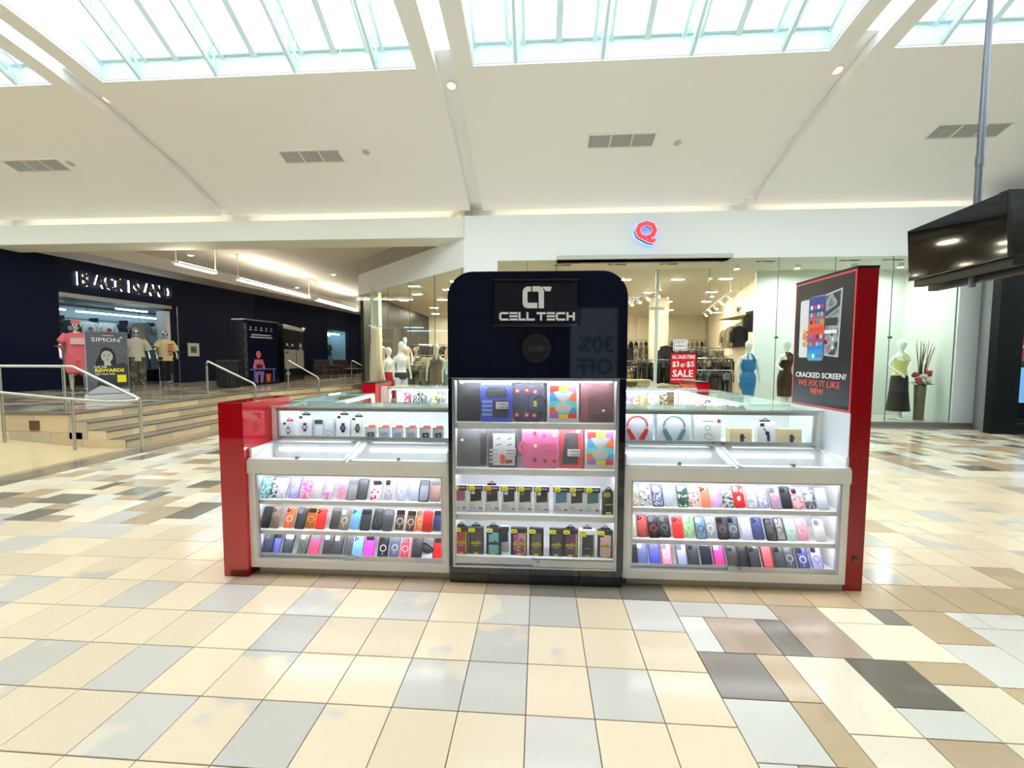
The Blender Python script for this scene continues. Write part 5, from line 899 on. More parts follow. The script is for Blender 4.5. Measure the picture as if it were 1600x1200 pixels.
RM = [(986, (S((226, 220, 200)), None, None, None), 'cream'), (1005, (S((190, 84, 80)), 'd', None, (140, 60, 60)), 'brick red'), (1022, (Cl((50, 48, 50), .92), 'wg', (214, 70, 64), (34, 34, 36)), 'black with red ring'), (1040, (Cl((62, 66, 66), .92), 'wg', (130, 134, 136), (40, 42, 42)), 'black with grey ring'), (1060, (S((240, 54, 48)), 'd', (206, 36, 32), None), 'vivid red'), (1078, (Pt([(226, 232, 230), (110, 190, 100), (170, 214, 150)], 12, 'noise'), 'w', (226, 244, 226), (200, 206, 204)), 'green fade clear'), (1096, (Cl((130, 170, 200), .75), 'w', (34, 44, 60), (60, 70, 84)), 'blue clear'), (1112, (Cl((196, 200, 202), .5), 'w', W_, None), 'grey clear ringed'), (1130, (Cl((76, 66, 72), .9), 'wd', (120, 110, 114), (50, 36, 40)), 'plum smoke'), (1148, (Cl((96, 108, 116), .9), 'wd', (180, 192, 198), (60, 68, 74)), 'slate smoke'), (1168, (S((216, 214, 240)), 'w', W_, None), 'lavender ringed'), (1187, (S((66, 78, 126)), 'd', (56, 66, 110), (50, 58, 96)), 'navy blue'), (1207, (Cl((90, 88, 100), .8), 'f', K_, K_), 'black ringed smoke'), (1222, (Cl((210, 206, 196), .4), 'f', K_, K_), 'black framed transparent'), (1239, (Cl((206, 236, 218), .7), 'w', (214, 246, 226), None), 'mint glitter'), (1258, (Cl((246, 170, 190), .8), 'w', (250, 214, 226), (244, 180, 196)), 'pink glitter'), (1284, (S((240, 240, 234)), 'wg', None, None), 'plain white')]
RB = [(989, (('g', (40, 42, 50)), 'wd', None, (22, 22, 26)), 'glossy black'), (1005, (S((104, 114, 160)), 'w', None, (74, 82, 124)), 'steel blue'), (1024, (S((84, 90, 190)), 'wg', None, (56, 60, 130)), 'royal blue'), (1044, (S((246, 170, 196)), 'wg', W_, (220, 40, 54)), 'pink with red edge'), (1067, (S((178, 184, 220)), 'wg', None, (70, 74, 90)), 'lavender grey'), (1086, (S((62, 62, 68)), 'wd', None, (44, 44, 48)), 'dark grey red camera'), (1106, (('g', (44, 48, 58)), None, None, (26, 28, 32)), 'shiny black'), (1127, (S((230, 70, 150)), 'w', None, (120, 30, 80)), 'fuchsia'), (1148, (S((60, 58, 58)), 'wd', None, (30, 30, 30)), 'brownish black'), (1166, (S((38, 38, 40)), None, None, (24, 24, 24)), 'flat black'), (1182, (('g', (64, 66, 70)), 'wd', None, (20, 20, 22)), 'black wallet'), (1204, (S((244, 92, 98)), None, None, (60, 30, 34)), 'coral'), (1222, (S((66, 66, 70)), 'wd', None, (40, 40, 44)), 'charcoal'), (1240, (S((82, 82, 84)), 'wg', (200, 200, 204), (60, 60, 62)), 'ash with finger grip'), (1259, (S((76, 84, 140)), 'wd', (226, 230, 240), (50, 56, 90)), 'indigo with ring grip'), (1282, (S((200, 196, 240)), 'wd', (90, 86, 110), (140, 130, 190)), 'pale lilac with grip')]
for rows, side in (((LT, LM, LB), 'left'), ((RT, RM, RB), 'right')):
    for r_, (row, sn, z) in enumerate(zip(rows, ('top', 'middle', 'bottom'), (.55, .325, .118))):
        for k, (px, spec, desc) in enumerate(row):
            py = (772, 818, 862)[r_]; X = ony(px, py, YF+.10).x
            lo, hi = (-2.065, -.65) if side == 'left' else (.625, 2.03)
            X = min(max(X, lo+.04), hi-.04)
            y = YF+(.072 if r_ == 2 else .06)+(.012 if k % 2 else 0.0)
            lean = math.radians(25+rnd.uniform(-3, 3)); rz = (-.10 if side == 'left' else .10)*rnd.uniform(.2, 1)
            phone_case((X, y, z+.0015), lean, rz, spec, f'{desc} phone case, {ORD[k]} from left, {sn} shelf of {side} front cabinet', f'phone cases in the {side} cabinet')
phone_case((ony(668, 868, YF+.12).x+.02, YF+.17, .118+.012), math.radians(88), .8, (('g', (30, 32, 36)), 'wd', None, (20, 20, 22)), 'fallen black phone case lying flat, bottom shelf of left cabinet', 'phone cases in the left cabinet')
# ---------------------------------------------------------------- boxes on the tower's two lower shelves
YEL = mat('badge_yellow', (240, 232, 30), .4); ORA = mat('badge_orange', (236, 160, 40), .4); BX_W = mat('box_white', (238, 240, 244), .4); BX_K = mat('box_black', (30, 30, 32), .35); BX_G = mat('box_grey', (62, 60, 58), .4)
def tshape(X, y, z, lab, group, body, w, h, d, rz=0.0, tab=None, nm='case_box', lean=0.0, cat='box'):
    o = MB().box(-w/2, w/2, 0, d, 0, h).build(nm, body, None, bevel=.0015, loc=(X, y, z), rot=(-lean, 0, rz), label=lab, cat=cat, group=group)
    if tab:
        t2 = MB().prism(rrect(-w*.3, w*.3, h-.002, h+.016, .006), d*.4, d*.5, 'y'); t2.build('hang_tab', tab, o); MB().ring(0, d*.42, h+.014, .012, .017, 16, d=.003, a0=0, a1=180).build('hang_loop', tab, o)
    return o
def pr(o, pts, nm, m, y=0.0): return MB().prism(pts, y-.0002, y-.0012, 'y').build(nm, m, o)
def badge(o, x, z, m=YEL, w=.046): pr(o, rrect(x, x+w, z, z+.03, .009), 'badge', m, -.001); pr(o, rrect(x+.01, x+w-.01, z+.01, z+.02, .003, 2), 'badge_mark', mat('badge_dark', (190, 182, 30), .4), -.0022)
row3 = [(719, (170, 92, 124), 'pink case picture', YEL, None), (744, (34, 36, 38), 'black case picture', YEL, None), (769, (50, 44, 38), 'dark brown picture and hang hook', ORA, BLKM), (795, (38, 54, 62), 'dark teal picture', YEL, None), (820, (36, 38, 40), 'charcoal picture', YEL, None), (846, (44, 44, 46), 'graphite picture', YEL, None), (876, (74, 130, 160), 'steel blue picture', YEL, None), (900, (52, 52, 54), 'dark grey picture', YEL, None), (925, (58, 110, 126), 'teal picture', YEL, None)]
for k, (px, c, d_, bm, tb) in enumerate(row3):
    X = ony(px, 790, TF+.1).x; o = tshape(X, TF+.075, .4915, f'white case box with {d_}, {ORD[k]} on third tower shelf', 'boxes on the third tower shelf', BX_W, .108, .19, .024, rnd.uniform(-.06, .06), tb)
    pr(o, [(-.054, .152), (.054, .152), (.054, .19), (-.054, .19)], 'header_print', BX_K); badge(o, -.048, .156, bm); pr(o, [(0.0, .17), (.044, .17), (.044, .177), (0.0, .177)], 'caption_print', mat('print_grey', (190, 190, 190), .5), -.001)
    pr(o, [(-.036, .074), (.042, .082), (.042, .152), (-.036, .152)], 'case_picture', mat('pic_%d_%d_%d' % c, c, .35)); pr(o, rrect(-.03, -.004, .128, .15, .005), 'camera_picture', camlight if k % 2 else camgrey, -.001)
    for q in range(3): pr(o, [(-.046, .05-.014*q), (-.012+.01*q, .05-.014*q), (-.012+.01*q, .054-.014*q), (-.046, .054-.014*q)], 'small_print', mat('print_grey2', (150, 150, 156), .5))
    pr(o, [(.022, .02), (.046, .02), (.046, .034), (.022, .034)], 'barcode_print', mat('print_grey2', (150, 150, 156), .5))
o = tshape(ony(950, 790, TF+.1).x, TF+.07, .4915, 'dark grey phone case box with yellow badge, last on third tower shelf', 'boxes on the third tower shelf', BX_G, .085, .165, .026, .08, BLKM); badge(o, -.036, .128, mat('badge_dull', (206, 190, 70), .4)); pr(o, [(-.025, .07), (.028, .07), (.028, .076), (-.025, .076)], 'yellow_print', YEL); pr(o, rrect(-.02, .02, .006, .02, .005, 2), 'foot_badge', YEL, -.001)
row4 = [(722, BX_K, (196, 70, 74), 'red panel', BLKM, .078), (745, BX_G, (84, 78, 70), 'olive grey panel', BLKM, .09), (772, BX_K, (120, 204, 214), 'aqua panel', BLKM, .088), (811, BX_K, (190, 90, 140), 'pink zigzag panel', None, .096), (838, BX_K, (104, 104, 90), 'grey and yellow panel', None, .085), (869, BX_K, (80, 84, 92), 'slate panel and green print', None, .082), (891, BX_K, (116, 62, 110), 'purple panel', BLKM, .086), (917, BX_W, (60, 60, 62), 'white front and charcoal picture', BLKM, .09), (945, BX_K, (244, 206, 216), 'pale pink panel', BLKM, .09)]
for k, (px, body, c, d_, tb, w) in enumerate(row4):
    w *= 1.2; X = ony(px, 850, TF+.1).x; h = .196; o = tshape(X, TF+.068, .1835, f'phone case box with {d_}, {ORD[k]} from left on bottom tower shelf', 'boxes on the bottom tower shelf', body, w, h, .032, rnd.uniform(-.07, .07)-.05, tb)
    badge(o, -w/2+.001, h-.036, mat('badge_pale', (236, 230, 150), .4) if k == 2 else YEL)
    pm = pattern('zigzag_pink', [(190, 90, 140), (226, 150, 180), (150, 60, 110)], 70) if k == 3 else mat('pic_%d_%d_%d' % c, c, .35)
    pr(o, [(-w*.33, .006), (w*.35, .006), (w*.35, h-.034), (-w*.1, h-.034), (-w*.1, h-.05), (-w*.33, h-.05)], 'case_picture', pm)
    pr(o, [(-w*.36, .082), (-w*.2, .096), (-w*.05, .088), (w*.1, .104), (w*.3, .09), (w*.36, .084), (w*.34, .074), (-w*.34, .072)], 'brush_print', mat('print_brush', (190, 170, 60), .4) if k not in (2, 7) else mat('print_dark', (60, 60, 60), .4), -.001)
    pr(o, [(-w*.2, .06), (w*.2, .06), (w*.2, .065), (-w*.2, .065)], 'small_print', mat('print_grey', (190, 190, 190), .5), -.001); pr(o, rrect(-.016, .016, .002, .014, .004, 2), 'foot_badge', YEL, -.001)
    pr(o, [(w*.36, .01), (w*.42, .01), (w*.42, h-.03), (w*.36, h-.03)], 'edge_stripe', YEL if k % 3 == 0 else BX_G)
o = tshape(ony(789, 845, TF+.13).x, TF+.12, .1835, 'black and white phone case box half hidden on bottom tower shelf', 'boxes on the bottom tower shelf', BX_W, .06, .185, .03); pr(o, [(-.03, .15), (.03, .15), (.03, .185), (-.03, .185)], 'header_print', BX_K); pr(o, [(-.024, .07), (.024, .075), (.024, .15), (-.024, .15)], 'case_picture', mat('pic_navy', (40, 44, 66), .4))
# ---------------------------------------------------------------- tablet cases on the two upper shelves
film = clear('plastic_bag_film', (250, 250, 252), .11, .04)
def bag(o, w, h, d):
    """crumpled clear bag round a tablet case"""
    q = random.Random(int(w*1e4)+int(h*1e3)); mb = MB(); n = 8; rows = []
    for j in range(n+1): rows.append([(-w/2-.006+(w+.012)*i/n, -.004-q.random()*.006, h*j/n+(.014 if j == n else 0)*q.random()+(.004 if j == n else 0)) for i in range(n+1)])
    vs = [v for r in rows for v in r]; mb.add(vs, [(j*(n+1)+i, j*(n+1)+i+1, (j+1)*(n+1)+i+1, (j+1)*(n+1)+i) for j in range(n) for i in range(n)]); mb.build('plastic_bag', film, o, fix=False)
def tablet(px0, px1, py0, py1, z, body, lab, row, nm='tablet_case', film_=True, r=.012, lean=6, yo=.09):
    a, b = ony(px0, py1, TF+yo), ony(px1, py1, TF+yo); w = b.x-a.x; h = (py1-py0)/FPX*(TF+yo+.08)/math.cos(math.radians(lean))
    o = MB().prism(rrect(-w/2, w/2, 0, h, r), .0, .02, 'y').build(nm, body, None, smooth=True, bevel=.002, loc=((a.x+b.x)/2, TF+yo, z+.002), rot=(-math.radians(lean), 0, 0), label=lab, cat='tablet case', group='tablet cases on the %s tower shelf' % row)
    if film_: bag(o, w, h, .02)
    return o, w, h
sticker = mat('sticker_white', (240, 240, 244), .4); INK = mat('print_ink', (52, 54, 66), .5)
def insp(o, w, h, x, z):
    pr(o, [(x, z), (x+.088, z), (x+.088, z+.05), (x, z+.05)], 'sticker', sticker, -.0105); text('lettering', 'Inspire', INK, o, x+.022, x+.084, z+.027, z+.042, -.0118, .01); text('lettering', 'Your Fit', INK, o, x+.022, x+.084, z+.007, z+.02, -.0118, .01)
def tag(o, x, z, w=.022): pr(o, rrect(x, x+w, z, z+.016, .003, 2), 'price_tag', sticker, -.0105)
o, w, h = tablet(714, 750, 596, 659, 1.14, mat('tab_black', (30, 31, 40), .5, bump=.3, nscale=30), 'black tablet case in clear bag, first on top tower shelf', 'top'); tag(o, -w*.36, h*.9)
o, w, h = tablet(751, 799, 597, 662, 1.14, mat('tab_blue', (52, 76, 214), .35), 'blue packaged tablet case with black shell window, top tower shelf', 'top', yo=.07)
pr(o, [(-w*.47, h*.88), (w*.47, h*.88), (w*.47, h*.99), (-w*.47, h*.99)], 'header_print', BX_W); pr(o, rrect(-w*.34, w*.36, h*.56, h*.82, .02), 'case_picture', mat('tab_char', (44, 48, 54), .4)); pr(o, [(-w*.1, h*.1), (w*.4, h*.1), (w*.4, h*.5), (-w*.1, h*.5)], 'case_picture', mat('tab_char', (44, 48, 54), .4))
for q in range(4): pr(o, [(-w*.46, h*(.14+.1*q)), (-w*.12, h*(.14+.1*q)), (-w*.12, h*(.2+.1*q)), (-w*.46, h*(.2+.1*q))], 'feature_print', mat('pale_blue_print', (150, 170, 240), .4))
insp(o, w, h, .0, h*.3)
o, w, h = tablet(802, 849, 602, 659, 1.14, mat('tab_navy', (46, 54, 84), .6, bump=.4, nscale=60), 'navy tablet case with red round badges in clear bag, top tower shelf', 'top', r=.04)
for (fx, fz) in ((-.38, .82), (-.05, .84), (.22, .8), (-.38, .18), (-.05, .18), (.2, .17)): MB().disc(w*fx, -.0005, h*fz, .018, 14, d=.006).build('badge', mat('badge_red', (214, 60, 66), .4), o); MB().disc(w*fx, -.0065, h*fz, .008, 10, d=.001).build('badge_mark', mat('badge_cream', (240, 224, 200), .4), o)
pr(o, [(w*.17, h*.4), (w*.28, h*.4), (w*.28, h*.56), (w*.17, h*.56)], 'yellow_patch', mat('patch_yellow', (226, 214, 90), .4)); MB().ring(w*.36, .004, h*.5, .05, .068, 20, d=.014).build('carry_handle', mat('tab_handle_grey', (92, 100, 124), .5), o)
RB_ = [(232, 70, 66), (246, 220, 80), (176, 130, 226), (244, 120, 66), (120, 220, 222), (90, 170, 226)]
def rainbow(px0, px1, py0, py1, z, lab, row, wht):
    o, w, h = tablet(px0, px1, py0, py1, z, wht, lab, row, film_=False, r=.004, yo=.075)
    cells = [(-.42, -.14, .72, .9, 0), (-.14, .16, .76, .9, 1), (.16, .42, .72, .9, 2), (-.42, -.2, .52, .72, 5), (-.42, -.2, .36, .52, 4), (-.42, -.2, .22, .36, 3), (.2, .42, .52, .72, 3), (.2, .42, .36, .52, 4), (.2, .42, .22, .36, 5), (-.42, -.14, .1, .22, 2), (-.14, .16, .1, .2, 1), (.16, .42, .1, .22, 0), (-.2, .2, .2, .76, 4)]
    for a, b, c, d, ci in cells: pr(o, [(w*a, h*c), (w*b, h*c), (w*b, h*d), (w*a, h*d)], 'colour_patch', mat('rainbow_%d' % ci, RB_[ci], .4))
    gm = mat('pop_grey', (214, 214, 212), .4)
    pr(o, [(w*x, h*zz) for x, zz in ((-.3, .74), (-.2, .6), (-.06, .52), (.06, .52), (.2, .6), (.32, .74), (.2, .76), (.0, .7), (-.2, .76))], 'grip_shape', gm, -.0013); pr(o, [(w*(.27*math.cos(a)), h*(.36+.13*math.sin(a))) for a in [2*math.pi*k/18 for k in range(18)]], 'grip_shape', gm, -.0013); pr(o, [(-w*.07, h*.44), (w*.07, h*.44), (w*.07, h*.56), (-w*.07, h*.56)], 'grip_shape', gm, -.0014)
rainbow(855, 905, 600, 662, 1.14, 'white boxed rainbow tablet case, fourth on top tower shelf', 'top', mat('tab_box_white', (244, 244, 246), .4))
o, w, h = tablet(908, 961, 599, 661, 1.14, mat('tab_maroon', (116, 58, 66), .5, bump=.4, nscale=40), 'maroon tablet case in glossy clear bag, last on top tower shelf', 'top'); tag(o, w*.12, h*.26, .02); pr(o, [(-w*.5, h*.0), (-w*.3, 0), (-w*.3, h), (-w*.5, h)], 'folio_strap', mat('tab_maroon_light', (150, 84, 88), .5)); pr(o, [(-w*.2, h*.05), (w*.48, h*.05), (w*.48, h*.2), (-w*.2, h*.2)], 'pocket', mat('tab_maroon_dark', (84, 44, 54), .6))
o, w, h = tablet(713, 760, 672, 729, .815, mat('tab_grey', (86, 88, 88), .55, bump=.3, nscale=40), 'charcoal tablet case in crumpled bag, first on second tower shelf', 'second'); tag(o, -w*.35, h*.68); pr(o, [(w*.3, h*.05), (w*.48, h*.05), (w*.48, h*.9), (w*.3, h*.9)], 'side_strap', BLKM)
o, w, h = tablet(763, 808, 674, 733, .815, mat('tab_dkframe', (44, 46, 50), .4), 'white carded tablet accessory with red picture, second tower shelf', 'second', yo=.07); pr(o, [(-w*.34, h*.06), (w*.42, h*.06), (w*.42, h*.88), (-w*.34, h*.88)], 'card', BX_W)
for q in range(4): pr(o, [(w*(-.25+.38*(q % 2)), h*(.72-.16*(q//2))), (w*(-.08+.38*(q % 2)), h*(.75-.16*(q//2))), (w*(-.04+.38*(q % 2)), h*(.78-.16*(q//2))), (w*(-.2+.38*(q % 2)), h*(.75-.16*(q//2)))], 'product_print', mat('print_dark', (60, 60, 60), .4), -.0013)
pr(o, [(-w*.1, h*.1), (w*.08, h*.1), (w*.08, h*.34), (-w*.1, h*.34)], 'red_print', mat('print_red', (226, 84, 70), .4), -.0013); pr(o, [(w*.1, h*.1), (w*.34, h*.12), (w*.34, h*.2), (w*.1, h*.2)], 'red_print', mat('print_dkred', (150, 60, 56), .4), -.0013)
for q in range(4): pr(o, [(-w*.46, h*(.12+.1*q)), (-w*.16, h*(.12+.1*q)), (-w*.16, h*(.18+.1*q)), (-w*.46, h*(.18+.1*q))], 'feature_print', mat('print_pale', (206, 210, 216), .4), -.0014)
insp(o, w, h, .005, h*.32)
o, w, h = tablet(816, 873, 671, 734, .815, mat('tab_pink', (242, 112, 172), .4), 'bright pink tablet case with carry handle and small badges, second shelf', 'second', r=.03, yo=.065); MB().ring(-w*.42, .004, h*.5, .03, .05, 20, d=.012, a0=90, a1=270).build('carry_handle', mat('tab_pink', (242, 112, 172), .4), o)
for q, (fx, fz) in enumerate(((-.16, .84), (-.14, .54), (-.16, .2), (.1, .8), (.38, .8), (.12, .18), (.38, .18))): MB().disc(w*fx, -.0005, h*fz, .013, 12, d=.006).build('badge', (mat('badge_red', (214, 60, 66), .4), mat('badge_cream', (240, 224, 200), .4), mat('badge_brown', (110, 50, 60), .4))[q % 3], o)
pr(o, rrect(-w*.02, w*.44, h*.38, h*.6, .004, 2), 'name_plate', mat('tab_pink_dark', (226, 92, 152), .4), -.001)
o, w, h = tablet(875, 911, 672, 733, .815, mat('tab_redpack', (226, 44, 58), .4), 'red packaged tablet case with black shell, second tower shelf', 'second', r=.005, yo=.08); pr(o, [(-w*.42, h*.08), (w*.28, h*.1), (w*.3, h*.88), (-w*.3, h*.88)], 'case_picture', mat('tab_char', (44, 48, 54), .4)); insp(o, w, h, -w*.18, h*.3); MB().disc(w*.3, -.001, h*.92, .014, 14).build('round_sticker', sticker, o)
rainbow(914, 963, 673, 735, .815, 'cream boxed rainbow tablet case, last on second tower shelf', 'second', mat('tab_box_cream', (226, 222, 210), .4))
# ---------------------------------------------------------------- upper case, left: watch boxes and small chargers
ZU = .9475
def ubox(px0, px1, py0, lab, grp, body, nm='watch_box', d=.05, tab=None, py1=686, y=YU+.10, lean=4, cat='box'):
    a, b = ony(px0, py1, y), ony(px1, py1, y); w = b.x-a.x; h = (py1-py0)/FPX*(y+.05)
    return tshape((a.x+b.x)/2, y, ZU, lab, grp, body, w, h, d, 0, tab, nm, math.radians(lean), cat), w, h
def watch(o, cx, cz, s, strap_, face):
    pr(o, [(cx-.012*s, cz-.034*s), (cx+.012*s, cz-.034*s), (cx+.012*s, cz+.034*s), (cx-.012*s, cz+.034*s)], 'strap_print', strap_); MB().disc(cx, -.001, cz, .021*s, 20, d=.002).build('bezel_print', strap_, o); MB().disc(cx, -.003, cz, .015*s, 18, d=.001).build('dial_print', face, o)
GW = 'watch boxes in the upper left case'
sil, dkw = mat('watch_grey', (120, 116, 118), .4), mat('watch_dark', (44, 48, 56), .4); dl1, dl2, dl3 = mat('dial_rose', (228, 210, 212), .4), mat('dial_white', (226, 226, 230), .4), mat('dial_multi', (120, 90, 150), .4)
o, w, h = ubox(445, 463, 662, 'small white watch box with rose dial and red tab, upper left case', GW, BX_W, tab=mat('tab_red', (220, 60, 60), .4)); watch(o, 0, h*.42, .9, sil, dl1); pr(o, rrect(-w*.42, -w*.2, h*.8, h*.95, .002, 2), 'logo_print', dkw)
o, w, h = ubox(469, 490, 652, 'taller white watch box with black strap and pale dial', GW, BX_W, tab=dkw); watch(o, 0, h*.46, 1.0, dkw, dl2); pr(o, rrect(-w*.42, -w*.18, h*.86, h*.98, .002, 2), 'logo_print', dkw)
o, w, h = ubox(492, 525, 656, 'wide grey gift set box with earphones and accessories', GW, mat('gift_grey', (206, 208, 212), .4)); pr(o, rrect(-w*.42, -w*.04, h*.7, h*.92, .004, 2), 'display_print', mat('lcd_dark', (70, 78, 78), .4)); pr(o, rrect(-w*.4, -w*.05, h*.1, h*.62, .012), 'earbuds_case', BX_W); pr(o, rrect(.01, w*.42, h*.4, h*.92, .004, 2), 'cable_window', mat('tray_pale', (228, 232, 236), .4)); MB().ring(w*.22, -.001, h*.1, .018, .026, 20, d=.008, a0=0, a1=180).build('cable_loop', BX_W, o)
o, w, h = ubox(528, 549, 651, 'white watch box with black strap and bright colour dial', GW, BX_W, tab=dkw); watch(o, 0, h*.44, 1.1, dkw, dl3); pr(o, rrect(-w*.42, -w*.18, h*.86, h*.98, .002, 2), 'logo_print', dkw)
o, w, h = ubox(551, 571, 654, 'white watch box with grey sports dial, right of the watch row', GW, mat('box_palegreen', (232, 238, 230), .4), tab=dkw); watch(o, 0, h*.46, 1.05, mat('watch_olive', (70, 76, 74), .4), sil); pr(o, rrect(-w*.42, -w*.18, h*.86, h*.98, .002, 2), 'logo_print', dkw)
SM = [(582, (70, 120, 96), 'green'), (603, (176, 200, 214), 'pale blue'), (624, (170, 190, 212), 'ice blue'), (645, (190, 206, 206), 'pearl'), (667, (84, 90, 96), 'dark grey'), (687, (100, 104, 108), 'grey')]
for k, (px, c, nm) in enumerate(SM):
    o, w, h = ubox(px-9, px+8, 669, f'small orange and white box showing {nm} charger, {ORD[k]} of six in upper left case', 'small charger boxes in the upper left case', BX_W, 'charger_box', d=.03, py1=688, y=YU+.06); o.rotation_euler[2] = .45
    ot = mat('tab_orange', (240, 96, 60), .4); pr(o, [(-w*.5, h*.92), (w*.5, h*.92), (w*.5, h), (-w*.5, h)], 'header_print', ot); MB().prism(rrect(-w*.15, w*.45, h-.002, h+.012, .004, 2), .012, .015, 'y').build('hang_tab', ot, o); MB().box(w*.5, w*.5+.001, 0, .03, 0, h).build('side_print', mat('side_red', (206, 96, 84), .4), o)
    pr(o, rrect(-w*.3, w*.3, h*.15, h*.55, .006, 3), 'charger_picture', mat('chg_%d' % k, c, .4)); MB().disc(0, -.0013, h*.34, .008, 12).build('charger_disc', mat('chgd', (210, 216, 220), .4), o)
# right upper case
def phones(o, w, h, c):
    m = mat('hp_%d_%d_%d' % c, c, .35); R = w*.36; MB().ring(0, -.0005, h*.52, R*.9, R*1.03, 28, d=.006, a0=0, a1=180).build('headband', m, o)
    for s in (-1, 1):
        MB().prism([(s*R*.9, h*.52), (s*R*1.03, h*.52), (s*R*1.0, h*.4), (s*R*.92, h*.4)], -.0005, -.005, 'y').build('arm', mat('hp_steel', (196, 196, 200), .3), o)
        MB().prism([(s*R*1.05, h*.4), (s*R*.78, h*.46), (s*R*.16, h*.1), (s*R*.3, h*.04), (s*R*.62, h*.05)], -.0005, -.012, 'y').build('ear_cup', m, o)
GH = 'boxes in the upper right case'
for (a, b, c, nm) in ((972, 1022, (216, 72, 70), 'red'), (1029, 1081, (110, 152, 146), 'green')):
    o, w, h = ubox(a, b, 647, f'white box with {nm} over-ear headphones, upper right case', GH, mat('hp_box', (226, 230, 238), .35), 'headphone_box', d=.08, py1=692, y=YU+.09); phones(o, w*.92, h, c)
o, w, h = ubox(1087, 1129, 648, 'white earphone box with sketched face and red corner mark', GH, mat('box_ivory', (236, 238, 234), .4), 'earphone_box', d=.06, py1=692, y=YU+.09); pr(o, [(w*.36, h*.68), (w*.48, h*.68), (w*.48, h*.8), (w*.36, h*.8)], 'red_mark', mat('print_red2', (196, 50, 54), .4)); MB().ring(w*0, -.0005, h*.5, .018, .0205, 18, d=.0008).build('sketch_line', DARKG, o); MB().ring(0, -.0005, h*.16, .03, .033, 14, d=.0008, a0=20, a1=160).build('sketch_line', DARKG, o); MB().ring(.012, -.0005, h*.26, .036, .0385, 14, d=.0008, a0=200, a1=330).build('sketch_line', DARKG, o); pr(o, [(-w*.18, h*.72), (w*.22, h*.72), (w*.22, h*.745), (-w*.18, h*.745)], 'caption_print', DARKG)
kr = mat('kraft_yellow', (232, 214, 168), .5)
for (a, b, nm) in ((1143, 1178, 'left'), (1221, 1257, 'right')):
    o, w, h = ubox(a, b, 671, f'kraft coloured headset box with dark earpiece picture, {nm} one', GH, kr, 'headset_box', d=.07, py1=693, y=YU+.08); pr(o, rrect(-.005, .022, 0.004, h*.62, .01), 'earpiece_picture', mat('earpiece', (64, 70, 78), .4)); pr(o, [(.018, h*.3), (.034, h*.36), (.034, h*.44), (.018, h*.42)], 'boom_picture', mat('earpiece', (64, 70, 78), .4))
o, w, h = ubox(1187, 1215, 661, 'white earpiece box with hang loop between two kraft boxes', GH, BX_W, 'earpiece_box', d=.05, tab=mat('tab_greyblue', (70, 74, 84), .4), py1=693, y=YU+.08); pr(o, rrect(-w*.36, -w*.12, h*.8, h*.95, .002, 2), 'logo_print', dkw); MB().disc(w*.05, -.001, h*.48, .016, 16).build('earpiece_picture', mat('earpiece', (64, 70, 78), .4), o); pr(o, rrect(w*.04, w*.2, h*.1, h*.4, .004, 2), 'stem_picture', mat('earpiece', (64, 70, 78), .4)); pr(o, [(-w*.2, h*.7), (-w*.14, h*.72), (0, h*.6), (-w*.04, h*.56)], 'hook_picture', mat('earpiece', (64, 70, 78), .4))
# ---------------------------------------------------------------- small goods lying in the glazed trays
rt = random.Random(5)
for (xa, xb, side) in ((-2.0, -1.42, 'left tray of left cabinet'), (-1.3, -.72, 'right tray of left cabinet'), (.68, 1.28, 'left tray of right cabinet'), (1.4, 1.98, 'right tray of right cabinet')):
    n = 5
    for k in range(n):
        X = xa+(xb-xa)*(k+.5)/n; c = rt.choice([(236, 238, 242), (228, 230, 236), (240, 236, 234), (214, 220, 230)])
        o = MB().prism(rrect(-.045, .045, -.035, .035, .008, 3), 0, .014, 'z').build('accessory_pack', mat('pack_%d_%d_%d' % c, c, .4), None, loc=(X, YF+.14+rt.uniform(-.02, .03), .7905), rot=(0, 0, rt.uniform(-.3, .3)), label=f'flat pale accessory pack, {ORD[k]} from left in the {side}', cat='package', group='accessory packs in the trays')
        MB().box(-.03, .012, -.02, -.012, .0142, .015).build('print', mat('pack_print_%d' % (k % 3), ((200, 110, 110), (120, 130, 140), (180, 186, 196))[k % 3], .4), o); MB().prism([(.03*math.cos(a)*.6+.012, .03*math.sin(a)*.6+.008) for a in [2*math.pi*q/12 for q in range(12)]], .0142, .017, 'z').build('item', mat('pack_item_%d' % (k % 2), ((90, 94, 100), (206, 210, 216))[k % 2], .4), o)
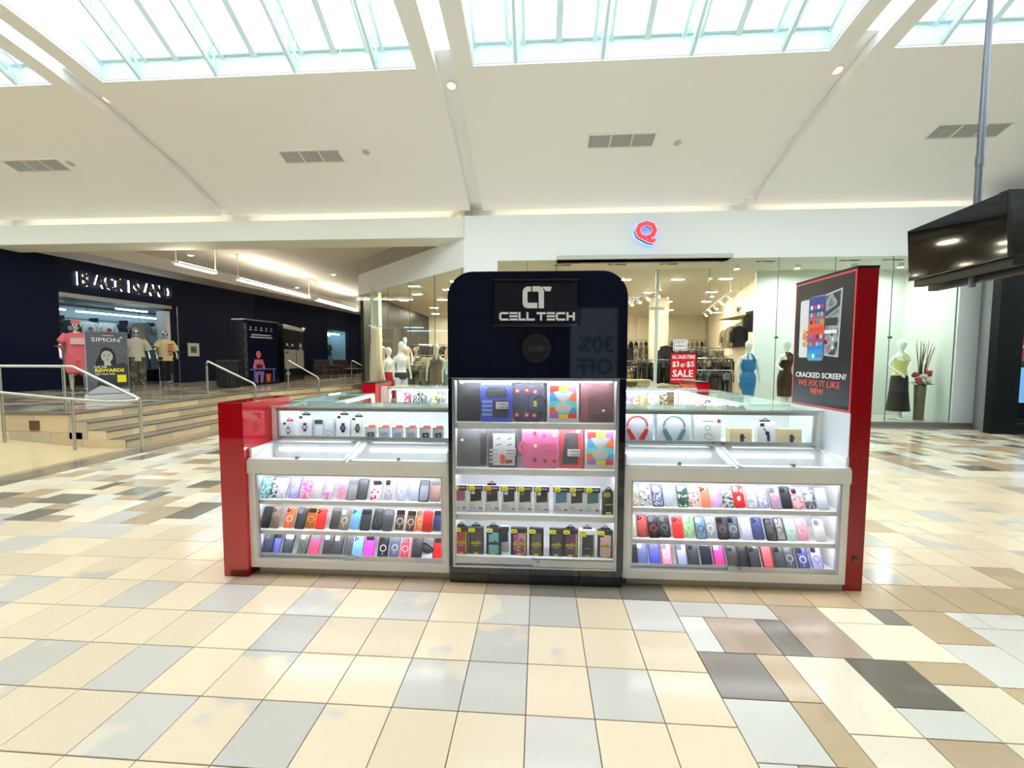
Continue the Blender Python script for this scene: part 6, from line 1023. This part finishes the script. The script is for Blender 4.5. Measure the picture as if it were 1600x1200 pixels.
# ---------------------------------------------------------------- patterned cases in the rear counters
RC = [(610, Pt([(246, 244, 240), (120, 116, 112), (220, 216, 210)], 60), 'grey floral'), (629, Pt([(246, 246, 244), (226, 230, 226), (200, 214, 206)], 60), 'white floral'), (641, Pt([(196, 90, 120), (240, 220, 226), (170, 60, 90)], 70), 'crimson print'), (654, Pt([(60, 60, 64), (230, 230, 230), (110, 110, 112)], 70), 'black floral'), (666, Pt([(120, 124, 124), (210, 214, 212), (90, 92, 94)], 70), 'grey lace'), (678, Pt([(196, 226, 190), (130, 160, 130), (226, 236, 220)], 14, 'noise'), 'green fade'), (686, Pt([(240, 226, 130), (236, 230, 210), (120, 110, 70)], 40), 'yellow print'), (695, Pt([(180, 186, 230), (90, 96, 150), (230, 232, 246)], 60), 'blue print'),
      (984, Pt([(196, 186, 236), (236, 230, 250), (150, 140, 190)], 60), 'violet print'), (993, Pt([(206, 180, 230), (240, 236, 250), (170, 150, 200)], 60), 'lilac print'), (1003, Pt([(240, 190, 140), (250, 236, 210), (226, 150, 110)], 60), 'orange floral'), (1013, Pt([(190, 186, 110), (240, 236, 220), (150, 150, 100)], 60), 'olive floral'), (1023, Pt([(214, 218, 240), (240, 242, 250), (150, 156, 190)], 60), 'pale blue floral'), (1032, Cl((214, 216, 232), .8), 'clear pale violet'), (1042, Pt([(50, 52, 60), (150, 160, 90), (214, 216, 214)], 60), 'black and lime')]
for k, (px, sp_, nm) in enumerate(RC):
    X = ony(px, 626, 5.5).x; s = 1.45 if k == 0 else 1.3
    phone_case((X, 5.50+.012*(k % 2), .9465), .12, 0, (sp_, 'w' if k % 3 == 0 else None, None, None), f'{nm} phone case standing in the rear counter, {"left" if px < 800 else "right"} of tower', 'phone cases in the rear counter', s)
for k in range(10):
    y = 3.9+.135*k; c = [Pt([(246, 246, 244), (240, 150, 120), (220, 226, 220)], 60), Cl((226, 240, 236), .7), Pt([(240, 244, 240), (60, 66, 62), (214, 230, 220)], 50), S((190, 170, 240))][k % 4]
    phone_case((1.9+.01*(k % 2), y, .9465), .15, -math.pi/2+.5, (c, None, None, None), f'pale phone case in the right side counter, {ORD[k]} from the front', 'phone cases in the right side counter', 1.25)
for k in range(4): phone_case((-1.9, 3.75+.14*k, .9465), .5, math.pi/2-.6, ((S((236, 236, 238)), Pt([(240, 240, 240), (210, 60, 60), (70, 70, 74)], 50))[k % 2], None, None, None), f'white and red phone case in the left side counter, {ORD[k]} from the front', 'phone cases in the left side counter', 1.1)
# the kiosk stands turned by a fraction of a degree
KM = Matrix.Translation((0, 2.83, 0)) @ Matrix.Rotation(math.radians(0.7), 4, 'Z') @ Matrix.Translation((0, -2.83, 0))
for o in tops():
    if o not in BEFORE: o.matrix_basis = KM @ o.matrix_basis
# ================================================================ LEFT CORRIDOR: SHOP, SIGNS, FURNITURE
RZW = WA; 
def wall_thing(name, s, d, z, label, cat, group=None): return empty(name, wp(s, d, z), RZW, label, cat, group)
# interior of the dark clothing shop
inn = mat('shop_slatwall', (176, 190, 196), 0.6); drk2 = mat('shop_dark', (28, 30, 34), 0.6)
def wbox(name, s0, s1, d0, d1, z0, z1, m, **kw): return MB().prism([tuple(wp(s0, d1)[:2]), tuple(wp(s1, d1)[:2]), tuple(wp(s1, d0)[:2]), tuple(wp(s0, d0)[:2])], z0, z1).build(name, m, **kw)
wbox('wall_shop_back', 0.5, 8.5, -3.1, -3.0, ZP, 3.6, inn, kind='structure', label='pale slatwall at the back of the dark clothing shop'); wbox('wall_shop_left', 0.4, 0.5, -3.1, -.25, ZP, 3.6, drk2, kind='structure'); wbox('wall_shop_right', 8.4, 8.5, -3.1, -.25, ZP, 3.6, inn, kind='structure'); wbox('ceiling_shop', 0.4, 8.5, -3.1, -.25, 3.5, 3.6, drk2, kind='structure')
sb = wbox('slat_rail', 0.8, 8.2, -2.62, -2.59, 3.01, 3.035, BLKM, label='black hanging rail on the shop back wall', cat='rail')
for k in range(8): wbox('wall_groove', 0.5, 8.4, -2.999, -2.992, 1.0+.3*k, 1.012+.3*k, mat('groove_grey', (110, 120, 126), .6), kind='structure').name = 'trim_%d' % (20+k)
for k in range(6): wbox('rail_upright', 1.6+1.05*k, 1.64+1.05*k, -2.98, -2.58, 2.96, 3.12, BLKM, parent=None, label='black bracket on the shop wall, '+ORD[k]+' from left', cat='bracket', group='brackets on the shop back wall')
tube_m = lamp('cool_tube', (206, 240, 255), 16.0)
for k, (s0, s1, d, z) in enumerate(((3.9, 7.6, -2.3, 3.28), (4.2, 5.3, -.9, 3.38), (1.2, 3.6, -2.3, 3.3))):
    t = wall_thing('tube_lamp', (s0+s1)/2, d, z, ('long bright white tube lamp over the shop rail', 'short bright tube lamp near shop entrance', 'tube lamp at the left inside the dark shop')[k], 'lamp', 'tube lamps in the shop'); l = (s1-s0)/2
    MB().tube([(-l, 0, 0), (l, 0, 0)], .025, 8).build('tube', tube_m, t); MB().box(-l, l, -.04, .04, .025, .05).build('batten', WHITE, t)
    for q in (-.8, .8): MB().tube([(l*q, 0, .05), (l*q, 0, 3.5-z)], .01, 6).build('hanger_rod', DARKG, t)
TS = garment_mesh(.5, .72, .18, 9)
for k, c in enumerate(((28, 30, 34), (170, 184, 190), (214, 26, 34), (40, 50, 56), (226, 228, 228), (236, 236, 234), (30, 36, 52), (190, 200, 206))):
    t = wall_thing('hanging_shirt', 2.0+.62*k, -2.6, 2.97, ('black', 'grey', 'red', 'dark teal', 'white printed', 'bright white', 'navy', 'pale grey')[k]+' shirt hanging on the shop wall', 'shirt', 'shirts on the shop wall'); put('cloth', TS, t, material=mat('tee_%d' % k, c, .8)); put('hanger', hook, t)
    if k in (2, 3, 4, 5): MB().disc(0, -.075, -.3, .09, 14, d=.004).build('chest_print', mat('tee_print_%d' % k, ((250, 220, 220), (160, 170, 176), (120, 120, 124), (206, 70, 96))[k-2], .7), t)
t = wall_thing('hanging_shirt', 5.0, -.9, 2.95, 'large grey shirt hanging at the right of the shop opening', 'shirt', 'shirts on the shop wall'); put('cloth', TS, t, material=mat('tee_grey', (150, 150, 150), .8)); put('hanger', hook, t); t.scale = (1.3, 1.3, 1.2); MB().tube([(0, 0, .04), (0, 0, .46)], .006, 5).build('hanging_line', DARKG, t)
for k in range(4): t = wall_thing('hanging_jeans', 4.5+.35*k, -1.4, 2.1, 'blue grey jeans on the lower rack, '+ORD[k]+' from left', 'trousers', 'jeans on the lower rack'); put('cloth', GM[2], t, material=mat('jeans_%d' % (k % 2), ((62, 84, 98), (90, 110, 122))[k % 2], .8)); put('hanger', hook, t)
wbox('lower_rack', 2.2, 7, -2.2, -2.0, ZP+.002, ZP+.5, drk2, label='low dark rack along the shop back wall', cat='rack'); wbox('rack_bar', 4.2, 6.0, -1.42, -1.38, 2.13, 2.16, CHR, label='chrome bar holding the jeans in the shop', cat='rail')
for (s, d, k) in ((.8, -.6, 0), (.82, -.9, 1)): pass
# mannequins in the shop front (chrome, male)
def tee(m_, mb=None, lo=.78):
    mb = mb or MB(); mb.ell([(0, 0, lo, .215, .155), (0, 0, .95, .215, .155)]+wear([1.08, 1.2, 1.34, 1.42, 1.47, 1.5], .035, True), 20)
    for s in (-1, 1): mb.tube([(s*.15, 0, 1.44), (s*.26, .0, 1.26), (s*.30, 0.0, 1.12)], [.09, .095, .095], 12)
    return mb
gd = 'mannequins of the dark clothing shop'; pk = mat('coral_tee', (222, 104, 116), .8); camo = pattern('camo_cloth', [(60, 62, 52), (90, 88, 74), (40, 42, 38), (112, 106, 92)], 9, 'noise', .8)
cap = lambda: MB().sphere((0, -.005, 1.745), .092, 12, 8, (1, 1.1, .85)).ell([(0, -.1, 1.73, .07, .07), (0, -.1, 1.742, .07, .07)], 12)
t = mannequin('s', (-13.35, 11.15, ZP), 1.0, 1.14, 'chrome mannequin in coral tee, cap and shorts at shop entrance', b_m, [('tee', tee(0), pk), ('cap', cap(), pk), ('shorts', trousers(.05, .5, True), pk)], MANC, gd); MB().box(-.13, .16, -.2, -.17, 1.2, 1.36).build('chest_print', mat('tee_print_pale', (226, 190, 190), .8), t)
t = mannequin('s', (-14.2, 13.75, ZP), 1.0, 1.12, 'chrome mannequin in camouflage trousers behind the poster board', b_m, [('trousers', trousers(.05, .12, True, .03), camo), ('tee', tee(0), mat('pale_tee', (196, 192, 176), .8))], MANC, gd)
t = mannequin('s', (-14.3, 15.0, ZP), 1.15, 1.12, 'chrome mannequin in cream tee with red letters, black trousers', b_m, [('tee', tee(0), mat('cream_tee', (236, 218, 166), .8)), ('trousers', trousers(.03, .1, True, .02), mat('black_trousers', (20, 22, 28), .8))], MANC, gd)
for k, bd in enumerate(('WI', 'W', 'MEN', 'X')): text('lettering', bd, mat('tee_red_print', (196, 52, 40), .7), t, -.02, .14, 1.28-.11*k, 1.37-.11*k, -.205, .03, .006)
# shop sign: black letters, lit from behind
t = wall_thing('shop_sign', 2.46, .17, 3.87, 'black BLACK ISLAND letters with white glow on charcoal wall', 'sign')
text('letter_glow', 'BLACK ISLAND', lamp('letter_halo', (224, 240, 255), 5.0), t, .0, 2.94, .03, .46, .13, .0, .02); text('letter_face', 'BLACK ISLAND', mat('letter_black', (8, 8, 10), .35), t, -.03, 2.97, -.01, .5, .03, .032, .07)
t = wall_thing('framed_notice', 6.35, .02, 1.93, 'small framed notice with cream mat on charcoal wall', 'picture'); MB().box(-.25, .25, -.0, .02, -.27, .27).build('frame', mat('notice_cream', (214, 208, 190), .5), t, bevel=.006); MB().box(-.13, .13, -.004, 0, -.13, .14).build('picture', mat('notice_pic', (98, 98, 96), .5), t); MB().box(-.1, .1, -.006, -.004, -.03, .02).build('picture_band', mat('notice_pic2', (60, 60, 60), .5), t)
# far lit shop window
wbox('window_11', 15.3, 17.6, -.1, -.08, .95, 3.4, GLST, kind='structure', label='far lit shop window in the corridor wall'); wbox('wall_far_shop', 15.0, 18, -2.1, -2.0, ZP, 3.6, mat('far_shop_wall', (54, 62, 74), .6), kind='structure'); wbox('wall_far_shop_side', 17.6, 17.7, -2.0, -.25, ZP, 3.5, mat('far_shop_side', (150, 176, 196), .6), kind='structure')
for k in range(2):
    t = wall_thing('tube_lamp', 16.4, -.6-.7*k, 3.2-.05*k, ('bright tube lamp at top of the far window', 'second bright tube lamp behind far window')[k], 'lamp', 'far window lamps'); MB().tube([(-1.0, 0, 0), (1.0, 0, 0)], .04, 8).build('tube', tube_m, t); MB().box(-1, 1, -.05, .05, .04, .07).build('batten', WHITE, t); [MB().tube([(q, 0, .07), (q, 0, .4)], .01, 6).build('hanger_rod', DARKG, t) for q in (-.8, .8)]
wbox('ceiling_far_shop', 15.0, 18, -2.1, -.25, 3.55, 3.62, drk2, kind='structure')
for k in range(6): t = wall_thing('hanging_shirt', 15.6+.33*k, -1.3, 2.5, 'dark shirt in the far lit window, '+ORD[k]+' from left', 'shirt', 'shirts in the far window'); put('cloth', TS, t, material=GMAT[(0, 1, 3, 6, 8, 0)[k]])
wbox('shirt_bar', 15.3, 17.6, -1.32, -1.28, 2.5, 2.53, BLKM, label='rail holding shirts in the far window', cat='rail')
# pendant linear lamps
pend = lamp('pendant_tube', (255, 246, 226), 30.0); zpd = 4.25
A0, A1, A2, A3, A4, A5 = [onz(px, py, zpd) for px, py in ((275, 412), (337, 427), (372, 437), (483, 465), (495, 469), (558, 486))]
for k, (a, b, n) in enumerate(((A0, A1, 1), (A2, A3, 3), (A4, A5, 3), (Vector((A0.x, 24.5, zpd)), Vector((A0.x, 28.5, zpd)), 3))):
    L_ = (b-a).length; t = empty('pendant_lamp', a, math.atan2(b.y-a.y, b.x-a.x), 'linear pendant lamp in the corridor, '+('nearest', 'second', 'third', 'farthest')[k]+' of the row', 'pendant lamp', 'linear pendant lamps')
    MB().box(-.06, L_+.06, -.1, .1, 0, .06).build('housing', WHITE, t, bevel=.02)
    for q in range(n): MB().box(L_*q/n+.03, L_*(q+1)/n-.03, -.085, .085, -.02, .0).build('diffuser', pend, t, bevel=.006); MB().box(L_*q/n+.03, L_*(q+1)/n-.03, -.07, .07, .06, .07).build('uplight', pend, t)
    for q in (.0, 1.0): MB().tube([(L_*q, 0, .05), (L_*q, 0, 5.1-zpd)], .012, 6).build('rod', WHITE, t); MB().ell([(L_*q, 0, 5.07-zpd, .05, .05), (L_*q, 0, 5.1-zpd, .05, .05)], 12).build('canopy', WHITE, t)
for k, (x, y) in enumerate(((-11.9, 13.6), (-12.0, 20), (-8.6, 17), (-8.7, 23))): t = empty('recessed_lamp', (x, y, 5.1), label='small recessed lamp in the corridor ceiling, '+ORD[k]+' of four', cat='downlight', group='recessed corridor lamps'); MB().ell([(0, 0, 0, .12, .12), (0, 0, -.02, .11, .11)], 16).build('rim', WHITE, t); MB().ell([(0, 0, -.018, .08, .08), (0, 0, -.026, .075, .075)], 16).build('lens', lamp('recessed_glow', (255, 246, 226), 10.0), t)
# portrait poster board
p0, p1 = Vector((-10.33, 8.8)), Vector((-10.0, 9.47)); t = empty('poster_board', (p0.x, p0.y, ZP), math.atan2(p1.y-p0.y, p1.x-p0.x), 'grey portrait advertising board reading SIMON REWARDS on the platform', 'advertising board'); w = (p1-p0).length; h = 1.6
MB().box(0, w, 0, .03, .12, h).build('board', mat('board_edge', (150, 152, 156), .4), t); MB().box(-.02, w+.02, -.12, .16, 0, .12).build('base', mat('board_base', (196, 198, 204), .4), t, bevel=.01)
MB().box(.01, w-.01, -.002, 0, .13, h-.01).build('print', pattern('board_grey_print', [(70, 74, 84), (84, 88, 98), (96, 100, 110)], 1.2, 'noise', .4), t)
def fl(pts, nm, m, y): return MB().prism([(w*a, h*b) for a, b in pts], y, y-.0015, 'y').build(nm, m, t)
hair, skin, dress_, pale = mat('print_hair', (26, 26, 30), .5), mat('print_face', (186, 182, 180), .5), mat('print_dress', (44, 46, 52), .5), mat('print_bench', (190, 192, 198), .5)
fl([(.2, .42), (.22, .56), (.3, .66), (.36, .75), (.48, .775), (.6, .75), (.68, .66), (.7, .52), (.6, .44)], 'hair_print', hair, -.002); fl([(.4+.14*math.cos(a)+.08, .635+.085*math.sin(a)) for a in [2*math.pi*k/20 for k in range(20)]], 'face_print', skin, -.0036); fl([(.4, .5), (.42, .58), (.54, .58), (.58, .5)], 'neck_print', skin, -.0034)
for ex_ in (.42, .53): fl([(ex_-.03, .645), (ex_, .652), (ex_+.03, .645), (ex_, .638)], 'eye_print', hair, -.0052); fl([(ex_-.04, .665), (ex_+.03, .672), (ex_+.03, .667), (ex_-.04, .66)], 'brow_print', hair, -.0052)
fl([(.475, .645), (.485, .645), (.5, .607), (.468, .605)], 'nose_print', mat('print_face_dark', (150, 144, 142), .5), -.0052); fl([(.43, .588), (.48, .595), (.53, .588), (.48, .577)], 'mouth_print', mat('print_mouth', (120, 96, 96), .5), -.0052)
fl([(.2, .14), (.28, .4), (.36, .5), (.62, .5), (.85, .55), (.97, .5), (.97, .2), (.5, .13)], 'dress_print', dress_, -.0024); fl([(.02, .09), (.98, .09), (.98, .14), (.6, .17), (.3, .21), (.02, .12)], 'bench_print', pale, -.004)
ltr = mat('print_pale', (206, 210, 216), .4); yel = mat('print_yellow', (238, 228, 40), .5)
text('lettering', 'SIMON', WT, t, w*.14, w*.8, h*.85, h*.908, -.002, .0, .002); text('lettering', '+', WT, t, w*.8, w*.88, h*.9, h*.935, -.002, 0, .002); MB().box(w*.4, w*.66, -.004, -.002, h*.94, h*.947).build('line_print', WT, t)
text('lettering', 'CUE THE', WT, t, w*.17, w*.46, h*.465, h*.495, -.0055, .02, .002); text('lettering', 'REWARDS', yel, t, w*.19, w*.88, h*.405, h*.458, -.0055, .035, .002); text('lettering', 'Cash. Points. Perks.', WT, t, w*.19, w*.66, h*.365, h*.392, -.0055, .01, .002)
MB().box(w*.7, w*.92, -.006, -.0045, h*.25, h*.36).build('yellow_square', yel, t)
# blue work poster and vending style kiosk
q0, q1 = Vector((-10.4, 14.0)), Vector((-10.17, 15.6)); t = empty('poster_booth', (q0.x, q0.y, ZP), math.atan2(q1.y-q0.y, q1.x-q0.x), 'tall dark blue glass booth printed with pink desk worker figure', 'poster booth'); w = (q1-q0).length; h = 2.34
MB().box(0, w, 0, .5, .0, h).build('cabinet', mat('booth_dark', (18, 20, 28), .2), t, bevel=.01); MB().box(.15, w-.02, -.004, 0, .04, h-.06).build('print', mat('poster_navy', (14, 18, 48), .12, coat=.4), t); MB().box(0, .14, -.003, 0, .3, h-.1).build('side_glass', pattern('booth_side', [(20, 24, 30), (90, 100, 110), (40, 46, 54)], 8, 'noise', .2), t); MB().box(0, w, -.02, .5, h, h+.05).build('top_rail', ALU, t)
def fp(pts, nm, m, y=-.0042): return MB().prism(pts, y, y-.002, 'y').build(nm, m, t)
pkf, lil, desk, orf = mat('figure_pink', (226, 110, 130), .5), mat('figure_lilac', (150, 120, 190), .5), mat('desk_violet', (92, 92, 190), .5), mat('bin_orange', (236, 96, 70), .5)
cx = .62; fp([(cx+.11*math.cos(a), 1.12+.14*math.sin(a)) for a in [2*math.pi*k/16 for k in range(16)]], 'figure_head', pkf); fp([(cx-.18, .94), (cx+.18, .94), (cx+.3, .62), (cx+.34, .58), (cx+.14, .6), (cx-.16, .6), (cx-.28, .62)], 'figure_torso', pkf); fp([(cx-.12, .62), (cx+.16, .62), (cx+.16, .76), (cx-.12, .76)], 'laptop_print', dress_, -.0064)
fp([(.2, .55), (1.45, .55), (1.45, .6), (.2, .6)], 'desk_top_print', desk, -.0064); fp([(.38, .1), (.44, .1), (.44, .55), (.38, .55)], 'desk_leg_print', desk); fp([(1.28, .1), (1.36, .1), (1.36, .55), (1.28, .55)], 'desk_leg_print', desk); fp([(cx-.2, .5), (cx+.24, .5), (cx+.16, .08), (cx+.06, .08), (cx+.05, .38), (cx-.04, .38), (cx-.06, .08), (cx-.14, .08)], 'figure_legs', lil); fp([(.98, .1), (1.12, .1), (1.18, .4), (.93, .4)], 'bin_print', orf)
for k in range(5): MB().disc(.3+.24*k, -.0042, 2.1, .03, 10).build('icon_print', ltr, t); MB().box(.24+.24*k, .36+.24*k, -.006, -.0042, 2.0, 2.03).build('caption_print', ltr, t)
for k in range(2): MB().box(.28+.05*(1-k), 1.3-.05*(1-k), -.006, -.0042, 1.82-.09*k, 1.86-.09*k).build('caption_print', ltr, t)
q0, q1 = Vector((-10.3, 16.1)), Vector((-10.86, 18.5)); t = empty('vending_booth', (q0.x, q0.y, ZP), math.atan2(q1.y-q0.y, q1.x-q0.x), 'grey and white booth with glass upper half beside blue poster', 'booth'); w = (q1-q0).length; h = 2.36
MB().box(0, w, 0, .9, 0, h).build('cabinet', mat('booth_dark', (18, 20, 28), .2), t, bevel=.02); gp = mat('booth_panel', (170, 170, 166), .4)
MB().box(.08, w*.58, -.01, 0, .55, 1.35).build('door_panel', gp, t, bevel=.006); MB().box(w*.61, w-.06, -.01, 0, .55, 1.35).build('door_panel', gp, t, bevel=.006); MB().box(.08, w*.58, -.006, 0, 1.38, 2.18).build('glass_panel', mat('booth_glass', (52, 52, 48), .08), t); MB().box(w*.61, w-.06, -.006, 0, 1.38, 2.18).build('glass_panel', mat('booth_glass', (52, 52, 48), .08), t); MB().box(.04, w-.03, -.012, 0, 2.2, 2.32).build('header_panel', gp, t)
for k, (a, b) in enumerate(((.3, 1.5), (.55, 1.42), (.9, 1.5), (1.2, 1.44), (1.9, 1.5), (2.05, 1.42))): MB().box(a, a+.2, -.012, -.006, b, b+.1).build('label_print', BLKM if k % 2 else ltr, t)
MB().ring(w*.82, -.006, 1.5, .12, .16, 18, d=.006).build('round_mark', ltr, t); MB().box(.2, .5, -.014, -.01, 1.2, 1.26).build('label_print', BLKM, t); MB().box(w*.58, w*.61, -.02, -.01, 1.02, 1.12).build('door_handle', BLKM, t); MB().tube([(w-.05, -.06, 2.3), (w-.05, .02, 2.34)], .08, 10).build('camera', WHITE, t, smooth=True)
text('lettering', 'FREE', ltr, t, .2, .7, .3, .4, -.001, .02)
# litter bin
t = empty('litter_bin', (-10.35, 13.2, ZP), label='round dark litter bin in front of the blue poster panel', cat='bin'); MB().ell([(0, 0, 0, .33, .33), (0, 0, .04, .35, .35), (0, 0, .82, .35, .35), (0, 0, .84, .33, .33)], 24).build('bin_body', mat('bin_black', (22, 24, 32), .4), t, smooth=True); MB().ell([(0, 0, .84, .36, .36), (0, 0, .9, .36, .36), (0, 0, .93, .28, .28), (0, 0, .93, .2, .2), (0, 0, .86, .18, .18)], 24).build('bin_rim', mat('bin_rim', (40, 42, 48), .3), t, smooth=True)
for k in range(24):
    a = 2*math.pi*k/24; MB().box(-.03, .03, -.012, 0, .08, .8).build('slat', mat('bin_slat', (28, 30, 38), .4), t, loc=(.352*math.sin(a), -.352*math.cos(a), 0), rot=(0, 0, a))
# tufted lounge chairs and small table
wicker = brick_mat('woven_brown', [(62, 54, 52), (50, 44, 44), (72, 62, 58)], .12, .06, .7)
for k, (x, y, rz) in enumerate(((-10.9, 20.6, 1.1), (-10.5, 21.8, 1.1), (-9.2, 23.4, .9))):
    t = empty('lounge_chair', (x, y, ZP), rz, 'brown woven lounge chair in the corridor, '+('nearest', 'middle', 'farthest')[k]+' one', 'chair', 'lounge chairs in the corridor')
    MB().box(-.42, .42, -.4, .4, .14, .44).build('seat', wicker, t, bevel=.03); MB().box(-.42, .42, .3, .46, .14, .92).build('backrest', wicker, t, bevel=.03)
    for s in (-1, 1): MB().box(s*.42-.07, s*.42+.07, -.4, .42, .14, .64).build('armrest', wicker, t, bevel=.03)
    for s in (-1, 1):
        for q in (-.33, .38): MB().tube([(s*.4, q, 0), (s*.4, q, .15)], .025, 8).build('leg', BLKM, t)
t = empty('side_table', (-9.9, 21.6, ZP), label='small pale side table between the lounge chairs', cat='table'); MB().box(-.35, .35, -.25, .25, .42, .46).build('table_top', mat('pale_table', (150, 140, 126), .4), t, bevel=.008)
for s in (-1, 1):
    for q in (-1, 1): MB().tube([(s*.3, q*.2, 0), (s*.3, q*.2, .42)], .018, 6).build('leg', DARKG, t)
# ================================================================ HANGING SCREENS
a = Vector((5.248, 6.347, 0)); b = Vector((5.058, 4.90, 0)); ang = math.atan2(b.y-a.y, b.x-a.x); cxy = (a+b)/2; L_ = (b-a).length
SCR = mat('screen_glass', (4, 6, 10), .06, spec=.35)
def tv(name, loc, rz, label, grp):
    t = empty(name, loc, rz, label, 'screen', grp); l = L_/2; t.rotation_euler = (math.radians(4), 0, rz); MB().box(-l, l, 0, .035, -.355, .355).build('housing', BLKM, t, bevel=.006); MB().box(-l+.012, l-.012, -.002, .001, -.34, .345).build('screen', SCR, t); MB().box(-l*.5, l*.5, .035, .075, -.25, .2).build('back_cover', BLKM, t, bevel=.01); MB().box(-l, l, -.004, .0, -.355, -.345).build('bottom_trim', mat('trim_grey', (70, 66, 70), .3), t); return t
tv('hanging_screen', (cxy.x, cxy.y, 3.06), ang, 'large black screen hanging from ceiling pole, facing left', 'hanging screens')
t = tv('hanging_screen', (cxy.x+.52, cxy.y-.42, 3.05), ang+math.pi, 'second black screen back to back, cut by the right frame edge', 'hanging screens')
mb = MB(); mb.tube([(.3+.1*math.cos(x_), .08, .05+.09*math.sin(x_)) for x_ in [k*.5 for k in range(11)]], .006, 5); mb.build('cable', mat('cable_grey', (120, 124, 128), .5), t)
t = empty('screen_mount', (5.43, 5.62, 2.6), label='steel ceiling pole and black brackets carrying the screens', cat='mount'); MB().tube([(0, 0, -.1), (-.01, 0, 1.4), (-.01, 0, 3.9)], [.036, .036, .028], 12).build('pole', mat('pole_grey', (110, 114, 122), .35, .7), t, smooth=True)
MB().tube([(-.01, 0, 1.38), (-.01, 0, 1.5)], .042, 12).build('collar', mat('pole_grey', (110, 114, 122), .35, .7), t, smooth=True)
for d_, z0, sx_ in ((-.13, .0, .55), (.06, -.06, .45)):
    o = MB().box(-.7, .72, -.06, .06, z0, z0+.1).build('bracket', BLKM, t, bevel=.006); o.rotation_euler = (0, 0, ang); o.location = (d_, .0, 0.02)
MB().box(-.2, .35, -.02, .02, .35, .4).build('arm', BLKM, t)
# ================================================================ RIGHT-HAND SHOP
fr = mat('shop_black_frame', (6, 11, 15), .35, spec=.2); pil = mat('pilaster_grey', (126, 130, 134), .5)
MB().prism([(9.72, 9.62), (10.1, 9.62), (10.45, 10.8), (10.3, 10.8), (10.26, 10.4)], 0, 5.13).build('wall_pilaster', pil, kind='structure', label='grey pilaster beside the black shop front')
MB().box(9.72, 10.22, 9.45, 9.62, 0, 5.13).build('wall_black_jamb', fr, kind='structure', label='black jamb of the right shop front'); MB().box(10.22, 18, 9.45, 9.7, 3.55, 5.13).build('wall_black_header', fr, kind='structure', label='black header of the right shop front'); MB().box(10.22, 18, 9.45, 9.6, 0, .22).build('wall_black_base', fr, kind='structure')
MB().box(10.22, 12.4, 9.5, 9.512, .22, 3.55).build('window_12', GLST, kind='structure', label='glass of the right black shop front', fix=False)
MB().box(10.2, 18, 12.4, 12.5, 0, 4).build('wall_right_shop_back', mat('right_shop_wall', (70, 76, 84), .6), kind='structure'); MB().box(10.2, 18, 9.7, 12.5, 3.6, 3.7).build('ceiling_right_shop', WHITE, kind='structure'); MB().box(10.25, 10.4, 9.8, 12.5, 0, 3.6).build('wall_right_shop_side', mat('right_shop_wall', (70, 76, 84), .6), kind='structure')
t = empty('ceiling_lamp', (11.5, 11, 3.6), label='bright lamp panel inside the right shop', cat='lamp'); MB().box(-.6, .6, -.3, .3, -.03, 0).build('lens', lamp('right_shop_lamp', (236, 246, 255), 12), t); MB().box(-.63, .63, -.33, .33, -.02, .0).build('frame', WHITE, t)
t = empty('display_shelf', (11.3, 10.1, 0), label='dark display unit with red sign and monitor inside right shop', cat='display'); MB().box(-.95, 1.6, 0, .4, 1.48, 1.56).build('shelf', BLKM, t); MB().box(-.95, 1.6, .02, .1, 2.1, 3.2).build('back_board', mat('board_slate', (52, 58, 64), .4), t); MB().box(-.95, 1.6, -.02, .04, 1.56, 2.1).build('red_sign', mat('arrive_red', (186, 40, 54), .4), t)
text('lettering', 'Arrive', mat('print_rose', (240, 200, 206), .5), t, -.95, .1, 1.76, 1.98, -.021, .02, .004); MB().disc(-.28, .015, 2.62, .34, 28, d=.02).build('round_sign', mat('round_sign_white', (226, 240, 250), .4, emit=(226, 240, 250), es=.5), t); text('lettering', '2 5', WT, t, -.93, -.6, 2.2, 2.36, .015, .02, .004)
MB().box(-.95, 1.0, .02, .05, 3.0, 3.5).build('blue_board', mat('board_blue', (28, 74, 106), .4, emit=(28, 74, 106), es=.3), t); MB().box(-.42, .6, .0, .05, .62, 1.42).build('monitor', mat('monitor_blue', (110, 160, 226), .3, emit=(110, 160, 226), es=.8), t); MB().box(-.92, -.5, .02, .3, .3, .62).build('small_pack', mat('pack_pink', (206, 160, 214), .4, emit=(206, 160, 214), es=.2), t); MB().box(-.9, 1.6, 0, .4, .0, .22).build('plinth', BLKM, t)
MB().box(-.06, .02, 0, .3, .22, 1.48).build('leg', BLKM, t); MB().box(1.5, 1.58, 0, .3, .22, 1.48).build('leg', BLKM, t)
# banner behind the viewer, seen only mirrored in the tower
t = empty('banner_stand', (1.1, -1.9, 0), math.pi, label='pale banner stand reading 30% OFF mirrored in the black tower', cat='banner'); MB().box(-.42, .42, 0, .02, .1, 2.5).build('banner', mat('banner_grey', (146, 158, 166), .5), t); tl = mat('banner_teal', (60, 110, 116), .5); text('lettering', '30%', tl, t, -.34, .3, 1.7, 2.0, -.001, .02, .004); text('lettering', 'OFF', tl, t, -.34, .3, 1.3, 1.6, -.001, .02, .004); MB().box(-.44, .44, -.1, .1, 0, .1).build('base', ALU, t, bevel=.01)
